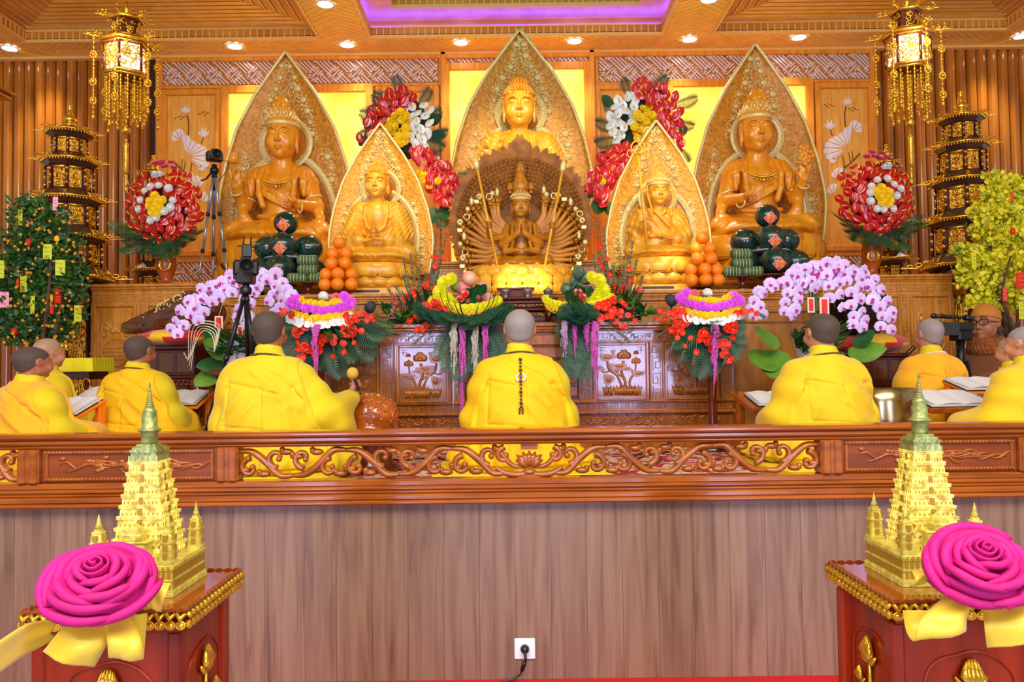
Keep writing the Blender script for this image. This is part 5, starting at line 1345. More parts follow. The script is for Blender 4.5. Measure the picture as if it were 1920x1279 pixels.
for px,lb,yy in ((287,'small gilded pagoda half hidden behind the left red flower bouquet',0),(1666,'small gilded pagoda half hidden behind the right red flower bouquet',-20)):
    c=P(px,400,7.55)
    tower('small_pagoda',lb,(c.x,7.55,2.03),towpx(px,((327+yy,26,13),(362+yy,33,17),(404+yy,38,20),(452+yy,42,22),(508+yy,46,24)),7.55,2.03),P(px,291+yy,7.55).z-2.03,P(px,318+yy,7.55).z-2.03,.13,6,'small gilded pagodas')
# ---- lanterns
def strand(mb,x,y,z0,z1,r=.006,mi=0,rr=random):
    mb.tube([(x,y,z0),(x,y,z1)],r*.55,5,mi); z=z0
    while z>z1+.01:
        z-=rr.uniform(.022,.04); mb.ball((x,y,z),(r*1.25,r*1.25,r*1.6),6,4,mi)
    mb.ball((x,y,z1),(r*1.9,r*1.9,r*2.6),6,5,mi)
def lantern(px,label,dy):
    D=6.0; c=P(px,100+dy,D); Z=lambda y:P(px,y+dy,D).z; s=D/F
    t=thing('hanging_lantern',label,'lantern',(c.x,D,Z(150)),0,'hanging lanterns'); o=Z(150); ph=-PI/2+.12; n=6
    def ring(r,y,mb,tr,mi=0): mb.tube([(x,yy,Z(y)-o) for x,yy,_ in ringpts(r*s,n,0,ph)],tr,6,mi,closed=True)
    mb=MB(); mb.tube([(0,0,Z(30)-o),(0,0,CZ+.115-o)],.006,6); mb.lathe([(.012,0),(.03,.02),(.02,.05),(.035,.07),(.012,.10),(.008,.14)],10,0,(0,0,Z(36)-o)); mb.build('hanging_rod',M['gold'],t)
    def frust(mb,r0,y0,r1,y1,mi=0):
        A=ringpts(r0*s,n,Z(y0)-o,ph);B=ringpts(r1*s,n,Z(y1)-o,ph); mb.add(A+B,[(i,(i+1)%n,n+(i+1)%n,n+i) for i in range(n)]+[tuple(range(n))[::-1],tuple(range(n,2*n))],mi,False)
    rf=MB(); frust(rf,31,38,8,30); frust(rf,26,42,31,38); rf.build('upper_roof',M['redlac'],t)
    ub=MB(); frust(ub,22,70,22,42); ub.build('upper_body',M['redlac'],t)
    g=MB(); ring(31,38,g,.012); ring(47,82,g,.014); ring(40,86,g,.010); ring(38,141,g,.014); ring(36,146,g,.010); ring(24,70,g,.008)
    rr=random.Random(int(px))
    for R,y,L in ((33,38,18),(49,80,22)):
        for p in ringpts(R*s,n,0,ph):
            b=Vector((p[0],p[1],Z(y)-o)); d=Vector((p[0],p[1],0)); scrollgold(g,b+d.normalized()*.01,d,L*s)
            for q in range(7): g.ball(b+d.normalized()*rr.uniform(-.01,.07)+Vector((0,0,rr.uniform(0,.05))),rr.uniform(.006,.012),5,4)
    for i in range(n):
        for R,y0,y1 in ((24,44,68),(39,90,138)):
            a,b=Vector(ringpts(R*s,n,0,ph)[i]),Vector(ringpts(R*s,n,0,ph)[(i+1)%n])
            for e in range(30 if R>30 else 9):
                u,v=rr.uniform(.12,.88),rr.uniform(.06,.94); pz=Z(y0+(y1-y0)*v)-o; c0=a+(b-a)*u
                q=(a+b).normalized()*.008; tg=(b-a).normalized(); w=rr.uniform(.012,.024)
                g.tube([c0+q+tg*math.cos(k*.9+e)*w+Vector((0,0,pz+math.sin(k*.9+e)*w)) for k in range(6)],.0042,5)
    g.build('gilded_fretwork',M['gold'],t)
    mr=MB(); frust(mr,47,83,24,71); frust(mr,36,90,46,84); mr.build('middle_roof',M['redlac'],t)
    bd=MB()
    for p in ringpts(38*s,n,0,ph): bd.tube([(p[0],p[1],Z(140)-o),(p[0],p[1],Z(88)-o)],.012,6)
    frust(bd,38,145,38,140); bd.build('lamp_frame',M['redlac'],t)
    gl=MB(); frust(gl,34,140,34,90); gl.build('lit_pane',M['lampglass'],t)
    tl=MB()
    for k,(R,N) in enumerate(((34,18),(20,9))):
        for i in range(N):
            a=2*PI*i/N+k*.2; strand(tl,R*s*math.cos(a),R*s*math.sin(a),Z(146)-o,Z((225 if i%3 else 240)+rr.uniform(-14,6))-o,.0075,0,rr)
    tl.build('tassel_fringe',M['gold'],t)
    ce=MB(); strand(ce,0,0,Z(150)-o,Z(240)-o,.009,0,rr); ce.lathe([(.01,0),(.035,.02),(.03,.045),(.01,.06)],8,0,(0,0,Z(252)-o)); ce.lathe([(.012,0),(.02,.01),(.018,.2),(.022,.22),(.01,.235)],8,0,(0,0,Z(325)-o)); strand(ce,0,0,Z(258)-o,Z(355)-o,.009,0,rr); ce.tube([(0,0,Z(330)-o),(0,0,Z(356)-o)],.010,7); ce.build('long_pendant',M['gold'],t)
    for i,p in enumerate(ringpts(56*s,n,0,ph)):
        st=MB(); strand(st,p[0],p[1],Z(76)-o,Z(205+(i%3)*12)-o,.008,0,rr)
        for y in (115,165,200): 
            for q in range(9): a=2*PI*q/9; st.ball((p[0]+.022*math.cos(a),p[1]-.004,Z(y)-o+.026*math.sin(a)),.010,6,4)
            st.ball((p[0],p[1]-.01,Z(y)-o),.014,7,5)
        st.build('corner_pendant',M['gold'],t)
    l=bpy.data.lights.new('lantern_bulb','POINT'); l.energy=6; l.color=(1,.9,.75); l.shadow_soft_size=.05; lo=bpy.data.objects.new('lantern_bulb',l); lo.location=(c.x,D-.30,Z(115)); COL.objects.link(lo)
    return t
lantern(237,'ornate gilded hexagonal lantern with gold tassels hanging at the left',0)
lantern(1702,'ornate gilded hexagonal lantern with gold tassels hanging at the right',-14)
# ---------------------------------------------------------------- flowers, leaves, fruit (one mesh per kind, shared by all its copies)
RG=random.Random(11)
def anth_data(m,L=.075):
    mb=MB()
    def fn(u,v):
        t=v; x=(u-.5)*2
        w=.52*L*(math.sin(PI*min(1,t**.75))**.75)*(1.0 if t<1 else 0); 
        y=L*(t*1.12-.12); dip=-.16*L*(1-t)**3*(1-abs(x))
        yy=y-(.20*L*abs(x)*(1-t)**2*1.2 if t<.4 else 0)
        return (x*w,-.10*L*(1-x*x)+.10*L*t*t+.06*L*math.sin(x*5),yy+(-.10*L*abs(x)*max(0,.35-t)*3))
    mb.grid(fn,8,8); mb.tube([(0,-.10*L,.02*L),(0,-.30*L,.22*L),(0,-.36*L,.52*L)],[.055*L,.06*L,.03*L],6,1)
    return mb.data('anthurium',[m,M['spadix']])
def chrys_data(name,m,R=.035,n=14,layers=4,mc=None,ball=.5,wid=.16):
    mb=MB()
    for l in range(layers):
        el=(l/(layers-1))*1.15 if layers>1 else .2; k=max(5,int(n*(1-.13*l)))
        for i in range(k):
            a=2*PI*(i+.5*(l%2))/k; d=Vector((math.cos(a)*math.cos(el),-math.sin(el)*.9-.05,math.sin(a)*math.cos(el))); s=Vector((-math.sin(a),0,math.cos(a)))*R*wid
            L=R*(1-.10*l)
            p0=d*L*.12; p1=d*L*.65+Vector((0,-R*.10,0)); p2=d*L+Vector((0,-R*ball*.30*math.cos(el)+R*.05,0))
            mb.add([p0-s*.4,p0+s*.4,p1+s,p1-s,p2+s*.5,p2-s*.5],[(0,1,2,3),(3,2,4,5)],0,True)
    mb.ball((0,-R*.12,0),(R*.42,R*.22,R*.42),8,5,1 if mc else 0)
    return mb.data(name,[m]+([mc] if mc else []))
def orchid_data():
    mb=MB(); R=.05
    def petal(a,L,W,tw=0.0,sh=.5):
        d=Vector((math.sin(a),0,math.cos(a))); s=Vector((math.cos(a),0,-math.sin(a)))
        def fn(u,v):
            x=(u-.5)*2; w=W*math.sin(PI*min(1,(v*.92+.08))**.8)**.7 if v<1 else 0
            p=d*L*v+s*x*w; return (p.x,-.10*L*math.sin(PI*v)+.14*L*x*x*v+.02*math.sin(v*3)*0,p.z)
        mb.grid(fn,4,5,0)
    for a in (0,2.25,-2.25): petal(a,R*.95,R*.47)
    for a in (1.45,-1.45): petal(a,R*1.02,R*.78)
    mb.ball((0,-.010,-.004),(.005,.007,.006),7,5,1)
    for a in (.7,-.7): mb.tube([(0,-.010,-.004),(math.sin(a)*.012,-.022,-.008),(math.sin(a)*.010,-.026,-.018)],[.005,.006,.002],5,1)
    mb.tube([(0,-.012,-.006),(0,-.022,-.016),(0,-.02,-.026)],[.006,.007,.002],6,1)
    return mb.data('orchid_flower',[M['orchid'],M['orchidlip']])
def ruffle_data(name,m,R=.04,n=6,mc=None):
    mb=MB()
    for i in range(n):
        a=2*PI*i/n; d=Vector((math.sin(a),0,math.cos(a))); s=Vector((math.cos(a),0,-math.sin(a)))
        def fn(u,v):
            x=(u-.5)*2; w=R*.62*math.sin(PI*min(1,v*.75+.12))**.8; p=d*R*v+s*x*w
            return (p.x,-R*.55*v+R*.30*v*v+.10*R*math.sin(x*6+i)*v+(-.05*R if i%2 else 0),p.z)
        mb.grid(fn,4,4,0)
    mb.ball((0,-R*.12,0),(R*.14,R*.2,R*.14),6,4,1 if mc else 0)
    return mb.data(name,[m]+([mc] if mc else []))
def frond_data(name,m,L=.35,n=22,droop=.5,w=.10,stem=.003,gap=.35,tip=.25):
    "feather leaf growing along +z, drooping toward -y"
    mb=MB(); pts=[]
    for i in range(n+1):
        t=i/n; pts.append(Vector((0,-droop*L*t*t*.6,L*(t-.30*droop*t*t))))
    mb.tube(pts,[stem*(1.2-t/n) for t in range(n+1)],4)
    for i in range(2,n):
        t=i/n; p=pts[i]; tg=(pts[i+1]-pts[i]).normalized(); ln=w*(math.sin(PI*min(1,t*.85+.12))**.8)+.01
        for s in (-1,1):
            d=(Vector((s,0,0))*(1-gap*.5)+tg*(.45+tip*t)).normalized(); q=p+d*ln+Vector((0,-ln*.15,-ln*.15*0)); b=tg*L/n*.44
            mid=p+d*ln*.5+Vector((0,-ln*.02,0))
            mb.add([p-b*.5,p+b*.5,mid+b,mid-b,q],[(0,1,2,3),(3,2,4)],0,True)
    return mb.data(name,m)
def leaf_data(name,m,L=.14,W=.05,bend=.4,fold=.2):
    mb=MB()
    def fn(u,v):
        x=(u-.5)*2; w=W*math.sin(PI*min(1,v*.93+.07))**.8 if v<1 else 0
        return (x*w,-bend*L*v*v*.6+fold*abs(x)*w*-.6,L*(v-.25*bend*v*v))
    mb.grid(fn,4,7); return mb.data(name,m)
def blade_data(name,m,L=.3,W=.008,bend=.8):
    mb=MB()
    def fn(u,v):
        x=(u-.5)*2; w=W*(1-v)**.5*(.6+.8*v if v<.5 else 1); return (x*w,-bend*L*v*v*.55,L*(v-.3*bend*v*v))
    mb.grid(fn,2,8); return mb.data(name,m)
D_={}
D_['anth_red']=anth_data(M['redfl']); D_['anth_crim']=anth_data(M['pinkredfl']); D_['anth_white']=anth_data(M['whitefl'])
D_['chr_yel']=chrys_data('yellow_chrysanthemum',M['yelfl'],.042,16,4); D_['chr_white']=chrys_data('white_chrysanthemum',M['whitechr'],.040,18,4,None,.8,.10)
D_['chr_lem']=chrys_data('lemon_chrysanthemum',M['lemfl'],.050,20,5,None,.6,.12); D_['chr_mag']=chrys_data('magenta_chrysanthemum',M['magfl'],.042,18,4,None,.6,.13)
D_['daisy']=chrys_data('gold_daisy',M['goldfl'],.026,11,2,M['mangreen']); D_['carn']=chrys_data('pink_carnation',M['pinkfl'],.038,16,5,None,.9,.2)
D_['orchid']=orchid_data(); D_['glad']=ruffle_data('gladiolus_flower',M['orangefl'],.042,6,M['spadix']); D_['lily']=ruffle_data('white_lily',M['whitechr'],.040,5); D_['rose']=ruffle_data('red_rose',M['redfl'],.03,8)
D_['palm']=frond_data('palm_leaf',M['leafblue'],.38,20,.5,.14,.003); D_['palm_flat']=frond_data('palm_leaf',M['leafblue'],.40,22,.12,.12,.003); D_['palm_flat2']=frond_data('palm_leaf',M['leaf'],.40,22,.15,.10,.003); D_['palm_s']=frond_data('palm_leaf',M['leaf'],.24,16,.4,.10,.003); D_['fern']=frond_data('fern_leaf',M['leafblue'],.20,14,.4,.07,.002,.1)
D_['leaf']=leaf_data('broad_leaf',M['leaf'],.15,.05); D_['leafb']=leaf_data('broad_leaf',M['leaflight'],.20,.07,.6); D_['leafs']=leaf_data('small_leaf',M['leaf'],.05,.014,.3)
D_['blade']=blade_data('grass_blade',M['leaf'],.34,.008,.9); D_['bladel']=blade_data('grass_blade',M['leaflight'],.26,.008,1.0)
def aim(d,roll=0.0):
    "rotation taking -y to direction d"
    return (Vector(d).to_track_quat('-Y','Z')@Euler((0,roll,0)).to_quaternion()).to_euler()
def grow(d,face=(0,-1,0)):
    "rotation taking +z to d, with -y toward face"
    z=Vector(d).normalized(); y=-Vector(face); y=(y-z*y.dot(z))
    if y.length<1e-4: y=z.orthogonal()
    y.normalize(); x=y.cross(z); return Matrix((x,y,z)).transposed().to_euler()
class Arr:
    "flower arrangement: an Empty with its flowers as parts, counted per kind (past 95 the rest go into one part)"
    def __init__(s,name,label,cat,loc,group=None):
        s.t=thing(name,label,cat,loc,0,group); s.o=Vector(loc); s.n={}; s.extra={}
    def add(s,kind,p,rot,sc=1.0,name=None):
        me=D_[kind]; nm=name or me.name; k=s.n.get(nm,0)
        if k>=90 or kind in ('blade','bladel','bladew','leafs'):
            s.extra.setdefault((nm,kind),[]).append((Vector(p)-s.o,rot,sc)); return
        s.n[nm]=k+1; link(nm.split('.')[0],me,s.t,Vector(p)-s.o,rot,sc)
    def done(s):
        for (nm,kind),L in s.extra.items():
            me=D_[kind]; v=np.array([tuple(q.co) for q in me.vertices]); fs=[tuple(p.vertices) for p in me.polygons]; mi=[p.material_index for p in me.polygons]
            V=[];Fc=[];Mi=[]
            for p,r,sc in L:
                Mx=np.array(r.to_matrix())*(sc if isinstance(sc,(int,float)) else 1); b=len(V)*0+sum(len(x) for x in V); V.append(v@Mx.T+np.array(p)); Fc+=[tuple(i+b for i in f) for f in fs]; Mi+=mi
            o=link(nm.split('.')[0]+'s',mesh(nm,np.concatenate(V),Fc,list(me.materials),Mi),s.t); o['kind']='stuff'
        s.extra={}; return s.t
def disk(n,seed=0):
    return [(math.sqrt((i+.5)/n)*math.cos(i*2.39996+seed),math.sqrt((i+.5)/n)*math.sin(i*2.39996+seed)) for i in range(n)]
def jit(a): return RG.uniform(-a,a)
# ---- round bouquets in vases on the cabinets
def bouquet(px,py,yb,label,mir):
    D=6.95; c=P(px,py,D); v=P(px,yb,D); sgn=-1 if mir else 1
    A=Arr('flower_bouquet',label,'flowers',(v.x,D,2.03),'round flower bouquets')
    s=D/F; mb=MB(); H=c.z-2.03
    mb.lathe([(.075,0),(.085,.01),(.085,.03),(.05,.05),(.045,.075),(.06,.10),(.085,.18),(.09,.24),(.075,.29),(.08,.31)],20); mb.build('vase',M['terracotta'],A.t)
    dr=MB()
    for i in range(4):
        dr.tube([(sgn*.02+.06*math.cos(q*.8+i*1.6)*(1-.05*q),-.088+.01*abs(q-4)/4,.19+.02*i*0+.05*math.sin(q*.8+i*1.6)) for q in range(8)],.007,5)
    dr.build('vase_dragon',M['gold'],A.t)
    mb=MB(); mb.ball((c.x-v.x,.03,H),(.19,.12,.22),12,8); mb.tube([(0,0,.25),(c.x-v.x,.02,H-.1)],.05,8); mb.build('foliage_core',M['soil'],A.t)
    R=70*s
    def at(u,w,out=.0):
        r=min(1,math.hypot(u,w)); h=math.sqrt(max(0,1-r*r*.9)); return c+Vector((u*R,-.15*h-.02-out,w*R*1.16)),Vector((u*1.1,-.35-h,w*1.0+.12))
    def clump(kind,pts,sc,out=.02):
        for u,w in pts:
            p,d=at(u+jit(.03),w+jit(.03),out); A.add(kind,p,aim(d+Vector((jit(.25),0,jit(.25))),jit(.8)),sc*RG.uniform(.9,1.1))
    ctr=[(.0+.20*a,-.05+.22*b) for a,b in disk(11)]
    clump('chr_yel',ctr,.95,.05)
    clump('chr_white',[((.40+jit(.09))*math.cos(q)+.02,(.38+jit(.09))*math.sin(q)-.0) for q in [i*PI/5.5+.2+jit(.12) for i in range(11)]]+[(jit(.3),.62) for i in range(3)],.9,.045)
    k=0
    for u,w in disk(74,.4):
        r=math.hypot(u,w+.05)
        if r<.30: continue
        if w>.78: continue
        p,d=at(u*1.02,w*.98); A.add('anth_red',p,aim(d+Vector((jit(.4),0,jit(.4)-.0)),RG.uniform(-1.0,1.0)+(0.5*u)),RG.uniform(.85,1.15))
    clump('carn',[(.0,.92),(.2,.98),(-.2,.92),(.1,.84),(.32,.86),(-.05,1.0)],1.0,.0)
    for i in range(11):
        a=-1.35+2.7*i/10; d=Vector((math.sin(a)*1.1,-.35,-abs(math.cos(a))*1.0+.15)); p=c+Vector((math.sin(a)*.10,-.06,-R*.78)); A.add('fern' if i%3 else 'palm_s',p,grow(d,(0,-.6,.8)),RG.uniform(1.25,1.6))
    for i in range(26):
        a=RG.uniform(0,2*PI); r=RG.uniform(.4,1.0); p,d=at(r*math.cos(a),r*math.sin(a)); A.add('bladel',p,grow((math.cos(a),-.5,math.sin(a)),(0,-1,.3)),.35)
    return A.done()
bouquet(312,388,530,'round bouquet of red flowers with yellow centre in a vase on the left cabinet',False)
bouquet(1635,372,512,'round bouquet of red flowers with yellow centre in a vase on the right cabinet',True)
# ---- tall standing displays behind the front statues
def display(label,base,clusters,leaves):
    D=7.2; b=P(base,480,D); A=Arr('flower_display',label,'flowers',(b.x,D+.02,2.24),'tall cascading flower displays')
    mb=MB(); top=P(base,260,D).z-2.24; mb.tube([(0,.05,top-.05),(0,.06,0)],.016,8)
    for q in range(3): mb.tube([(0,.06,.35),(.16*math.cos(q*2.1+.5),.06+.13*math.sin(q*2.1+.5),0)],.012,6)
    mb.build('display_stand',M['blackm'],A.t)
    mb=MB()
    for x,y,r in ((base,225,.20),(base,265,.16)): 
        p=P(x,y,D+.1)-A.o; mb.ball(p,(r,.06,r*1.1),10,7)
    mb.build('foam_block',M['soil'],A.t)
    for kind,pts,sc,jt in clusters:
        for x,y in pts:
            p=P(x+jit(jt),y+jit(jt),D-.04+jit(.05)); A.add(kind,p,aim((jit(.5),-1,jit(.5)+.05),RG.uniform(-.8,.8)),sc*RG.uniform(.9,1.1))
    for kind,x,y,dx,dz,sc in leaves: A.add(kind,P(x,y,D+.03),grow((dx,-.15,dz),(0,-1,.2)),sc)
    return A.done()
def fill(poly,n,seed):
    r=random.Random(seed); xs=[p[0] for p in poly]; ys=[p[1] for p in poly]; out=[]; tries=0
    def ins(x,y):
        c=False
        for i in range(len(poly)):
            (x1,y1),(x2,y2)=poly[i],poly[i-1]
            if (y1>y)!=(y2>y) and x<(x2-x1)*(y-y1)/(y2-y1)+x1: c=not c
        return c
    best=[]
    while len(out)<n and tries<6000:
        tries+=1; x,y=r.uniform(min(xs),max(xs)),r.uniform(min(ys),max(ys))
        if ins(x,y):
            dmin=min([math.hypot(x-a,y-b) for a,b in out] or [99])
            if dmin>13*(1-tries/6500): out.append((x,y))
    return out
lv=[('palm',745,210,-.9,.5,.8),('palm',735,230,-1,.1,.9),('palm',730,250,-1,-.25,.8),('palm',755,180,-.4,1,.55),('palm',785,200,.7,.7,.6),('palm',790,230,1,.3,.7),('palm',795,255,1,-.1,.75),('palm',790,265,.9,-.5,.8),('leaf',800,230,1,.2,1.2),('leaf',805,255,1,-.1,1.2),('leaf',690,255,-.6,-1,1.0),('leaf',830,385,.2,-1,1.3),('leaf',815,390,-.3,-1,1.4),('leaf',845,370,.6,-.8,1.1),('palm_s',830,390,.0,-1,1.0),('palm_s',850,330,1,-.2,.8)]
display('tall display of red white and yellow flowers standing left of the central statue',760,
 [('anth_red',fill([(672,262),(690,215),(720,178),(745,165),(782,180),(775,205),(735,215),(715,240),(690,270)],34,1),1.0,2),('chr_yel',fill([(722,245),(745,205),(768,215),(770,260),(752,272),(728,262)],22,2),.95,2),('anth_white',fill([(768,205),(800,195),(808,250),(800,278),(770,275),(772,240)],17,3),1.05,2),
  ('anth_crim',fill([(770,282),(800,285),(840,310),(858,350),(850,385),(815,380),(800,330)],30,4),1.1,2),('chr_yel',[(788,320),(795,330),(805,348),(792,338),(822,338)],.85,3)],lv)
lv2=[('palm',1215,180,.8,.6,.7),('palm',1255,230,.9,-.4,.7),('palm',1260,200,1,.1,.7),('palm',1165,215,-1,.3,.6),('palm',1160,240,-1,0,.75),('palm',1160,260,-.9,-.4,.8),('leaf',1150,200,-.9,.6,1.1),('leaf',1140,285,-.6,-.7,1.2),('leaf',1125,370,-.2,-1,1.4),('leaf',1140,380,.3,-1,1.2),('leaf',1115,355,-.8,-.6,1.1),('palm_s',1270,275,.4,-1,.9),('palm',1180,180,-.5,1,.5)]
display('tall display of red white and yellow flowers standing right of the central statue',1195,
 [('anth_crim',fill([(1185,172),(1205,148),(1250,165),(1275,200),(1285,250),(1270,300),(1255,280),(1240,225),(1215,190)],36,5),1.05,2),('chr_yel',fill([(1185,250),(1195,205),(1225,195),(1242,235),(1225,255),(1195,262)],22,6),.95,2),('anth_white',fill([(1150,190),(1190,178),(1196,200),(1178,260),(1150,270),(1142,240)],18,7),1.05,2),
  ('anth_crim',fill([(1180,272),(1140,285),(1108,330),(1102,360),(1130,385),(1150,340),(1185,295)],28,8),1.12,2),('chr_yel',[(1135,333),(1130,340)],.8,2)],lv2)
# ---- low arrangements hanging over the front of the altar table
def amaranth(A,px,y0,y1,D,m,w,seed,tail=0):
    r=random.Random(seed); mb=MB()
    for i in range(14):
        a=P(px+r.uniform(-w*.5,w*.5),y0+r.uniform(-3,6),D)-A.o; L=r.uniform(.55,1.0); b=P(px+r.uniform(-w,w)*.8,y0+(y1-y0)*L,D)-A.o
        n=9; pts=[a+(b-a)*(k/n)+Vector((.010*math.sin(k*1.3+i)*(1-k/n),-.03-.05*math.sin(PI*min(1,k/n*1.2))*r.uniform(.5,1)+.012*r.uniform(-1,1),0)) for k in range(n+1)]
        mb.tube(pts,[.012*(.7+.5*math.sin(k*2.1+i))*(1-.55*k/n) for k in range(n+1)],6)
    for i in range(tail):
        a=P(px+r.uniform(-w*.4,w*.4),y0+(y1-y0)*.6,D)-A.o; b=P(px+r.uniform(-w*.7,w*.7),y1+(y1-y0)*r.uniform(.3,.75),D)-A.o
        mb.tube([a+(b-a)*k/5+Vector((0,-.04,0)) for k in range(6)],[.005,.005,.004,.004,.003,.002],5)
    mb.build('amaranth_tassel',m,A.t)
def gladspray(A,x0,y0,x1,y1,D,n=7,fl=.55,sc=1.0,col='glad',r=.004):
    a=P(x0,y0,D);b=P(x1,y1,D-.02); mid=(a+b)/2+Vector((0,-.03,.02)); pts=spline([a-A.o,mid-A.o,b-A.o],6); mb=MB(); mb.tube(pts,[r*(1-.05*i) for i in range(len(pts))],5)
    k=len(pts)
    for i in range(k-1):
        t=i/(k-1)
        if t>fl:
            for s in (-1,1):
                p=pts[i]; d=(pts[i+1]-p).normalized(); q=p+d*.018+Vector((s*.010,-.004,s*.006)); mb.tube([p,(p+q)/2+Vector((s*.004,-.003,0)),q],[.004,.0055,.002],5)
    mb.build('gladiolus_stem',M['glad'],A.t)
    for i in range(n):
        t=min(.96,fl*1.35*(i+.5)/n); p=pts[min(k-1,int(t*(k-1)))]+A.o; A.add(col,p+Vector((jit(.012),-.012,jit(.016))),aim((jit(.6),-1,jit(.6)-.1),RG.uniform(0,6)),sc*.68*RG.uniform(.8,1.1)*(1-.3*t))
def upspray(A,x0,y0,x1,y1,D,red=5,sc=.55):
    "upright gladiolus with closed buds"
    a=P(x0,y0,D);b=P(x1,y1,D); pts=spline([a-A.o,(a+b)/2-A.o+Vector((jit(.01),jit(.02),0)),b-A.o],8); mb=MB(); k=len(pts); mb.tube(pts,[.0045*(1-.6*i/k) for i in range(k)],5)
    for i in range(3,k):
        for s in (-1,1):
            p=pts[i]; q=p+Vector((s*.009,-.004,.026)); mb.tube([p,(p+q)/2+Vector((s*.004,0,0)),q],[.0045,.0068*(1-.5*i/k),.0015],5)
    L=pts[2]; mb.tube(spline([pts[0],L+Vector((jit(.03),-.02,.02)),pts[min(k-1,9)]+Vector((jit(.05),-.03,.03))],4),[.004,.007,.008,.008,.008,.007,.005,.003,.001],4)
    mb.build('gladiolus_stem',M['glad'],A.t)
    for i in range(red):
        p=pts[int(RG.uniform(.05,.75)*(k-1))]+A.o; A.add('glad',p+Vector((jit(.016),-.012,jit(.01))),aim((jit(.9),-1,jit(.5)),RG.uniform(0,6)),sc*RG.uniform(.6,1.1))
def fruitbowl(px,label,mir):
    D=5.62; X=lambda x:(2*978-x if mir else x); Y=lambda x,y:y+.0125*(x-X(x))*1.0
    def PP(x,y,d=D): return P(X(x),Y(x,y),d)
    c=PP(872,604); A=Arr('flower_arrangement',label,'flowers',(c.x,5.74,1.618),'low flower arrangements on the altar table')
    mb=MB(); mb.lathe([(.05,0),(.06,.01),(.03,.03),(.03,.06),(.12,.085),(.17,.12)],20,0,(0,.12,0)); mb.build('fruit_stand',M['darkred'],A.t)
    mb=MB(); mb.ball((0,.02,.062),(.17,.14,.055),14,8); mb.build('foam_block',M['leafblue'],A.t)
    n=15
    for i in range(n):
        a=PI*(1.03+.94*i/(n-1)); x=872+62*math.cos(a); y=566-14*math.sin(a)*.9-abs(i-7)*.6; A.add('chr_lem',PP(x,y,D-.06*math.sin(-a)*0-.05*math.sin(PI*i/(n-1))),aim((math.cos(a)*.6,-1,.35),RG.uniform(0,6)),.72)
    for i in range(14):
        a=PI*(1.10+.86*i/13); x=876+54*math.cos(a); y=580-12*math.sin(a)*.8-abs(i-7)*1.1; A.add('daisy',PP(x,y,D-.03-.05*math.sin(PI*i/13)),aim((math.cos(a)*.6,-1,.1),RG.uniform(0,6)),1.0)
    for x,y,s in ((826,548,1.5),(833,530,1.35),(838,562,1.4),(846,524,1.25),(824,566,1.1),(850,570,1.2)): A.add('chr_lem',PP(x,y,D+.03),aim((-.3 if not mir else .3,-1,.3),jit(3)),s*.8)
    for x,y in ((864,560),(872,551)): A.add('rose',PP(x,y,D-.03),aim((jit(.3),-1,.3)),1.0)
    for i in range(30):
        a=-1.6+3.2*i/29; p=PP(874+46*math.sin(a),586+4*(i%2),D-.04); A.add('fern',p+Vector((0,-.03,0)),grow((math.sin(a)*1.4,-.45,-.55+.42*abs(a)/1.6*1.2+jit(.15)),(0,-1,.5)),RG.uniform(.85,1.15))
    for i in range(9):
        p=PP(RG.uniform(845,925),RG.uniform(548,572),D+.02); A.add('leaf',p,grow((jit(.9),-.4,.6),(0,-1,.3)),RG.uniform(.5,.8),'broad_leaf')
    for i,(dx,L) in enumerate(((-16,1.0),(-6,1.15),(4,1.05),(14,1.2),(24,.9),(34,.95),(-26,.8))):
        A.add('palm_flat' if i%2 else 'palm_flat2',PP(880+dx,602,D-.02-.02*(i%2)),grow((dx/48,-.12,-1),(0,-1,.1)),L*.95)
    for i in range(26):
        a=RG.uniform(-1.2,1.2); A.add('blade',PP(876+50*math.sin(a),592,D-.04),grow((math.sin(a)*1.2,-.5,RG.uniform(-.4,.35)),(0,-.2,1)),RG.uniform(.6,1.1))
    if not mir: cols=((852,M['amwhite'],9,4,700),(868,M['ampink'],8,3,720),(892,M['amwhite'],9,3,700),(911,M['ampink'],8,0,694))
    else: cols=((842,M['ampink'],8,3,716),(858,M['ampink'],6,0,660),(898,M['amlilac'],9,0,672),(880,M['ampink'],5,2,655))
    for i,(x,m,w,tl,yb) in enumerate(cols): amaranth(A,X(x),604,yb,5.55,m,w,30+i+(9 if mir else 0),tl)
    for j,(x0,y0,x1,y1,nn) in enumerate(((835,578,785,602,8),(822,570,775,585,6),(842,590,768,626,6),(838,594,762,640,2),(846,596,775,648,0),(820,585,752,612,5))): gladspray(A,X(x0),Y(x0,y0),X(x1),Y(x1,y1),5.56,nn,.62)
    return A.done()
fruitbowl(872,'yellow ringed flower arrangement with rosy fruit left of the central monk',False)
fruitbowl(1084,'yellow ringed flower arrangement with custard apples right of the central monk',True)
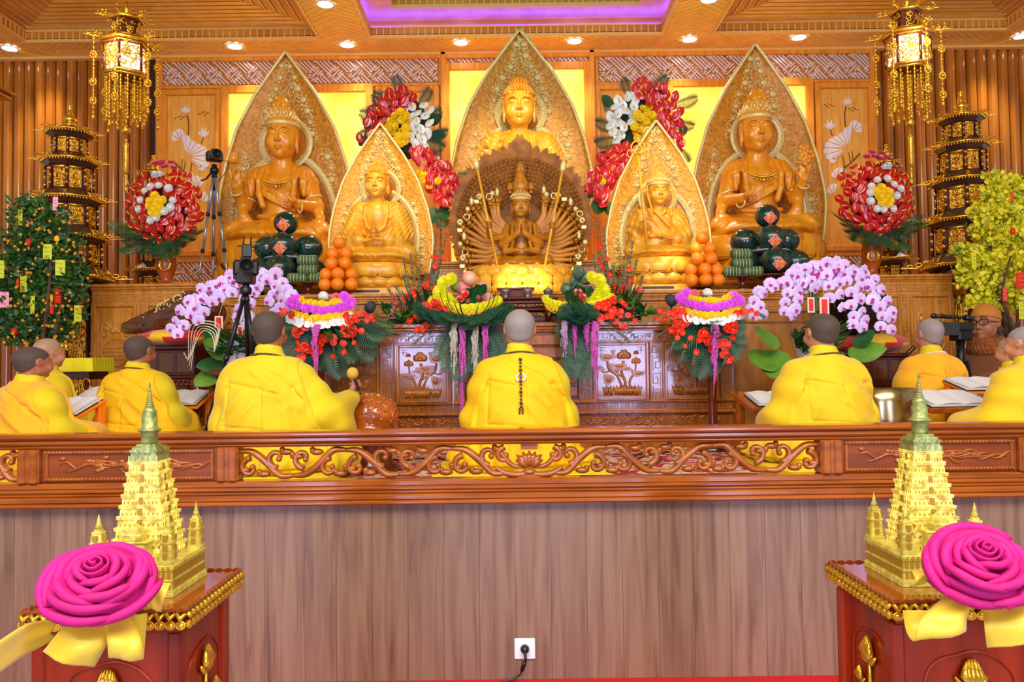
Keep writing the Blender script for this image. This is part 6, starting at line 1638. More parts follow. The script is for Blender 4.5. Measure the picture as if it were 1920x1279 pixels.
def sidearr(px,dy,label,mir):
    D=5.45; X=lambda x:px+(-(x-600) if mir else (x-600)); 
    def PP(x,y,d=D): return P(X(x),y+dy,d)
    c=PP(600,600,5.5); A=Arr('flower_arrangement',label,'flowers',(c.x,5.50,PZ0),'flower arrangements on stands beside the altar table')
    H=c.z-PZ0; mb=MB(); mb.lathe([(.14,0),(.15,.015),(.05,.04),(.03,.10),(.03,H-.1),(.10,H-.04),(.13,H)],16); mb.build('pedestal_stand',M['redlac'],A.t)
    mb=MB(); mb.ball((0,0,H+.02),(.18,.12,.09),12,8); mb.ball((0,.02,H-.16),(.2,.06,.2),10,8); mb.build('foam_block',M['soil'],A.t)
    for yy,rx,ry,kind,sc,n,z in ((563,44,7,'chr_yel',.62,15,0),(573,56,9,'chr_mag',.80,17,-.03),(590,50,8,'chr_yel',.75,14,-.045),(600,58,8,'lily',.85,15,-.05)):
        for i in range(n):
            a=PI*(1.0+i/(n-1)); A.add(kind,PP(602+rx*math.cos(a)+jit(2),yy-ry*math.sin(a)-5*abs(math.cos(a))**2+jit(2.2),D+z-.07*abs(math.sin(a))),aim((math.cos(a)*.8,-1,.25),RG.uniform(0,6)),sc*RG.uniform(.9,1.1))
    for x,y,k,s in ((545,570,'chr_mag',1.0),(556,562,'chr_mag',1.0),(655,565,'chr_mag',1.0),(645,556,'chr_mag',.9),(606,556,'chr_white',.9),(630,558,'carn',.9),(618,562,'bladel',.4),(575,612,'lily',.9),(560,605,'lily',.9),(640,606,'lily',1.0),(650,598,'lily',.9)):
        if k!='bladel': A.add(k,PP(x,y,D-.03),aim((jit(.4),-1,.3),jit(3)),s)
    for i in range(24): A.add('bladel',PP(610+jit(14),566,D-.05),grow((jit(.9),-.5,.6),(0,-1,.3)),.28)
    for cx,cy,n,r in ((563,618,7,9),(598,640,9,10),(595,660,6,7),(655,618,8,10),(618,632,3,6),(572,655,4,7),(570,675,3,6),(648,600,3,6)):
        for i in range(n): A.add('glad',PP(cx+jit(r),cy+jit(r),D-.09),aim((jit(.7),-1,jit(.6)),RG.uniform(0,6)),RG.uniform(.6,.85))
    for i in range(13):
        a=-1.45+2.9*i/12; A.add('palm_flat' if i%2 else 'palm_flat2',PP(600+30*math.sin(a),606,D+.02-.02*(i%3)),grow((math.sin(a)*1.3,-.06,-math.cos(a)*.85-.05),(0,-1,.1)),RG.uniform(.85,1.1))
    for i in range(30):
        a=RG.uniform(-1.3,1.3); A.add('blade',PP(600+40*math.sin(a),608+jit(6),D-.06),grow((math.sin(a)*1.2,-.35,-math.cos(a)*.8),(0,-1,.2)),RG.uniform(.5,.9))
    amaranth(A,X(595),612,690,D-.10,M['ampink'],8,71+px,4)
    for x0,y0,x1,y1,nn in ((650,592,712,600,8),(655,600,722,612,4),(552,590,500,600,5),(640,610,705,640,2),(560,640,575,690,3),(625,640,632,690,2),(640,640,655,682,2),(655,625,675,665,2)): gladspray(A,X(x0),y0+dy,X(x1),y1+dy,D-.09,nn,.6,.85)
    return A.done()
sidearr(600,0,'magenta and yellow ringed arrangement with red gladioli behind the mallet',False)
sidearr(1332,-6,'magenta and yellow ringed arrangement with red gladioli before the right oranges',True)
# ---- upright gladioli and greenery on the table
def gladbed(label,base,sprays,low):
    c=P(base,600,5.9); A=Arr('gladiolus_bed',label,'flowers',(c.x,5.9,1.615),'upright gladioli on the altar table')
    mb=MB(); mb.bbox((-.20,-.06,0),(.20,.08,.05),.01); mb.build('foam_tray',M['soil'],A.t)
    for x0,y0,x1,y1,r in sprays: upspray(A,x0,y0,x1,y1,5.9+jit(.06),r)
    for x,y in low:
        for q in range(3): A.add('leaf',P(x+jit(8),y+jit(5),5.80),grow((jit(1.0),-.5,RG.uniform(-.1,.7)),(0,-.6,.8)),RG.uniform(.45,.75),'broad_leaf')
    for i in range(46):
        x0,y0,x1,y1,_=RG.choice(sprays); A.add('blade',P(x0+jit(14),y0,5.9+jit(.05)),grow((jit(.45),-.1,1),(0,-1,.1)),RG.uniform(.45,.95))
    for x,y in low:
        for q in range(3): A.add('leafb',P(x+jit(10),y+jit(5),5.78),grow((jit(1.2),-.6,RG.uniform(-.1,.5)),(0,-.5,.9)),RG.uniform(.3,.42),'broad_leaf')
    for i in range(40):
        x,y=RG.choice(low); A.add('bladel' if i%3==0 else 'blade',P(x+jit(10),y-4,5.84),grow((jit(.9),-.3,RG.uniform(.1,.9)),(0,-1,.3)),RG.uniform(.3,.6))
    return A.done()
gladbed('bed of upright red gladioli and green leaves left of the many-armed statue',778,
 [(770,595,728,545,3),(772,595,742,540,5),(775,596,757,520,4),(778,596,757,488,3),(782,596,770,478,3),(790,596,785,505,4),(795,596,800,515,3),(800,596,812,500,3),(803,590,818,440,4),(806,590,830,425,5),(809,590,838,440,5),(812,590,826,470,4),(768,598,738,572,5),(786,598,770,545,4)],
 [(735,592),(750,596),(765,598),(780,600),(795,596),(808,592),(722,585)])
gladbed('bed of upright red gladioli and green leaves right of the many-armed statue',1150,
 [(1135,585,1118,410,6),(1140,585,1132,430,6),(1145,585,1125,470,5),(1150,585,1165,520,3),(1160,585,1170,500,4),(1165,588,1186,455,4),(1170,588,1178,480,5),(1172,590,1194,490,5),(1178,592,1205,520,5),(1130,588,1112,480,5),(1185,590,1190,545,5),(1155,588,1150,500,4)],
 [(1180,575),(1195,585),(1165,570),(1205,590),(1150,568),(1215,592)])
# ---------------------------------------------------------------- fruit offerings
def ball_data(name,m,r,sq=1.0,dimple=True,n=18,mm=12,extra=None):
    mb=MB(); V=[]
    prof=[]
    for i in range(mm+1):
        a=PI*i/mm; z=-math.cos(a)*r*sq; rr_=math.sin(a)*r
        if dimple: z-=(.10*r*math.exp(-((rr_/(.22*r))**2)))*(1 if z>0 else -1)
        prof.append((rr_ if 0<i<mm else 0,z))
    mb.lathe(prof,n,0,(0,0,0),cap=False)
    if dimple: mb.ball((0,0,r*sq*.90),(r*.06,r*.06,r*.05),6,4,1)
    return mb.data(name,[m,M['stem']])
OR=ball_data('orange_skin',M['orangefruit'],.0525,.97)
def dish(name,label,p,r,h,m,group=None,zb=None):
    t=thing(name,label,'dish',(p[0],p[1],zb),0,group)
    mb=MB(); mb.lathe([(r*.5,0),(r*.52,.012),(r*.34,.03),(r*.20,h*.35),(r*.18,h*.6),(r*.30,h*.78),(r*.9,h*.90),(r,h*.95),(r*.99,h),(r*.85,h-.004),(0,h-.008)],28); mb.build('footed_body',m,t); return t
def oranges(px,ytop,label,side):
    D=6.285; c=P(px,558 if side=='left' else 550,D); zb=1.88; h=.03
    dish('offering_plate','footed plate under the %s stack of oranges'%side,(c.x,D+.02),.12,h,M['redlac'],'footed offering plates',zb)
    z=zb+h+.0525; s=.0525; k=0
    lay=[[(-1,-.55),(0,-.8),(1,-.55),(-.55,.55),(.55,.55)],[(-.98,-.25),(0,-.62),(.98,-.25),(0,.6)],[(-.52,-.45),(.52,-.45),(0,.5)],[(-.52,0),(.52,-.05)],[(0,0)]]
    names=['lowest','second','third','fourth','topmost']
    for li,L in enumerate(lay):
        for (u,v) in L:
            o=bpy.data.objects.new('orange',OR); COL.objects.link(o); o.location=(c.x+u*s*2.0,D+v*s*1.9,z); o.rotation_euler=(jit(.5),jit(.5),jit(3))
            tag(o,'%sorange %s the %s stack by the medium statue'%('single topmost ' if li==4 else '','crowning' if li==4 else 'in the '+names[li]+' layer of',side),'orange','oranges in the %s stack, %s layer'%(side,names[li]))
        z+=s*1.62
oranges(637,476,'x','left'); oranges(1319,462,'x','right')
# ---- watermelon towers
def melon_data(r,sq): return ball_data('watermelon',M['melon'],r,sq,False,22,14)
ML=melon_data(.122,.92); MT=melon_data(.102,.98)
def melonlabel(par,r,px=0):
    lb=MB(); s=.042; n=4
    def fn(u,v,rr=r*1.012):
        x=(u-.5)*2*s; z=(v-.5)*2*s; a,b=(x+z)*.707,(z-x)*.707
        y=-math.sqrt(max(1e-6,rr*rr-a*a-b*b)); return (a,y,b)
    lb.grid(fn,6,6,0)
    def fc(u,v,rr=r*1.016):
        an=2*PI*u; q=.020*v; a,b=q*math.cos(an),q*math.sin(an); return (a,-math.sqrt(rr*rr-a*a-b*b),b)
    lb.grid(fc,14,2,1)
    for i in range(5):
        an=2*PI*i/5+.6; a,b=.012*math.cos(an),.012*math.sin(an); lb.ball((a,-math.sqrt((r*1.016)**2-a*a-b*b),b),(.006,.003,.006),6,4,2)
    for i in range(4):
        an=PI/2*i; a,b=.036*math.cos(an),.036*math.sin(an); lb.ball((a,-math.sqrt((r*1.014)**2-a*a-b*b),b),(.008,.003,.008),6,4,1)
    return lb.build('paper_label',[M['labelbg'],M['orangefl'],M['goldfl']],par,(0,0,0),(.35,0,0))
M['labelbg']=mat('printed_label',srgb(240,170,140),0.5,c2=srgb(226,110,80),scale=60)
def melons(px,dy,side):
    D=6.42; zb=1.88; c=P(px,525+dy,D); h=P(px,527+dy,D).z-zb
    dish('fruit_stand','wide lacquered stand under the %s watermelon tower'%side,(c.x,D+.22),.25,h,M['redlac'],'fruit stands',zb)
    z=zb+h+.113; Y=D+.22
    def mel(me,x,y,zz,lb,grp=None,lab=True,r=.122):
        t=thing('watermelon',lb,'watermelon',(x,y,zz),jit(.0),grp); link('rind',me,t); 
        if lab: melonlabel(t,r)
    mel(ML,c.x+.0,Y-.155,z,'lowest front watermelon of the %s tower, with a paper label'%side)
    for dx,dyy,w in ((-.20,.0,'outer left'),(.215,-.0,'outer right'),(0,.16,'hidden back')): mel(ML,c.x+dx,Y+dyy,z,'%s watermelon in the lowest layer of the %s tower'%(w,side),None,False)
    z2=z+.200
    mel(ML,c.x+.0,Y-.06,z2,'middle front watermelon of the %s tower, with a paper label'%side)
    for dx,dyy,w in ((-.17,.10,'outer left'),(.17,.10,'outer right')): mel(ML,c.x+dx,Y+dyy,z2,'%s watermelon in the middle layer of the %s tower'%(w,side),None,False)
    z3=z2+.20; mel(MT,c.x+.0,Y+.02,z3,'single watermelon on top of the %s tower'%side,None,True,.102)
    for k,(zz,R,nm) in enumerate(((z+.01,.335,'lowest'),(z2+.01,.285,'middle'))):
        w=MB(); n=36
        for (a,b) in ((-.018,.018),):
            V=[(R*math.cos(2*PI*i/n),R*.86*math.sin(2*PI*i/n),q) for q in (a,b) for i in range(n)]
            w.add(V,[(i,(i+1)%n,n+(i+1)%n,n+i) for i in range(n)])
        o=w.build('plastic_wrap',M['wrap'],None,(c.x,Y-.0,zz)); tag(o,'clear film band around the %s layer of the %s watermelon tower'%(nm,side),'film')
    d=MB(); d.lathe([(.17,0),(.175,.006),(.165,.012),(0,.012)],24); o=d.build('divider_disc',M['wrapgrey'],None,(c.x,Y-.0,z+.092-.0)); tag(o,'pale disc between the layers of the %s watermelon tower'%side,'tray')
M['wrap']=mat('clear_film',srgb(235,240,245),0.08,trans=1.0,alpha=0.35,coat=0.5); M['wrapgrey']=mat('pale_plastic_disc',srgb(150,170,176),0.25)
melons(521,0,'left'); melons(1459,-14,'right')
# ---- leaf wrapped rice cakes on footed stands
BT=None
def cakes(px,dy,side):
    D=6.28; zb=1.88; c=P(px,533+dy,D); h=P(px,531+dy,D).z-zb
    dish('rice_cake_stand','dark footed stand carrying rice cakes beside the %s watermelon tower'%side,(c.x,D),.125,h,M['redlac'],'rice cake stands',zb)
    def cake(x,y,z,rz,lb):
        t=thing('rice_cake',lb,'rice cake',(x,y,z),rz)
        mb=MB(); mb.M=Matrix.Rotation(PI/2,4,'Y'); mb.lathe([(.0,-.075),(.034,-.078),(.040,-.070),(.040,.070),(.034,.078),(0,.075)],14,0,(0,0,0)); mb.build('leaf_wrap',M['banhtet'],t)
        s=MB()
        for q in (-.05,-.025,0,.025,.05): s.tube([(q,  .0408*math.cos(2*PI*k/14),  .0408*math.sin(2*PI*k/14)) for k in range(14)],.0022,4,closed=True)
        s.build('string',M['string'],t)
    z=zb+h+.040
    sd=-1 if side=='left' else 1
    cake(c.x-.083,D,z,.1,'left bottom leaf-wrapped rice cake beside the %s watermelons'%side); cake(c.x+.083,D,z,-.15,'right bottom leaf-wrapped rice cake beside the %s watermelons'%side)
    cake(c.x-.0,D-.0,z+.066,.0,'middle leaf-wrapped rice cake beside the %s watermelons'%side); cake(c.x-.005,D,z+.142,.05,'topmost leaf-wrapped rice cake beside the %s watermelons'%side)
cakes(578,0,'left'); cakes(1392,-12,'right')
# ---- rosy fruit and custard apples of the two arrangements
PO=ball_data('pomegranate_skin',M['pomelo'],.056,.96); CU=ball_data('custard_skin',M['custard'],.046,.98,False,24,16); GF=ball_data('green_fruit_skin',M['mangreen'],.045,.95)
D=5.74
for i,(x,y,me,r,lb) in enumerate(((880,522,PO,1.0,'topmost rosy fruit in the left arrangement'),(868,541,PO,.95,'left rosy fruit under the topmost one'),(905,541,PO,.98,'right rosy fruit under the topmost one'),(890,557,PO,.9,'lower rosy fruit above the yellow flowers'),(914,560,PO,.8,'small pale rosy fruit at the right of the left arrangement'),(855,538,GF,.9,'green fruit beside the yellow flowers of the left arrangement'))):
    p=P(x,y,D+.03*(i%2)); o=link('rosy_fruit' if me is PO else 'green_fruit',me,None,p,(jit(.6),jit(.6),jit(3)),r); tag(o,lb,'fruit')
for i,(x,y,r,lb) in enumerate(((1085,511,1.0,'topmost custard apple in the right arrangement'),(1098,522,1.05,'large custard apple right of the pile top'),(1077,527,.9,'custard apple left of the pile top'),(1083,540,.85,'small custard apple in the middle of the pile'),(1081,551,.95,'custard apple at the front foot of the pile'),(1062,541,.95,'leftmost custard apple of the pile'),(1103,546,.9,'custard apple at the right foot of the pile'))):
    p=P(x,y,D+.04*(i%3)-.02*(i==4)); o=link('custard_apple',CU,None,p,(jit(.6),jit(.6),jit(3)),r); tag(o,lb,'fruit')
gp=thing('green_grapes','bunch of bright green grapes behind the right orchids','fruit',(2.52,6.86,2.03)); mb=MB()
for u,v in disk(34): mb.ball((u*.09,-.03+.05*(u*u+v*v),.10+v*.085),.022,8,6)
mb.build('berries',M['grape'],gp)
# ---- incense stand with cups in the middle of the table
q=P(968,604,5.78); it=thing('offering_stand','small dark carved two-tier offering stand in front of the many-armed statue','stand',(q.x,5.96,1.615))
Zi=lambda y:P(968,y,5.8).z-1.615
mb=MB(); mb.bbox((-.31,-.14,Zi(561)),(.31,.14,Zi(556)),.006); mb.bbox((-.24,-.10,Zi(576)),(.24,.10,Zi(568)),.005); mb.bbox((-.30,-.12,Zi(582)),(.30,.12,Zi(577)),.005); mb.bbox((-.27,-.11,0),(.27,.11,.02),.005); mb.bbox((-.22,-.09,.02),(.22,.09,Zi(584)),.004); mb.bbox((-.25,-.11,Zi(568)),(.25,.11,Zi(562)),.004)
mb.bbox((-.115,-.06,Zi(555)),(.115,.06,Zi(540)),.004); mb.bbox((-.14,-.08,Zi(541)),(.14,.08,Zi(537)),.004)
for s in (-1,1): mb.tube([(s*.23,-.10,.02),(s*.25,-.11,Zi(590)),(s*.22,-.10,Zi(582))],.02,6)
mb.build('lacquer_body',M['redlac'],it)
g=MB()
for i in range(15):
    x=-.24+.48*i/14; g.tube([(x+.016*math.cos(k*.9),-.122,Zi(590)+.012*math.sin(k*.9+i)) for k in range(7)],.004,5); g.tube([(x*.9+.012*math.cos(k*.9),-.112,Zi(572)+.007*math.sin(k*.9+i)) for k in range(7)],.003,5)
g.build('gilded_fret',M['goldleaf'],it)
for x,lb in ((948,'left lidded silver cup on the offering stand'),(990,'central lidded silver cup on the offering stand, in front of the lotus'),(1029,'right lidded silver cup on the offering stand')):
    p=P(x,555,5.76); t=thing('lidded_cup',lb,'cup',(p.x,5.86,1.615+Zi(556))); mb=MB(); mb.lathe([(.018,0),(.022,.006),(.016,.012),(.032,.02),(.034,.042),(.036,.044)],16); mb.build('cup_body',M['wax'],t); mb=MB(); mb.lathe([(.037,.044),(.036,.05),(.020,.06),(.006,.066),(.008,.074),(0,.078)],16); mb.build('lid',M['wax'],t)
# ---- little grey spotlights standing on the table
for x,y,lb in ((693,578,'small dark grey spotlight on the altar table left of the gladioli'),(1260,565,'small dark grey spotlight on the altar table right of the gladioli')):
    p=P(x,y,5.95); t=thing('spotlight',lb,'spotlight',(p.x,5.95,1.615)); mb=MB(); mb.tube([(0,.0,p.z-1.615),(0,.09,p.z-1.615+.03)],[.042,.036],14); mb.build('lamp_head',M['grey'],t); mb=MB(); mb.bbox((-.03,-.01,0),(.03,.07,.012),.003); mb.tube([(0,.03,.01),(0,.035,p.z-1.615)],.008,6); mb.build('base',M['grey'],t)
# ---------------------------------------------------------------- the seated monks
HU=.225; CH=.675     # head height in metres, chin height above the seat
def monk_body(name,m,variant):
    S=Sculpt((-2.0,-2.0,-3.05),(2.0,1.25,1.1),.027); sculpt_face(S,False,False)
    S.cap((0,.06,.2),(0,.16,-.45),.215,.27,.08); S.cap((-.55,.14,-.72),(.55,.14,-.72),.26,.26,.15)
    S.ell((0,.14,-1.5),(.72,.5,1.0),.2); S.ell((0,.1,-2.5),(.8,.6,.42),.2)
    for s in (-1,1):
        S.cap((s*.5,-.1,-2.62),(s*1.15,-.75,-2.68),.34,.24,.2); S.cap((s*1.15,-.75,-2.7),(-s*.1,-1.1,-2.75),.23,.17,.1)
        if variant=='mallet' and s<0:
            S.chain([(-.75,.14,-.8),(-1.30,.0,-1.55)],[.24,.19],.06); S.chain([(-1.30,.0,-1.55),(-1.66,-.95,-1.16)],[.18,.125],.05)
            hand(S,(-1.66,-.95,-1.16),(-.25,-1,.25),(.9,-.2,.3),.72,1.15,1,.03)
        elif variant=='film':
            pass
        else:
            S.chain([(s*.75,.14,-.8),(s*1.08,-.2,-1.75)],[.24,.19],.06); S.chain([(s*1.08,-.2,-1.75),(s*.45,-1.35,-1.95)],[.18,.125],.05)
            hand(S,(s*.45,-1.35,-1.95),(-s*.5,-.8,-.1),(-s*.5,.4,-.7),.72,.5,-s,.03)
    S.floor(-3.0); return S.data(name,m)
def monk_robe(variant):
    lo,hi=(-.50,-.50,-.01),(.50,.32,.74); S=Sculpt(lo,hi,.0072)
    S.ell((0,.02,.20),(.25,.19,.28),.08); S.ell((0,.015,.43),(.205,.15,.17),.08); S.cap((-.115,.015,.535),(.115,.015,.535),.085,.085,.08)
    S.cap((0,.03,.585),(0,.015,.675),.085,.070,.06)
    for s in (-1,1):
        if variant=='mallet' and s<0:
            S.chain([(-.18,.02,.50),(-.30,.0,.31)],[.085,.105],.07); S.chain([(-.30,.0,.31),(-.365,-.19,.385)],[.10,.062],.05); S.ell((-.345,-.09,.19),(.075,.13,.20),.07); S.ell((-.30,-.10,.08),(.14,.2,.10),.08)
        else:
            S.chain([(s*.165,.02,.50),(s*.215,-.03,.28)],[.082,.085],.07); S.chain([(s*.215,-.03,.28),(s*.11,-.285,.24)],[.085,.07],.05); S.ell((s*.215,-.11,.14),(.085,.17,.17),.07)
    S.ell((0,-.10,.035),(.385,.34,.085),.06); S.ell((0,.06,.05),(.29,.20,.11),.07)
    ph=1.7 if variant=='mallet' else 0
    S.fold(lambda x,y,z: .0055*np.sin(30*(x*.8+z*.35)+3*np.sin(6*z+ph))*sst(.45,.2,z)+.005*np.sin(34*(z-.9*x*x+.4*x)+ph)*sst(.15,.30,np.abs(x))+.003*np.sin(22*x-31*z+ph))
    S.fold(lambda x,y,z: .010*np.sin(24*np.arctan2(y+.05,x)+5*z)*sst(.20,.05,z))
    rr=random.Random(4 if variant=='pray' else 9)
    def cl(T,pts,amp,w,lo=-.02):
        def fn(x,y,z):
            d=9.0
            for (ax,az),(bx,bz) in zip(pts,pts[1:]):
                L=(bx-ax)**2+(bz-az)**2; t=np.clip(((x-ax)*(bx-ax)+(z-az)*(bz-az))/L,0,1); d=np.minimum(d,np.sqrt((x-ax-t*(bx-ax))**2+(z-az-t*(bz-az))**2))
            return amp*np.exp(-(d/w)**2)*sst(lo,lo+.06,y)
        T.fold(fn)
    m=-1 if variant=='mallet' else 1
    for pts,a,w in (([(-.08,.44),(-.20,.30),(-.25,.14)],-.016,.022),([(-.02,.38),(-.16,.22),(-.22,.10)],-.014,.02),([(.20,.44),(.25,.26),(.27,.08)],-.015,.022),([(.08,.24),(-.10,.15),(-.24,.11)],-.014,.02),([(.14,.34),(.20,.18),(.18,.06)],-.013,.02),([(-.17,.47),(-.235,.36),(-.25,.24)],.012,.014),([(.17,.47),(.225,.36),(.24,.24)],.012,.014),([(.03,.56),(-.08,.48),(-.16,.36)],-.010,.018),([(.02,.20),(.06,.10),(.05,.04)],-.012,.02),([(-.08,.16),(-.12,.05)],-.012,.018)):
        cl(S,[(p[0]*m if abs(a)>.0125 else p[0],p[1]+rr.uniform(-.01,.01)) for p in pts],a,w)
    # opening for the neck and the sleeve mouths
    S.cap((0,.022,.60),(0,.0,.80),.058,.06,.01,cut=True)
    if variant=='mallet': S.cap((-.365,-.19,.385),(-.42,-.34,.43),.045,.05,.01,cut=True)
    K=S.copy()
    K.f=K.f-.012
    for pts in ([(.165,.53),(.175,.30),(.19,.03)],[(.17,.50),(.05,.475),(-.12,.43)],[(-.02,.47),(-.03,.30),(-.05,.05)],[(.07,.61),(-.10,.53),(-.22,.40)],[(.17,.26),(.02,.25),(-.20,.22)]): cl(K,pts,.009,.007,.0)
    K.fold(lambda x,y,z: -.004*sst(.17,.18,x)*sst(.52,.51,z)-.004*sst(-.02,-.03,x)*sst(.47,.46,z))
    K.keep(lambda x,y,z: np.maximum(-x-(.185+.33*(.58-z))+0*y, (.035-z)+0*x+0*y))
    K.keep(lambda x,y,z: (z-(.655-.10*np.abs(x)))+0*y)
    K.cap((0,.022,.60),(0,.0,.80),.075,.08,.01,cut=True)
    S.floor(0)
    return S,K
BODYM={v:monk_body('body',M['skin'],v) for v in ('pray','mallet')}
ROBEM={}
for v in ('pray','mallet'):
    S,K=monk_robe(v); ROBEM[v]=(S.data('robe',M['robe'],1),K.data('kasaya',M['kasaya'],1))
S=Sculpt((-.55,-.65,.1),(.55,.65,1.15),.022); S.ell((0,.06,.62),(.368,.438,.398),.02); S.ell((0,.10,.36),(.30,.30,.28),.1)
S.keep(lambda x,y,z: (.82-.88*(y+.40)-z)+0*x)
HAIRM=S.data('cropped_hair',M['hair2'])
def remat(me,*ms):
    c=me.copy(); c.materials.clear()
    for m in ms: c.materials.append(m)
    return c
def beads(par,m,loc,R=.075,pend=None):
    mb=MB()
    for i in range(40):
        a=2*PI*i/40; mb.ball((R*math.sin(a)*1.06,R*.95*math.cos(a)+.01,.025*math.cos(a)-.012),.0075,6,4)
    if pend:
        for k in range(14): mb.ball((0,R*1.0+.045+.085*(k/14)**.8,-.03-.020*k),.0075 if k%3 else .010,6,4)
        for q in range(2):
            for k in range(3): mb.ball((.008*(1 if q else -1),R+.115,-.30-.012*k),.006,5,4)
    return mb.build('prayer_beads',m,par,loc)
def monk(label,px,ytop,D,rz,variant='pray',skin='skin',hair='hair2',kas='kasaya',robe='robe',sc=1.0,bd=None,mat_w=.37,sx=1.0,short=None):
    q=P(px,ytop,D); hgt=q.z-PZ0; z0=.055
    sc=sc; top=CH+HU*1.01
    zs=(hgt-z0)/top
    t=thing('person',label,'person',(q.x,D,PZ0+z0),rz,'seated monks in yellow robes'); t.scale=(sc*sx,sc,zs)
    link('body',remat(BODYM[variant],M[skin]),t,(0,0,CH),None,HU)
    link('cropped_hair',remat(HAIRM,M[hair]),t,(0,0,CH),None,HU*1.005)
    link('robe',remat(ROBEM[variant][0],M[robe]),t); link('kasaya',remat(ROBEM[variant][1],M[kas]),t)
    if bd: beads(t,bd[0],(0,.015,CH-.03),.083,bd[1])
    w=mat_w
    c=thing('cushion','yellow sitting mat under the '+label,'cushion',(q.x,D,PZ0+.002),rz,'yellow sitting mats')
    c['label']='yellow mat under the '+(short or label.split(' monk')[0].replace('seated ','')+' monk')
    MB().bbox((-w,-.36,0),(w,.30,z0-.004),.012).build('mat_cover',M['matcloth'],c)
    return t
C=monk('central seated monk with a grey shaved head and long dark beads down his back',974,581,4.27,PI,hair='hair1',bd=(M['bead'],True),mat_w=.46)
d=MB(); d.tube([(.022*math.cos(2*PI*i/20),0,.022*math.sin(2*PI*i/20)) for i in range(20)],.006,6,closed=True); d.build('bead_disc',M['pot'],C,(0,.175,.515),(.35,0,0))
ML_=monk('large left monk with cropped dark hair raising a mallet over the wooden fish',505,584,4.27,PI-.06,'mallet','skin2','hair2',bd=(M['bead'],False),kas='kasaya3',sc=1.02)
monk('large right monk with cropped dark hair beside the brass bowl',1540,589,4.40,PI+.16,'pray','skin','hair2','kasaya3',bd=(M['bead'],False),sc=1.03,sx=.98)
monk('smaller left monk seated in front of the carved cabinet with a black neck cord',262,630,5.2,PI-.25,'pray','skin2','hair2','kasaya',bd=(M['bead'],False),sc=1.0)
monk('smaller right monk with pale neck beads and an orange tassel, left of the cameraman',1742,598,5.30,PI+.12,'pray','skin','hair1','kasaya2',bd=(M['pot'],False),sc=.98,sx=.9)
monk('front monk at the left edge in an orange robe, cropped brown hair',62,651,4.45,PI-.55,'pray','skin2','hair2','kasaya2',sc=1.0,short='orange-robed front monk at the left edge')
monk('bald monk at the left edge behind the orange-robed one',93,635,5.4,PI-.6,'pray','skin','hair3','kasaya3',sc=.95,sx=.85,short='bald monk at the left edge')
monk('nearest monk at the right edge, pale shaved head',1922,612,4.22,PI+.5,'pray','skin','hair1','kasaya3',sc=1.0,short='nearest monk at the right edge')
monk('monk with a pink ear at the right edge, behind the nearest one',1893,634,5.2,PI+.55,'pray','skin','hair1','kasaya3',sc=.9,sx=.8,short='monk with a pink ear at the right edge')
tb=MB(); tb.tube(spline([(0,.16,.54),(0,.175,.48),(0,.185,.30)],5),[.010,.012,.016,.014,.012,.016,.018,.02,.02,.02,.018],7)
for o in list(bpy.data.objects):
    if o.get('label','').startswith('smaller right monk'): tb.build('orange_tassel',M['ribbonor'],o)
# mallet held by the left monk
h=ML_.matrix_basis@Vector((-1.66*HU-.03,-.95*HU-.06,CH-1.16*HU+.03))
mt=thing('mallet','dark-handled mallet with a round ochre head raised by the large left monk','mallet',h)
e=P(661,700,4.02)-h
mb=MB(); mb.tube([-e*.35,e*.9],[.0085,.012],8); mb.build('handle',M['grey'],mt); mb=MB(); mb.ball(e,(.030,.030,.031),14,10); mb.build('mallet_head',M['ochre'],mt)
# ---------------------------------------------------------------- cameraman
D=5.98; q=P(1846,572,D); HU2=.252
cm=thing('person','kneeling cameraman in brown robe, ochre knit cap, glasses and scarf at the right','person',(q.x,D,PZ0),-.95)
chin=q.z-PZ0-.266
S=Sculpt((-1.9,-2.3,-2.3),(1.9,1.1,1.12),.024); sculpt_face(S,False,False)
S.cap((0,.06,.2),(0,.14,-.45),.21,.27,.08); S.cap((-.6,.14,-.75),(.6,.14,-.75),.27,.27,.15); S.ell((0,.14,-1.4),(.7,.5,.95),.2)
S.chain([(-.8,.1,-.85),(-1.15,-.35,-1.55)],[.23,.19],.06); S.chain([(-1.15,-.35,-1.55),(-.92,-1.35,-.70)],[.17,.12],.05); hand(S,(-.92,-1.36,-.66),(.12,-.25,1),(.4,-1,.0),.74,.55,-1,.03)
S.chain([(.8,.1,-.85),(1.1,-.35,-1.6)],[.23,.19],.06); S.chain([(1.1,-.35,-1.6),(.55,-1.3,-1.25)],[.17,.12],.05); hand(S,(.55,-1.32,-1.22),(-.5,-.8,.3),(-.4,-.3,-.8),.74,.7,1,.03)
S.build('body',M['skin2'],cm,(0,0,chin),None,HU2)
R=Sculpt((-.58,-.56,-.01),(.58,.42,chin+.05),.0095); z=chin
R.ell((0,.03,z-.36),(.22,.17,.30),.08); R.cap((-.15,.03,z-.17),(.15,.03,z-.17),.095,.095,.08); R.ell((0,.0,.22),(.27,.24,.32),.10); R.ell((0,-.05,.05),(.36,.36,.10),.08)
R.chain([(-.20,.02,z-.20),(-.28,-.09,z-.38)],[.09,.10],.06); R.chain([(-.28,-.09,z-.38),(-.225,-.27,z-.22)],[.10,.065],.05); R.ell((-.27,-.17,z-.42),(.085,.13,.13),.06)
R.chain([(.20,.02,z-.20),(.27,-.09,z-.40)],[.09,.10],.06); R.chain([(.27,-.09,z-.40),(.15,-.28,z-.31)],[.10,.07],.05); R.ell((.25,-.15,z-.48),(.085,.14,.14),.06)
R.fold(lambda x,y,z: .006*np.sin(32*(z*.7+x*.6)+3*np.sin(7*z))+.004*np.sin(25*x-20*z))
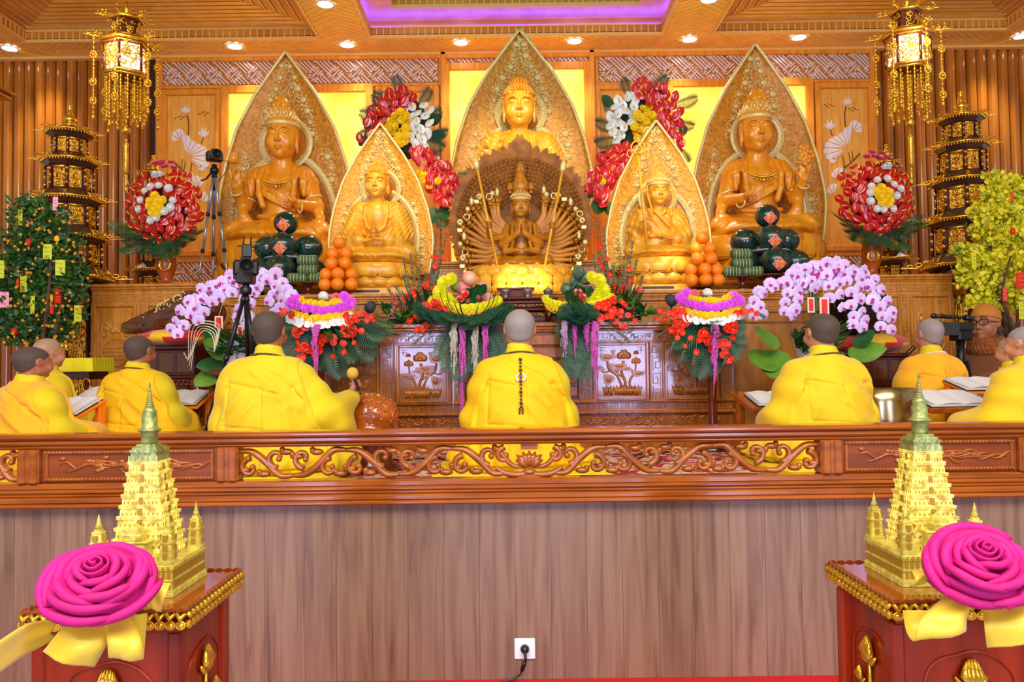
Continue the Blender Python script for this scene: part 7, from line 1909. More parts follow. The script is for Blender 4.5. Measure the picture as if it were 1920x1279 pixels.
R.cap((0,.02,z-.1),(0,0,z+.1),.075,.075,.02,cut=True); R.cap((-.225,-.27,z-.22),(-.21,-.36,z-.13),.045,.055,.01,cut=True); R.floor(0); R.build('robe',M['robebrown'],cm,sm=2)
Sf=Sculpt((-.2,-.2,-.2),(.2,.2,.14),.008)
for k,(r0,zz,tt) in enumerate(((.095,-.055,.045),(.088,-.01,.042))):
    pts=[(r0*math.sin(2*PI*i/14),.03+r0*.95*math.cos(2*PI*i/14)-.005,zz+.018*math.cos(2*PI*i/14+k)) for i in range(15)]; Sf.chain(pts,tt,.02)
Sf.fold(lambda x,y,z: .004*np.sin(90*z+25*np.arctan2(y,x))); Sf.build('scarf',M['scarf'],cm,(0,0,chin))
B=Sculpt((-.6,-.7,.3),(.6,.75,1.25),.022); B.ell((0,.06,.66),(.40,.47,.44),.02); B.keep(lambda x,y,z:(.72-.22*(y+.4)-z)+0*x); B.build('knit_cap',M['beanie'],cm,(0,0,chin),None,HU2)
g=MB()
for s in (-1,1):
    g.tube([(s*.155+.125*math.cos(2*PI*i/18),-.47+.10*abs(s*.155+.125*math.cos(2*PI*i/18)),.535+.085*math.sin(2*PI*i/18)) for i in range(18)],.013,5,closed=True); g.tube([(s*.28,-.42,.55),(s*.38,-.1,.54),(s*.38,.05,.52)],.012,5)
    g.tube([(s*.06,-.455,.66),(s*.15,-.45,.69),(s*.25,-.39,.66)],[.012,.020,.010],5); g.ball((s*.15,-.405,.53),(.035,.025,.022),7,5)
g.tube([(-.04,-.475,.55),(.04,-.475,.55)],.012,5); g.build('glasses',M['black'],cm,(0,0,chin),None,HU2)
# his video camera on a tripod
p=P(1800,613,5.72); vc=thing('video_camera','black shoulder video camera on a tripod beside the cameraman','video camera',(p.x,5.72,PZ0),-1.25)
H=p.z-PZ0
k=.58; Hk=lambda d:H+d*k
mb=MB(); mb.bbox((-.055*k,-.16*k,Hk(-.05)),(.055*k,.18*k,Hk(.055)),.008); mb.build('camera_body',M['black'],vc)
mb=MB(); mb.M=Matrix.Translation((0,-.16*k,H))@Matrix.Rotation(PI/2,4,'X'); mb.lathe([(r_*k,z_*k) for r_,z_ in ((.05,0),(.052,.06),(.062,.07),(.064,.13),(.055,.135),(.05,.12),(0,.11))],20); mb.M=None; mb.build('lens',M['blackm'],vc)
mb=MB(); mb.tube([(-.03*k,-.16*k,Hk(.12)),(-.03*k,.14*k,Hk(.12))],.018*k,10); mb.tube([(-.03*k,.0,Hk(.05)),(-.03*k,.0,Hk(.12))],.012*k,6); mb.tube([(.03*k,-.42*k,Hk(.13)),(.03*k,-.16*k,Hk(.12))],.026*k,10); mb.ball((.03*k,-.44*k,Hk(.13)),(.034*k,.05*k,.034*k),8,6); mb.tube([(-.03*k,.12*k,Hk(.12)),(-.03*k,.24*k,Hk(.10))],.035*k,10); mb.build('handle',M['black'],vc)
mb=MB(); mb.bbox((.075*k,-.38*k,Hk(-.11)),(.09*k,-.10*k,Hk(.05)),.004); mb.tube([(.03*k,-.09*k,Hk(-.01)),(.08*k,-.11*k,H)],.01,6); mb.build('flip_screen',M['lens'],vc)
mb=MB(); mb.bbox((-.05,-.06,Hk(-.17)),(.05,.07,Hk(-.05)),.01); mb.tube([(0,0,H-.4),(0,0,Hk(-.17))],.03,10); mb.build('tripod_head',M['blackm'],vc)
for i in range(3):
    a=i*2.094+.4; mb=MB(); mb.tube([(.03*math.cos(a),.03*math.sin(a),H-.25),(.15*math.cos(a),.15*math.sin(a),.01)],[.02,.014],8); mb.build('leg',M['blackm'],vc)
# ---------------------------------------------------------------- two stills cameras on tripods
def tripod(label,px,ytop,feet,D,floorz,colm,col2,bod):
    a=P(px,ytop,D); t=thing('camera_tripod',label,'tripod',(a.x,D,floorz)); o=t.location; hub=a-o
    yb=P(px,ytop+90,D).z-floorz
    for (fx,fy,dd) in feet:
        f=P(fx,fy,D+dd)-o; f=Vector((f.x,f.y,0.006)) if True else f
        mb=MB(); st=hub+Vector((0,0,-.05)); d=f-st; sd=(f-st).normalized().cross(Vector((0,1,0))).normalized()
        mb.tube([st+d*.02,st+d*.40],.014,8); mb.tube([st+d*.38,st+d*.72],.0115,8); mb.tube([st+d*.70,f],.009,8); lg=mb.build('leg',colm,t)
        mb=MB(); 
        for v in (.05,.39,.71): mb.tube([st+d*(v-.015),st+d*(v+.015)],.018,8)
        mb.ball(f,(.014,.014,.006),8,5); mb.build('leg_lock',col2,lg)
    mb=MB(); mb.tube([hub+Vector((0,0,-.22)),hub+Vector((0,0,.0))],.011,8); mb.lathe([(.03,-.075),(.036,-.06),(.036,-.035),(.022,-.02),(.022,.0)],14,0,hub); mb.build('centre_column',col2,t)
    return t,hub
def stillcam(label,p,rz,s=1.0):
    c=thing('camera',label,'camera',p,rz); mb=MB(); mb.bbox((-.068*s,-.03*s,0),(.068*s,.035*s,.085*s),.012*s); mb.bbox((-.028*s,-.025*s,.08*s),(.028*s,.03*s,.108*s),.01*s); mb.ball((.048*s,0,.086*s),(.013*s,.013*s,.010*s),8,5); mb.build('camera_body',M['black'],c)
    mb=MB(); mb.M=Matrix.Translation((0,-.03*s,.042*s))@Matrix.Rotation(PI/2,4,'X'); mb.lathe([(.036*s,0),(.037*s,.05*s),(.042*s,.055*s),(.042*s,.095*s),(.036*s,.10*s),(.033*s,.085*s),(0,.075*s)],20); mb.M=None; mb.build('lens',M['blackm'],c)
    mb=MB(); mb.M=Matrix.Translation((0,-.03*s,.042*s))@Matrix.Rotation(PI/2,4,'X'); mb.lathe([(.037*s,.058*s),(.0435*s,.060*s),(.0435*s,.066*s),(.037*s,.068*s)],20,cap=False); mb.M=None; mb.build('lens_ring',M['gold'],c)
    return c
zt=2.03
t1,h1=tripod('silver camera tripod standing on the left cabinet beside the red bouquet',402,309,((371,528,-.02),(399,530,.25),(428,515,-.05)),6.75,zt,M['alum'],M['blackm'],0)
c1=stillcam('black stills camera on the silver tripod, left of the left statue',P(402,301,6.75)+Vector((0,0,-.01)),.55,1.0)
mb=MB(); b=P(402,303,6.75)-c1.location; mb.tube(spline([(.06,.02,.03),(.12,.0,0),(.08,.0,-.10),(.0,.02,-.2)],5),.0035,5); mb.tube([(-.02,0,-.09),(-.07,-.02,-.16),(-.11,-.02,-.18)],.008,6); mb.build('cable',M['black'],c1)
t2,h2=tripod('tall black camera tripod standing behind the large left monk',461,530,((362,810,-.45),(470,800,.35),(498,790,-.2)),4.95,PZ0,M['blackm'],M['black'],0)
mb=MB(); 
c2=stillcam('black stills camera with a radio receiver on the tall black tripod',P(461,523,4.95)+Vector((0,0,.02)),.35,1.12)
mb=MB(); mb.bbox((-.025,-.02,.115),(.035,.03,.195),.006); 
for s in (-.015,.028): mb.tube([(s,0,.19),(s+.004,0,.245)],.005,6)
mb.tube([(-.05,.0,.185),(.06,.0,.18)],.004,5); mb.build('radio_receiver',M['black'],c2); mb=MB(); mb.tube(spline([(.035,0,.16),(.085,-.01,.13),(.085,-.02,.05),(.06,0,.03)],5),.003,5); mb.build('cable',M['black'],c2)
mb=MB(); mb.bbox((-.05,-.045,-.09),(.05,.05,-.0),.01); mb.bbox((-.075,-.02,-.06),(-.045,.02,-.02),.006); o=mb.build('pan_head',M['black'],t2,h2+Vector((0,0,.08)))
# ---------------------------------------------------------------- potted orchids
D_['bladew']=blade_data('grass_blade',M['leaf'],.30,.017,1.1)
def orchids(px,py_pot,D,label,arcs,leaves_at,tags):
    c=P(px,py_pot,D); A=Arr('potted_orchid',label,'potted plant',(c.x,D,PZ0),'potted orchids')
    H=c.z-PZ0; mb=MB(); 
    for sx in (-1,1):
        for sy in (-1,1): mb.tube([(sx*.15,sy*.12,0),(sx*.13,sy*.10,H-.22)],[.014,.02],6)
    mb.bbox((-.18,-.15,H-.24),(.18,.15,H-.20),.01); mb.build('wooden_stool',M['redlac'],A.t)
    mb=MB(); mb.lathe([(.09,H-.20),(.13,H-.15),(.15,H-.03),(.155,H),(.14,H),(.13,H-.03),(0,H-.03)],24); mb.build('pot',M['pot'],A.t)
    tg=MB()
    root=Vector((0,0,H-.02))
    for pts,n0,wid in arcs:
        w=[P(x,y,D-.02*i)-A.o for i,(x,y) in enumerate(pts)]; sp=spline([root,root+(w[0]-root)*.5+Vector((0,.02,.02))]+w,6); m=len(sp)
        tg.tube(sp,[.005*(1-.6*i/m) for i in range(m)],5)
        L0=12; 
        for i in range(n0):
            t=(i+.5)/n0; p=sp[min(m-1,int(L0+(m-1-L0)*t))]+A.o; side=1 if i%2 else -1
            d=Vector((side*.35+jit(.25),-1,-.15+jit(.2))); q=p+Vector((side*wid*D/F*RG.uniform(.5,1),-.02-.02*RG.random(),jit(.012)-.012)); A.add('orchid',q,aim(d,jit(.35)),RG.uniform(.92,1.12)*(1-.12*t))
    tg.build('flower_stem',M['stem'],A.t)
    for x,y,dx,dz,k,s in leaves_at: A.add(k,P(x,y,D-.05),grow((dx,-.35,dz),(0,-.8,.6)),s,'broad_leaf' if k[0]=='l' else None)
    for i in range(150):
        a=RG.uniform(-1.3,1.3); A.add('bladew' if i%3 else 'bladel',P(px+jit(30),py_pot+6+jit(12),D-.10),grow((math.sin(a)*1.1,-.35,RG.uniform(-.7,.6)),(0,-1,.3)),RG.uniform(.45,.85))
    A.done()
    for x,y,w,h,lb in tags:
        p=P(x,y,D-.16); t=thing('greeting_card',lb,'card',p,jit(.1)); MB().bbox((-w*D/F/2,0,-h*D/F/2),(w*D/F/2,.004,h*D/F/2),.002).build('card',M['cardpaper'],t); MB().bbox((-w*D/F*.3,-.003,-h*D/F*.4),(w*D/F*.3,.001,h*D/F*.4),.002).build('red_field',M['redenv'],t)
        mb=MB(); mb.tube([(0,.0,h*D/F/2),(.01,.06,h*D/F/2+.12)],.002,4); mb.build('string',M['string'],t)
orchids(455,640,5.62,'large pot of lilac orchids arching left and right, behind the large left monk',
 [([(468,540),(440,522),(400,535),(372,560),(345,592),(325,628)],22,15),([(470,535),(445,515),(410,545),(385,570),(362,600)],16,14),([(478,530),(500,512),(528,535),(548,560),(556,580)],17,14),([(472,545),(470,540),(462,575),(452,612)],12,13),([(482,520),(490,520),(510,555),(530,590)],9,12),([(474,530),(462,515),(440,535),(425,560)],9,12)],
 [(440,665,-1,.2,'leafb',1.3),(425,680,-.9,-.3,'leaf',1.5),(420,650,-.8,.6,'leaf',1.3),(455,660,-.3,.7,'leaf',1.2),(470,665,.4,.6,'leaf',1.3),(410,690,-.5,-.8,'leafb',1.2),(450,690,0,-.9,'leaf',1.3)],
 [(410,606,16,26,'red and white greeting card at the left of the left orchids'),(450,622,11,22,'small red greeting card hanging low in the left orchids')])
orchids(1528,630,5.62,'large pot of lilac orchids arching wide, behind the large right monk',
 [([(1515,540),(1490,525),(1455,530),(1425,545),(1415,575),(1420,592)],15,12),([(1520,520),(1500,500),(1485,530),(1480,565),(1475,590)],16,14),([(1525,515),(1530,495),(1505,510),(1515,545)],12,13),([(1535,515),(1560,492),(1590,510),(1600,545),(1605,590),(1606,612)],20,14),([(1538,520),(1580,495),(1625,520),(1650,560),(1662,590),(1655,620)],18,12),([(1530,530),(1545,505),(1560,535),(1565,578)],12,12),([(1537,525),(1590,505),(1630,540),(1645,580)],10,12)],
 [(1460,640,-1,.0,'leafb',1.5),(1455,665,-.9,-.5,'leafb',1.6),(1470,660,-.6,-.9,'leafb',1.7),(1500,650,-.5,.5,'leaf',1.3),(1590,660,.9,-.2,'leafb',1.4),(1600,645,.8,.4,'leaf',1.2),(1505,690,-.2,-1,'leafb',1.4)],
 [(1521,572,13,28,'narrow red and white greeting card in the middle of the right orchids'),(1546,575,17,34,'plain brown tag hanging in the middle of the right orchids')])
rb=MB(); 
for k in range(5): rb.tube(spline([(0,0,0),(.0+.01*k,-.03,.10+.02*k),(-.05-.02*k,-.06,.14+.01*k),(-.10-.01*k,-.08,.04-.02*k),(-.12-.012*k,-.09,-.12+.03*k)],5),[.004]*8+[.002]*13,5)
o=rb.build('dried_grass',M['string'],None,P(402,660,5.3)); tag(o,'pale dried grass blades curving down left of the left orchids','grass')
# ---------------------------------------------------------------- the two potted trees
def tree(name,label,D,clusters,leafkind,n,trunk,branches,zpot,col,seed,fruit=None):
    r=random.Random(seed); b=P(trunk[0],trunk[1],D); t=thing(name,label,'tree',(b.x,D,PZ0)); o=t.location
    mb=MB(); mb.lathe([(.12,0),(.16,.05),(.19,.22),(.20,.26),(.18,.26),(.16,.22),(0,.22)],24); mb.build('pot',M['pot'] if fruit else M['terracotta'],t)
    mb=MB()
    for br in branches: 
        w=[P(x,y,D+dd)-o for x,y,dd in br]; sp=spline([Vector((0,0,.2))]+w,5); k=len(sp); mb.tube(sp,[.024*(1-.85*i/k)+.003 for i in range(k)],6)
    mb.build('trunk',M['bark'],t)
    me=D_[leafkind]; v=np.array([tuple(q.co) for q in me.vertices]); f=np.array([tuple(p.vertices) for p in me.polygons if len(p.vertices)==4])
    Vs=[];Fs=[];b0=0
    tot=sum(c[2]*c[3] for c in clusters)
    for (x,y,rx,ry,*dd) in clusters:
        d0=dd[0] if dd else 0; c=P(x,y,D+d0)-o; s=D/F
        for i in range(max(4,int(n*rx*ry/tot))):
            u=r.gauss(0,.45);w=r.gauss(0,.45);q=r.gauss(0,.45); L=math.sqrt(u*u+w*w+q*q)
            if L>1.15: continue
            p=c+Vector((u*rx*s,q*.085,w*ry*s)); Mx=np.array(Euler((r.uniform(-1.2,1.2),r.uniform(-1.5,1.5),r.uniform(0,6.28))).to_matrix())*r.uniform(.8,1.35)
            Vs.append(v@Mx.T+np.array(p)); Fs.append(f+b0); b0+=len(v)
    o2=link('foliage',mesh('foliage',np.concatenate(Vs),np.concatenate(Fs),col),t); o2['kind']='stuff'
    return t
LK=leaf_data('kumquat_leaf',M['kleaf'],.046,.011,.3); D_['kleaf']=LK
blo=MB()
for i in range(5):
    a=2*PI*i/5; d=Vector((math.cos(a),0,math.sin(a)))*.019; s=Vector((-math.sin(a),0,math.cos(a)))*.011
    blo.add([(0,0,0),d*.6-s+Vector((0,-.006,0)),d+Vector((0,-.004,0)),d*.6+s+Vector((0,-.006,0))],[(0,1,2,3)],0,False)
D_['blossom']=blo.data('apricot_blossom',M['apricot'])
TD=6.2
kc=[(60,385,38,22),(40,400,30,20),(95,410,40,25),(50,440,52,32),(105,450,45,36),(30,480,45,36),(90,490,62,40),(130,470,26,36),(20,540,40,40),(75,545,62,42),(130,540,40,40),(40,590,52,34),(100,590,52,36),(140,580,22,34),(25,630,40,22),(75,628,48,26),(115,622,32,24),(150,510,18,24),(5,580,24,50)]
kt=tree('kumquat_tree','dense potted kumquat tree hung with paper tags at the left edge',TD,kc,'kleaf',5200,(40,760),[[(75,700,0),(70,620,0),(60,520,.05),(55,400,0)],[(80,690,0),(110,600,-.05),(120,480,0)],[(70,690,0),(40,600,.05),(25,500,0)],[(72,680,-.05),(90,560,-.1),(100,430,0)]],.3,M['kleaf'],3,True)
KQ=ball_data('kumquat_skin',M['kumquat'],.0118,1.05,False,8,6); rk=random.Random(8); ex=[]
for i in range(125):
    x,y,rx,ry=rk.choice(kc)[:4]; p=P(x+rk.uniform(-rx,rx)*.85,y+rk.uniform(-ry,ry)*.9,TD-rk.uniform(.04,.2))-kt.location
    if i<95: link('kumquat',KQ,kt,p,None,rk.uniform(.8,1.15))
    else: ex.append(p)
mb=MB()
for p in ex: mb.ball(p,.0115,7,5)
o=mb.build('kumquats',M['kumquat'],kt); o['kind']='stuff'
ac=[(1868,345,26,22),(1880,370,34,24),(1905,350,20,26),(1850,395,34,20),(1895,405,36,28),(1840,430,28,22),(1880,445,40,28),(1915,440,22,40),(1825,480,30,22),(1860,490,40,28),(1905,500,34,34),(1815,515,24,22),(1845,530,36,24),(1890,540,34,30),(1835,565,26,18),(1915,560,20,30),(1800,470,14,14),(1910,390,20,30),(1860,580,20,10)]
TD=6.3
at=tree('apricot_tree','potted yellow apricot blossom tree with bare branches at the right edge',TD,ac,'blossom',5200,(1950,760),[[(1900,680,0),(1885,600,0),(1880,500,0),(1872,350,0)],[(1902,690,0),(1870,610,-.05),(1845,560,0),(1825,480,0)],[(1903,660,0),(1915,560,0),(1910,400,0)],[(1898,640,0),(1850,600,-.08),(1830,590,0)],[(1890,600,0),(1865,520,0),(1850,400,0)],[(1912,640,-.1),(1880,560,-.15),(1895,480,-.1)]],.3,M['apricot'],5)
r=random.Random(9); lf=D_['leafs']; v=np.array([tuple(q.co) for q in lf.vertices]); f=np.array([tuple(p.vertices) for p in lf.polygons if len(p.vertices)==4]); Vs=[];Fs=[];b0=0
for i in range(900):
    x,y,rx,ry=r.choice(ac)[:4]; p=P(x+r.gauss(0,.5)*rx,y+r.gauss(0,.5)*ry,TD+r.gauss(0,.05))-at.location; Mx=np.array(Euler((r.uniform(-1.2,1.2),r.uniform(-1.5,1.5),r.uniform(0,6.28))).to_matrix())*r.uniform(.5,.9); Vs.append(v@Mx.T+np.array(p)); Fs.append(f+b0); b0+=len(v)
o=link('young_leaves',mesh('young_leaves',np.concatenate(Vs),np.concatenate(Fs),M['apleaf']),at); o['kind']='stuff'
def htag(kind,x,y,w,h,lb,m,grp):
    D=TD-.17; s=D/F; p=P(x,y,D); t=thing(kind,lb,'tag' if 'tag' in kind else ('lantern' if 'lantern' in kind else 'envelope'),p,jit(.35),grp)
    if kind=='paper_lantern':
        mb=MB(); mb.lathe([(.008,-h*s/2),(w*s*.4,-h*s*.35),(w*s*.5,0),(w*s*.4,h*s*.35),(.008,h*s/2)],12); mb.build('lantern_body',m,t); mb=MB(); mb.tube([(0,0,-h*s/2),(0,0,-h*s*.9)],.006,6); mb.build('tassel',M['goldfl'],t)
    else:
        MB().bbox((-w*s/2,-.002,-h*s/2),(w*s/2,.002,h*s/2),.001).build('paper_sheet',m,t)
        mb=MB(); 
        for k in range(3): mb.tube([(-w*s*.25+w*s*.1*j,-.0035,h*s*(.25-.25*k)+w*s*.06*math.sin(j*2+k)) for j in range(6)],.0016,4)
        mb.build('brush_marks',M['goldfl'] if kind=='red_envelope' else M['goldtext'],t)
    mb=MB(); mb.tube([(0,0,h*s/2),(.004,.05,h*s/2+.04),(.006,.20,h*s/2+.05)],.0015,4); mb.build('thread',M['redenv'],t)
L_='of the kumquat tree'
for k,x,y,w,h,lb,m,g in (('paper_tag',89,472,15,29,'lime paper tag high in the middle '+L_,'limetag','k'),('paper_tag',113,502,17,30,'large lime paper tag right of the middle '+L_,'limetag','k'),('paper_tag',44,533,16,30,'lime paper tag left of the middle '+L_,'limetag','k'),('paper_tag',61,572,8,33,'narrow lime paper tag low in the middle '+L_,'limetag','k'),('paper_tag',146,588,15,31,'lime paper tag at the lower right side '+L_,'limetag','k'),('paper_tag',3,505,9,34,'lime paper tag cut off at the left edge '+L_,'limetag','k'),('paper_tag',38,408,8,30,'tilted lime paper tag near the top '+L_,'limetag','k'),
  ('pink_tag',8,562,16,30,'pink flowered tag at the left edge '+L_,'pinktag','k'),('pink_tag',104,382,9,26,'pink tag at the top right '+L_,'pinktag','k'),('red_envelope',108,556,13,26,'red envelope beside the lower right lime tag '+L_,'redenv','k'),('red_envelope',96,580,9,18,'small red envelope low in the middle '+L_,'redenv','k'),('red_envelope',33,531,6,16,'tiny red charm left of the middle '+L_,'redenv','k'),('paper_lantern',54,455,11,15,'round red paper lantern high at the left '+L_,'redenv','k'),('paper_lantern',27,622,12,14,'round red paper lantern at the lower left '+L_,'redenv','k'),('paper_lantern',95,560,10,16,'yellow paper lantern low in the middle '+L_,'goldfl','k'),('paper_lantern',107,448,11,12,'yellow paper bell at the upper right '+L_,'goldfl','k')):
    htag(k,x,y,w,h,lb,M[m],'tags on the kumquat tree')
L_='of the blossom tree'
for k,x,y,w,h,lb,m,g in (('paper_tag',1826,488,11,28,'lime paper tag at the left side '+L_,'limetag','a'),('paper_tag',1915,582,11,34,'lime paper tag at the lower right '+L_,'limetag','a'),('red_envelope',1914,526,18,30,'large red envelope at the right edge '+L_,'redenv','a'),('red_envelope',1884,552,7,26,'narrow red envelope low in the middle '+L_,'redenv','a'),('red_envelope',1898,370,6,18,'narrow red charm near the top '+L_,'redenv','a'),('paper_lantern',1899,434,10,12,'round red paper lantern in the middle '+L_,'redenv','a'),('red_envelope',1838,588,8,20,'small red envelope above the cameraman '+L_,'redenv','a')):
    htag(k,x,y,w,h,lb,M[m],'tags on the blossom tree')
# ---------------------------------------------------------------- instruments, books, small tables
def patchcushion(par,z,rx,ry,h):
    mb=MB(); n=32;m=10
    V=[];Fs=[];mi=[]
    for i in range(m+1):
        a=PI*i/m
        for j in range(n):
            q=2*PI*j/n; k=1+.06*math.cos(q*4); V.append((rx*k*math.sin(a)**.6*math.cos(q),ry*k*math.sin(a)**.6*math.sin(q),z+h*.5-h*.5*math.cos(a)*(1-.12*math.sin(q*8)**2)))
    for i in range(m):
        for j in range(n): Fs.append((i*n+j,i*n+(j+1)%n,(i+1)*n+(j+1)%n,(i+1)*n+j)); mi.append((((j+ (2 if i>=m/2 else 0))//4)+ (1 if i>=m/2 else 0))%2)
    return link('cushion_cover',mesh('cushion_cover',V,Fs,[M['cushred'],M['cushyel']],mi),par)
def lacquer_stand(name,label,loc,w,d,h):
    t=thing(name,label,'stand',loc)
    mb=MB(); mb.bbox((-w/2,-d/2,h-.03),(w/2,d/2,h),.008); mb.bbox((-w/2+.02,-d/2+.02,h-.22),(w/2-.02,d/2-.02,h-.03),.004); mb.bbox((-w/2-.01,-d/2-.01,h-.245),(w/2+.01,d/2+.01,h-.22),.006)
    for sx in (-1,1): mb.tube(spline([(sx*w/2,-d*.4,h-.01),(sx*(w/2+.03),-d*.4,h+.02),(sx*(w/2+.06),-d*.4,h+.045)],4),.016,6)
    mb.build('stand_top',M['darkred'],t)
    pn=MB(); 
    for q in range(3): pn.bbox((-w/2+.04+q*(w-.06)/3,-d/2+.012,h-.20),(-w/2+.02+(q+1)*(w-.06)/3,-d/2+.03,h-.05),.004)
    pn.build('side_panel',M['fishdark'],t)
    ap=MB()
    for i in range(12): ap.tube([(-w/2+.04+(w-.08)*i/11+.018*math.cos(k*.9),-d/2,h-.275+.02*math.sin(k*.9)) for k in range(7)],.007,5)
    ap.bbox((-w/2+.01,-d/2+.005,h-.30),(w/2-.01,d/2-.005,h-.245),.004); ap.build('carved_apron',M['redlac'],t)
    for sx in (-1,1):
        for sy in (-1,1):
            mb=MB(); mb.tube(spline([(sx*(w/2-.03),sy*(d/2-.03),h-.25),(sx*(w/2+.03),sy*(d/2+.01),h-.38),(sx*(w/2-.03),sy*(d/2-.04),h*.35),(sx*(w/2-.05),sy*(d/2-.05),.06),(sx*(w/2+.0),sy*(d/2-.03),.0)],5),[.04]*4+[.036]*5+[.03]*6+[.028]*6,8); mb.build('leg',M['redlac'],t)
    return t
q=P(322,630,6.0); hs=P(322,648,5.85).z-PZ0
lacquer_stand('drum_stand','dark lacquered stand carrying the big wooden fish at the left',(q.x,6.1,PZ0),.46,.42,hs)
cu=thing('cushion','red and yellow patchwork cushion under the big dark wooden fish','cushion',(q.x,6.1,PZ0+hs+.001)); patchcushion(cu,0,.29,.25,.13)
fz=PZ0+hs+.105; fish=thing('wooden_fish','big dark lacquered wooden fish drum with a long snout on the patchwork cushion','wooden fish',(q.x,6.1,fz),.12)
S=Sculpt((-.44,-.28,-.05),(.40,.28,.42),.0075)
S.cap((.12,0,.165),(-.33,0,.05),.165,.045,.05,sq=(1,.85,1)); S.ell((.16,0,.15),(.20,.20,.15),.06); S.cap((-.30,0,.055),(-.365,0,.035),.05,.042,.03,sq=(1,.8,1)); S.ell((-.375,.0,.055),(.028,.05,.024),.02); S.ell((-.2,0,.03),(.16,.10,.05),.05)
S.chain([(-.06,-.155,.125),(.05,-.190,.150),(.17,-.205,.170),(.27,-.17,.175)],[.020,.027,.028,.02],.008,cut=True); S.chain([(-.42,-.03,.03),(-.36,-.055,.03),(-.26,-.075,.045),(-.20,-.10,.06)],.007,.004,cut=True)
for s in (-1,1): S.chain([(-.34,s*.03,.085),(-.24,s*.045,.13),(-.12,s*.06,.19)],[.012,.014,.008],.015); S.ell((-.23,s*.075,.115),(.022,.016,.016),.008)
S.floor(-.01); S.build('fish_body',M['fishdark'],fish)
sp=MB(); rr=random.Random(2)
for i in range(90):
    x=rr.uniform(-.10,.20); t=min(1,max(0,(.12-x)/.45)); R=.165-.12*t; cz=.165-.115*t; e=rr.uniform(-1.25,.15)
    sp.ball((x-.03,R*1.17*math.sin(e)*1.0,cz+R*math.cos(e)+(.004 if x<.1 else -.004)),(.0065,.005,.0055),5,4)
sp.build('pale_spots',M['palegold'],fish)
# amber wooden fish near the large left monk
q=P(690,770,4.5); f2=thing('wooden_fish','round carved amber wooden fish drum beside the large left monk','wooden fish',(q.x,4.6,PZ0+.185))
R=.158; S=Sculpt((-.2,-.2,-.02),(.2,.2,.30),.006); S.ell((0,0,.135),(R,R*.95,.135),.03); S.ell((0,-.08,.03),(.09,.10,.05),.05); S.ell((-.02,-.17,.022),(.045,.07,.028),.012,cut=True); S.cap((.13,-.04,.03),(.13,.06,.03),.012,.012,.01,cut=True); S.floor(0); S.build('fish_body',M['fishlight'],f2)
cv=MB()
for i in range(22):
    a=rr.uniform(-1.3,1.3); e=rr.uniform(-.2,1.1); tw=rr.choice((-1,1)); pts=[]
    for k in range(9):
        aa=a+tw*.05*k*math.cos(k*.8); ee=e+.05*k*math.sin(k*.9+i); pts.append((R*1.0*math.cos(ee)*math.sin(aa),-R*.95*math.cos(ee)*math.cos(aa),.135+.137*math.sin(ee)))
    cv.tube(pts,[.004+.003*math.sin(PI*k/8) for k in range(9)],5)
cv.build('scroll_carving',M['fishlight'],f2)
fs=thing('low_stand','low brown stand under the round amber wooden fish','stand',(q.x,4.6,PZ0+.002)); mb=MB(); mb.lathe([(.15,0),(.17,.02),(.12,.06),(.12,.13),(.15,.165),(.16,.182)],24); mb.build('turned_base',M['redlac'],fs)
# brass singing bowl
q=P(1652,760,4.85); bw=thing('singing_bowl','large brass singing bowl on a cushion beside the large right monk','bowl',(q.x,4.85,PZ0+.06))
s=4.75/F; zr=P(1652,729,4.85).z-PZ0-.06
mb=MB(); mb.lathe([(.04,.0),(.12,.01),(.175,.05),(.205,.12),(.208,.20),(.195,zr*.8),(.198,zr),(.188,zr+.004),(.182,zr*.85),(.19,.2),(.18,.1),(.10,.03),(0,.025)],48); mb.build('bowl_wall',M['bronze'],bw)
mb=MB(); mb.lathe([(.183,zr*.84),(.189,.2),(.178,.1),(.098,.032),(0,.028)],40,cap=False); mb.build('dark_inside',M['darkbowl'],bw)
c=thing('cushion','dark red round cushion under the brass singing bowl','cushion',(q.x,4.85,PZ0+.001)); mb=MB(); mb.lathe([(.10,0),(.17,.012),(.17,.045),(.10,.058)],24); mb.build('cushion_cover',M['cushred'],c)
# dark bell bowl on the right stand
q=P(1640,660,6.0); hs=P(1640,662,5.85).z-PZ0
lacquer_stand('drum_stand','dark lacquered stand carrying the dark bronze bell at the right',(q.x,6.1,PZ0),.42,.42,hs)
cu=thing('cushion','red and yellow cushion under the dark bronze bell','cushion',(q.x,6.1,PZ0+hs+.001)); patchcushion(cu,0,.28,.26,.15)
bb=thing('bronze_bell','dark bronze bell bowl on the red and yellow cushion behind the right orchids','bell',(q.x-.08,6.1,PZ0+hs+.135)); mb=MB(); mb.lathe([(.05,0),(.14,.01),(.20,.06),(.225,.15),(.215,.26),(.225,.30),(.215,.30),(.20,.26),(.21,.15),(.18,.06),(0,.03)],36); mb.build('bell_wall',M['darkbowl'],bb)
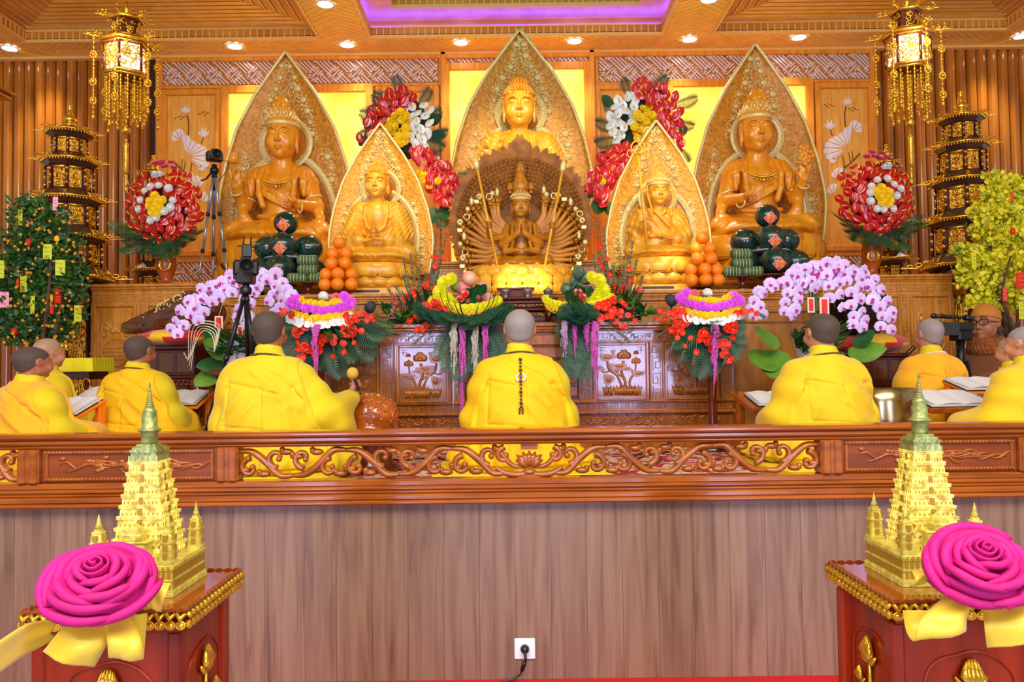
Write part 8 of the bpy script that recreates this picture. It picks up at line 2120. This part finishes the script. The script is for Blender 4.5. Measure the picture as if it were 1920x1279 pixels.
# ---- open sutra books and their stands
def book(par_label,p,rz,w=.30,h=.20,tilt=.45,thick=.012):
    t=thing('open_book',par_label,'book',p,rz)
    mb=MB()
    for s in (-1,1):
        def fn(u,v,s=s): 
            x=s*u*w/2; return (x,-h/2+h*v,thick+.010*math.sin(PI*min(1,u*1.25))*(1-u*.5))
        mb.grid(fn,8,4,0,True,s<0)
        mb.box((min(0,s*w/2),-h/2,0),(max(0,s*w/2),h/2,thick),1)
    o=mb.build('pages',[M['paper'],M['white']],t,None,(tilt,0,0)); mb=MB(); mb.box((-w/2-.004,-h/2-.004,-.004),(w/2+.004,h/2+.004,0)); mb.build('cover',M['black'],t,None,(tilt,0,0)); return t
def stoolstand(label,loc,rz,m,h=.20,w=.34,d=.24,tilt=.45,carved=False):
    t=thing('book_stand',label,'stand',loc,rz)
    tp=MB(); tp.bbox((-w/2,-d/2,-.022),(w/2,d/2,-.004),.005); 
    if carved: tp.bbox((-w/2,-d/2-.012,-.022),(w/2,-d/2,.012),.004); tp.bbox((-w/2-.012,-d/2,-.022),(-w/2,d/2,.012),.004); tp.bbox((w/2,-d/2,-.022),(w/2+.012,d/2,.012),.004)
    tp.build('sloped_top',m,t,(0,0,h),(tilt,0,0))
    if carved:
        cr=MB(); cloud_rel(cr,-w/2,w/2,-d/2-.0,-d/2+.02,-.0,4,12,.003); 
    for s in (-1,1):
        mb=MB(); 
        for y,hh in ((-d*.36,h-.165*d/.24*.5-.035),(d*.36,h+.165*d/.24*.36-.02)): mb.bbox((s*w*.42-.02,y-.025,0),(s*w*.42+.02,y+.025,hh),.006)
        mb.bbox((s*w*.42-.012,-d*.34,h*.30),(s*w*.42+.012,d*.34,h*.5),.004); mb.build('leg_frame',m,t)
    return t
def lectern(px,py,D,rz,h,m,lb,lbs,carved=False,w=.34,d=.24,bw=.30,bh=.20,tilt=.45):
    p=P(px,py,D); hh=p.z-PZ0-.002
    stoolstand(lbs,(p.x,D,PZ0+.001),rz,m,hh,w,d,tilt,carved); book(lb,(p.x,D,PZ0+hh+.006),rz,bw,bh,tilt)
lectern(135,764,4.93,-.42,.2,M['orangepl'],'open sutra book on the orange stool in front of the orange-robed left monk','bright orange plastic stool with a slotted side at the left edge')
lectern(178,742,5.66,-.35,.2,M['orangepl'],'open sutra book beside the bald left monk, behind the nearer book','orange plastic stool mostly hidden between the left monks',bw=.26)
lectern(345,748,5.68,-.2,.2,M['orangepl'],'open sutra book right of the smaller left monk','orange plastic stool right of the smaller left monk')
lectern(1452,750,4.93,.12,.2,M['railcarve'],'open sutra book left of the large right monk','carved wooden book desk left of the large right monk',True,.42,.30,.30,.22,.30)
lectern(1782,750,4.72,.12,.2,M['railcarve'],'wide open sutra book in front of the nearest right monk','carved wooden book desk behind the right pagoda model',True,.46,.30,.40,.24,.30)
lectern(1836,722,4.95,.2,.2,M['orangepl'],'far open sutra book between the cameraman and the right monks','orange stool under the far right sutra book',False,.34,.24,.34,.2,.3)
# ---- small table with yellow cloth at the left
q=P(112,672,5.9); tt=thing('small_table','small table with a pleated yellow cloth behind the left monks','table',(q.x,6.0,PZ0)); h=q.z-PZ0; mb=MB(); w,d=.27,.17
mb.bbox((-w,-d,h-.012),(w,d,h),.005)
n=90; V=[]
per=[]
for i in range(n):
    t_=i/n*4; k=int(t_); u=t_-k; x,y=((-w+2*w*u,-d),(w,-d+2*d*u),(w-2*w*u,d),(-w,d-2*d*u))[k]; nx,ny=((0,-1),(1,0),(0,1),(-1,0))[k]; per.append((x,y,nx,ny))
for zz,am in ((h-.004,0),(h-.05,.006),(h-.10,.012)):
    for i,(x,y,nx,ny) in enumerate(per): a=am*math.sin(i*2.2); V.append((x+nx*(a+.004),y+ny*(a+.004),zz))
mb.add(V,[(r0*n+i,r0*n+(i+1)%n,(r0+1)*n+(i+1)%n,(r0+1)*n+i)[::-1] for r0 in range(2) for i in range(n)]); mb.build('tablecloth',M['yclothtable'],tt)
mb=MB(); mb.bbox((-w+.03,-d+.03,h-.16),(w-.03,d-.03,h-.02),.004); mb.build('table_box',M['darkred'],tt)
for sx in (-1,1):
    for sy in (-1,1): mb=MB(); mb.tube([(sx*(w-.05),sy*(d-.05),0),(sx*(w-.05),sy*(d-.05),h-.14)],.022,8); mb.build('leg',M['darkred'],tt)
gl=MB(); gl.bbox((-w+.02,-d+.02,h-.30),(w-.02,-d+.035,h-.27),.004); 
for sx in (-1,1): gl.tube([(sx*(w-.05)+.03*math.cos(k*.8),-d+.03,h-.2+.05*math.sin(k*.8)) for k in range(9)],.008,5)
gl.build('gilded_fret',M['gold'],tt)
cd=thing('lotus_candle_holder','gilded lotus candle holder standing on the yellow table at the left','candle holder',(q.x-.02,5.94,q.z+.001)); mb=MB(); mb.lathe([(.03,0),(.035,.01),(.012,.03),(.02,.06),(.04,.085),(.03,.09),(0,.085)],14)
for i in range(8):
    a=2*PI*i/8; mb.ball((.045*math.cos(a),.045*math.sin(a),.085),(.018,.018,.03),6,5)
mb.build('lotus_cup',M['gold'],cd)
# ---- cables on the platform carpet
for pts,lb in (([(640,868),(700,860),(760,862),(820,858),(845,872)],'black cable lying on the platform carpet left of the central monk'),([(1180,858),(1215,848),(1240,862),(1210,872),(1200,858),(1260,846)],'looped black cable on the platform carpet right of the central monk')):
    w=[]
    for x,y in pts: 
        a=P(x,y,1.0); k=(PZ0+.006-EZ)/(a.z-EZ); w.append(Vector((a.x*k,k,PZ0+.006)))
    mb=MB(); mb.tube(spline(w,6),.005,6); o=mb.build('cable',M['black']); tag(o,lb,'cable')
# wooden lamp corner at the left edge
p=P(2,172,6.2); cb=thing('wooden_canopy','corner of a wooden hanging canopy with a lamp under it, at the left edge','canopy',(p.x-.16,6.2,p.z)); mb=MB(); mb.bbox((-.2,-.15,0),(.2,.15,.03),.008); mb.bbox((-.17,-.12,-.035),(.17,.12,0),.008); mb.build('canopy_board',M['rail'],cb)
mb=MB(); mb.tube([(0,0,.03),(0,0,CZ-p.z)],.012,8); mb.build('hanging_rod',M['redlac'],cb)
mb=MB(); mb.lathe([(0,-.045),(.11,-.045),(.11,-.035)],20); mb.build('lamp_disc',M['led'],cb)
# ---------------------------------------------------------------- foreground pedestals, temple models, rosettes
PW,PY0,PY1,PT=.175,1.69,2.03,.80
def pedestal(cx,label):
    t=thing('pedestal',label,'pedestal',(cx,PY0,0)); d=PY1-PY0; w=PW
    mb=MB(); mb.bbox((-w+.01,.01,PT-.022),(w-.01,d-.01,PT-.004),.004); mb.build('top_board',M['pedtop'],t)
    mb=MB(); 
    # scalloped raised rim
    def edge(a,b,n,nx,ny):
        a=Vector(a);b=Vector(b); pts=[]
        tg=(b-a)/n
        for i in range(n):
            c=a+tg*(i+.5); 
            V=[];m=7
            for k in range(m): 
                an=PI*k/(m-1); V.append(c-tg*.5*math.cos(an)+Vector((0,0,PT-.006+.008*math.sin(an))))
            V2=[p-Vector((nx,ny,0))*.006 for p in V]; mb.add(V+V2,[(k,k+1,m+k+1,m+k) for k in range(m-1)]+[tuple(range(m))[::-1],tuple(range(m,2*m))],0,False)
    edge((-w,0,0),(w,0,0),16,0,-1); edge((w,0,0),(w,d,0),16,1,0); edge((w,d,0),(-w,d,0),16,0,1); edge((-w,d,0),(-w,0,0),16,-1,0); mb.build('scalloped_rim',M['pedtop'],t)
    g=MB()
    def beads_(a,b,n,nx,ny):
        a=Vector(a);b=Vector(b); N=Vector((nx,ny,0)); tg=(b-a).normalized(); st=(b-a)/n
        for i in range(n):
            c=a+st*(i+.5)
            g.ball(c+Vector((0,0,PT-.034)),(.0085+.001*abs(tg.x),.0085,.0085),9,6,0)
            an=[2*PI*k/10 for k in range(10)]; g.tube([c+N*.004+tg*math.cos(q)*.0098+Vector((0,0,PT-.033+.0085*math.sin(q))) for q in an],.0022,5,0,closed=True)
            g.tube([c-st*.45+N*.002+Vector((0,0,PT-.008)),c+N*.006+Vector((0,0,PT-.019)),c+st*.45+N*.002+Vector((0,0,PT-.009))],[.005,.0065,.004],6,0)
    beads_((-w,0,0),(w,0,0),16,0,-1); beads_((w,0,0),(w,d,0),16,1,0); beads_((w,d,0),(-w,d,0),16,0,1); beads_((-w,d,0),(-w,0,0),16,-1,0); g.build('gilded_bead_edge',M['gold'],t)
    mb=MB(); k=.030; mb.bbox((-w+.012,.012,PT-.055),(w-.012,d-.012,PT-.022),.006); mb.bbox((-w+k,k,0),(w-k,d-k,PT-.05),.006)
    for sx in (-1,1):
        for y in (k-.006,d-k-.034): mb.bbox((sx*(w-k)-.022,y,0),(sx*(w-k)+.008*1,y+.04,PT-.055),.005)
    mb.build('body',M['pedwood'],t)
    ar=MB()
    def arch(M_):
        ar.M=M_; hw=w-k-.045
        pts=[]
        for q in range(25):
            a=PI*q/24; r=1+.10*abs(math.sin(2.5*a)); pts.append((-hw*math.cos(a)*.98,0,PT-.20+.075*r*math.sin(a)**.8))
        ar.tube([(-hw,0,.05)]+pts+[(hw,0,.05)],.004,6); 
        ar.M=None
    arch(Matrix.Translation((0,k-.001,0))); 
    for s in (-1,1): arch(Matrix.Translation((s*(w-k+.001),d/2,0))@Matrix.Rotation(s*PI/2,4,'Z')@Matrix.Diagonal((d/(2*w),1,1,1)))
    ar.build('carved_arch',M['pedwood'],t)
    lt=MB()
    def lot(M_):
        lt.M=M_
        for x,z,s in ((0,PT-.165,1.15),(-.045,PT-.235,.7),(.05,PT-.245,.8)):
            for a in (-.9,-.45,0,.45,.9): lt.tube([(x+math.sin(a)*.004*s,-.006,z-.02*s),(x+math.sin(a)*.020*s,-.012,z+.0*s),(x+math.sin(a)*.012*s,-.008,z+.030*s*math.cos(a*.6))],[.006*s,.009*s,.002*s],6)
            for q in (-1,1): lt.tube([(x,-.006,z-.02*s),(x+q*.02*s,-.008,z-.018*s),(x+q*.030*s,-.006,z-.004*s)],[.006*s,.006*s,.003*s],6)
            lt.tube([(x,-.004,z-.02*s),(x*.8,-.004,z-.1),(x*.3,-.004,z-.22)],.0045,6)
        lt.M=None
    lot(Matrix.Translation((0,k-.001,0))); 
    for s in (-1,1): lot(Matrix.Translation((s*(w-k+.001),d/2,0))@Matrix.Rotation(s*PI/2,4,'Z'))
    lt.build('gilded_lotus',M['gold'],t)
    return t
CXL=P(193,1165,1.69).x; CXR=2*.065-CXL
pl=pedestal(-.866,'red wooden pedestal with a gilded beaded edge at the lower left'); pr=pedestal(.966,'red wooden pedestal with a gilded beaded edge at the lower right')
def temple(cx,cy,label,light=True):
    z0=PT-.003; t=thing('temple_model',label,'temple model',(cx,cy,z0))
    b=.098; lo=MB(); H1=.072
    def sq(mb,h,z,z2,h2=None,mi=0): 
        h2=h if h2 is None else h2
        V=[(-h,-h,z),(h,-h,z),(h,h,z),(-h,h,z),(-h2,-h2,z2),(h2,-h2,z2),(h2,h2,z2),(-h2,h2,z2)]; mb.add(V,[(3,2,1,0),(4,5,6,7),(0,1,5,4),(1,2,6,5),(2,3,7,6),(3,0,4,7)],mi,False)
    for h,a,c in ((b,0,.012),(b*.975,.012,.016),(b*.955,.016,.034),(b*.975,.034,.037),(b*.945,.037,.058),(b*.975,.058,.062),(b*.99,.062,.068),(b*.96,.068,H1)): sq(lo,h,a,c)
    for k in range(4):
        M_=Matrix.Rotation(k*PI/2,4,'Z'); lo.M=M_
        for i in range(15):
            x=-b*.88+b*1.76*i/14; lo.box((x-.0035,-b*.985,.018),(x+.0035,-b*.95,.033),1); lo.box((x-.0035,-b*.975,.040),(x+.0035,-b*.94,.056),1)
            lo.box((x-.002,-b*.995,.0595),(x+.002,-b*.97,.0665),1)
        lo.M=None
    lo.build('terrace',[M['templedim'],M['niche']],t)
    tw=MB(); n=9; r0,r1=.060,.030; z=H1; zt=.295
    for i in range(n):
        f0,f1=i/n,(i+1)/n; za,zb=z+(zt-z)*f0,z+(zt-z)*f1; ra=r0+(r1-r0)*f0; hh=zb-za
        sq(tw,ra,za,za+hh*.72,ra*.985); sq(tw,ra*1.05,za+hh*.72,za+hh*.82); sq(tw,ra*1.02,za+hh*.82,za+hh*.90); sq(tw,ra*1.06,za+hh*.90,zb)
        for k in range(4):
            tw.M=Matrix.Rotation(k*PI/2,4,'Z'); m=9
            for j in range(m):
                x=-ra*.86+ra*1.72*j/(m-1); w=ra*.065; cent=(j==m//2)
                hh2=hh*(.62 if not cent else .78); ww=w*(1.0 if not cent else 1.9)
                tw.prism([(x-ww,za+hh*.06),(x+ww,za+hh*.06),(x+ww,za+hh2*.62),(x+ww*.6,za+hh2*.88),(x,za+hh2),(x-ww*.6,za+hh2*.88),(x-ww,za+hh2*.62)],-ra*1.035,-ra*.95,0 if not cent else 1)
                tw.box((x-ww*.45,-ra*1.05,za+hh*.10),(x+ww*.45,-ra*1.0,za+hh2*.55),1)
            tw.M=None
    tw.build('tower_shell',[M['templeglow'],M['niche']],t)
    tp=MB(); sq(tp,.034,zt,zt+.012); sq(tp,.030,zt+.012,zt+.020); sq(tp,.033,zt+.020,zt+.026); sq(tp,.028,zt+.026,zt+.032); sq(tp,.022,zt+.032,zt+.038)
    tp.lathe([(.017,zt+.038),(.019,zt+.044),(.018,zt+.062),(.022,zt+.066),(.027,zt+.070),(.022,zt+.074),(.017,zt+.078),(.018,zt+.10),(.015,zt+.108),(.0165,zt+.112),(.010,zt+.124)],20)
    for i in range(9): 
        rr_=.011*(1-i/10); zz=zt+.124+i*.0052; tp.lathe([(rr_*.7,zz),(rr_,zz+.0018),(rr_*.72,zz+.0045)],14)
    tp.lathe([(.002,zt+.168),(.0025,zt+.178),(0,zt+.186)],8); tp.build('spire',M['templetop'],t)
    pc=MB(); pc.bbox((-.034,-.098*.93,H1),(.034,-.055,H1+.044),.002); pc.bbox((-.038,-.098*.95,H1+.044),(.038,-.052,H1+.050),.002); pc.bbox((-.02,-.090,H1+.05),(.02,-.056,H1+.066),.002)
    pc.prism([(-.016,H1+.066),(.016,H1+.066),(.012,H1+.078),(0,H1+.086),(-.012,H1+.078)],-.088,-.06)
    for x in (-.026,-.013,0,.013,.026): pc.box((x-.004,-.0935,H1+.006),(x+.004,-.088,H1+.034),1)
    pc.build('entrance_porch',[M['templedim'],M['niche']],t)
    for sx in (-1,1):
        for sy in (-1,1):
            c=MB(); x,y=sx*b*.80,sy*b*.80
            def sq2(h,z,z2,h2=None,mi=0):
                h2=h if h2 is None else h2; V=[(x-h,y-h,z),(x+h,y-h,z),(x+h,y+h,z),(x-h,y+h,z),(x-h2,y-h2,z2),(x+h2,y-h2,z2),(x+h2,y+h2,z2),(x-h2,y+h2,z2)]; c.add(V,[(3,2,1,0),(4,5,6,7),(0,1,5,4),(1,2,6,5),(2,3,7,6),(3,0,4,7)],mi,False)
            sq2(.0165,H1,H1+.006); sq2(.0145,H1+.006,H1+.045,.0125); sq2(.0145,H1+.045,H1+.049); sq2(.0125,H1+.049,H1+.068,.0095); sq2(.011,H1+.068,H1+.072); sq2(.007,H1+.072,H1+.078)
            c.lathe([(.006,H1+.078),(.0075,H1+.084),(.004,H1+.091),(.0045,H1+.094),(.0015,H1+.106),(0,H1+.112)],10,0,(x,y,0))
            for k in range(4):
                a=k*PI/2; dx,dy=math.cos(a),math.sin(a)
                for zz in (H1+.012,H1+.030,H1+.052): c.box((x+dx*.0135-.004-abs(dy)*.002+0,y+dy*.0135-.004-abs(dx)*0,zz),(x+dx*.0135+.004,y+dy*.0135+.004,zz+.012),1)
            c.build('corner_turret',[M['templedim'],M['niche']],t)
    l=bpy.data.lights.new('temple_lamp','POINT'); l.energy=.8; l.color=(1,.82,.35); l.shadow_soft_size=.01; lo_=bpy.data.objects.new('temple_lamp',l); lo_.location=(cx,cy-.085,z0+.135); 
    return t
temple(-.858,1.885,'glowing golden model of a tall stepped temple on the left pedestal'); temple(.965,1.895,'glowing golden model of a tall stepped temple on the right pedestal')
# ---- fabric rosettes with satin ribbons
def rosette(label,ribl,p,sc,rz,tails,seed):
    t=thing('fabric_rosette',label,'rosette',p,rz); r=random.Random(seed); mb=MB()
    tilt=Matrix.Rotation(-.82,4,'X'); mb.M=tilt
    def fold_ring(R,yr,n,ph,dep,seedk,roll=.07):
        rr=random.Random(seedk)
        for k in range(n):
            span=2*PI/n*1.38; a0=ph+2*PI*k/n+rr.uniform(-.12,.12); o=rr.uniform(-.10,.10); rk=R*rr.uniform(.90,1.12); tw=rr.uniform(-.30,.30)
            def fn(u,v):
                c=(u-.5)*span; a=a0+c; ch=math.cos(span*.5)/max(.3,math.cos(c)); flat=.55+.45*0
                env=1-abs(2*u-1)**3
                rim=rk*((1-.42)+.42*min(1.12,ch/math.cos(span*.5)*math.cos(span*.5)+.35*(1-ch)))*(1+tw*(u-.5))
                if v<.75:
                    t=v/.75; rad=rim*(.60+.40*t**.8); y=yr+dep*(1-t)**1.3
                else:
                    t=(v-.75)/.25*PI*1.15; rad=rim+roll*S_*(1-math.cos(t))*.75*env; y=yr-roll*S_*math.sin(t)*env
                y+=S_*(o+.12*(1-env))+.012*S_*math.sin(11*u+5*v+k)
                return (rad*math.cos(a),y,rad*math.sin(a)*.86+S_*.10*(1-R/S_))
            mb.grid(fn,16,14)
    S_=sc
    fold_ring(S_*.98,-S_*.10,5,.5,S_*.16,seed,.09); fold_ring(S_*.86,-S_*.22,4,1.2,S_*.24,seed+1,.09); fold_ring(S_*.70,-S_*.36,5,.2,S_*.28,seed+2,.08); fold_ring(S_*.53,-S_*.47,4,.9,S_*.28,seed+3,.07); fold_ring(S_*.38,-S_*.55,4,.3,S_*.28,seed+4,.055)
    # rolled spiral heart
    n=96; V=[];m=5; cx,cz=-S_*.0,S_*.09
    for i in range(n):
        a=i*.19; rad=S_*(.27*(1-i/n)+.02)
        for k in range(m):
            v=k/(m-1); q=rad*(1+.14*v); V.append((cx+q*math.cos(a)*1.0,-S_*(.40+.16*i/n)-S_*.20*v+.012*S_*math.sin(a*3),cz+q*math.sin(a)*.80))
    mb.add(V,[(i*m+k,i*m+k+1,(i+1)*m+k+1,(i+1)*m+k) for i in range(n-1) for k in range(m-1)])
    mb.ball((0,.0,0),(S_*.80,S_*.22,S_*.68),20,12); mb.M=None
    o=mb.build('rolled_cloth',M['rose'],t)
    md=o.modifiers.new('cloth_thickness','SOLIDIFY'); md.thickness=.0035
    for tl in tails:
        rb=MB()
        w=[Vector(q) for q in tl[0]]; sp=spline(w,8); k=len(sp); W0=tl[1]; W1=tl[2]; ax=Vector(tl[3]).normalized(); V=[]
        for i,q in enumerate(sp):
            f=i/(k-1); W=W0+(W1-W0)*f
            for j in range(7):
                u=(j/6-.5); V.append(q+ax*W*u+Vector((0,-.010*math.cos(u*PI)*(.4+f)+.006*math.sin(u*7+f*5),0)))
        rb.add(V,[(i*7+j,i*7+j+1,(i+1)*7+j+1,(i+1)*7+j) for i in range(k-1) for j in range(6)]); ob=rb.build('ribbon_tail',M['ribbon'],t); md=ob.modifiers.new('cloth_thickness','SOLIDIFY'); md.thickness=.002
    return t
D=1.58; c=P(192,1098,D); s=D/F
def rel(x,y,d=0.0): return tuple(P(x,y,D+d)-c)
rosette('large magenta fabric rose with yellow satin tails on the left pedestal','',c,.101,.12,[
 ([rel(225,1130,.03),rel(180,1165,.0),rel(150,1200,-.03),rel(128,1235,-.02)],.075,.10,(1,0,-.35)),
 ([rel(215,1130,.03),rel(225,1170,-.0),rel(228,1205,-.035),rel(232,1235,-.02),rel(240,1215,.03),rel(248,1150,.05)],.06,.065,(1,0,-.12)),
 ([rel(285,1100,.06),rel(300,1120,.05),rel(312,1125,.05)],.05,.06,(.3,0,1))],3)
D=1.60; c=P(1836,1072,D); s=D/F
rosette('large magenta fabric rose with yellow satin tails on the right pedestal','',c,.103,-.12,[
 ([rel(1840,1090,.03),rel(1800,1125,.0),rel(1775,1160,-.03),rel(1770,1195,-.03),rel(1752,1180,.02),rel(1745,1140,.04)],.08,.11,(1,0,.2)),
 ([rel(1850,1090,.03),rel(1878,1130,.0),rel(1895,1165,-.03),rel(1905,1200,-.02)],.08,.11,(1,0,.3)),
 ([rel(1760,1070,.06),rel(1730,1085,.04),rel(1712,1090,.04)],.02,.035,(.1,0,1))],8)
D=1.50
w=[P(100,1185,1.60),P(50,1200,1.55),P(0,1232,1.45),P(-90,1300,1.3)]
rb=MB(); sp=spline(w,8); k=len(sp); V=[]
for i,q in enumerate(sp):
    W=.032+.030*math.sin(min(1,i/10)*PI/2)
    for j in range(9):
        u=j/8-.5; V.append(q+Vector((.12,-.25*math.cos(u*9)*.06,1)).normalized()*W*u+Vector((0,-.010*math.cos(u*8),0)))
rb.add(V,[(i*9+j,i*9+j+1,(i+1)*9+j+1,(i+1)*9+j) for i in range(k-1) for j in range(8)]); o=rb.build('satin_sash',M['ribbon']); tag(o,'folded yellow satin sash leading off the left edge from the left rosette','ribbon')
md=o.modifiers.new('cloth_thickness','SOLIDIFY'); md.thickness=.003
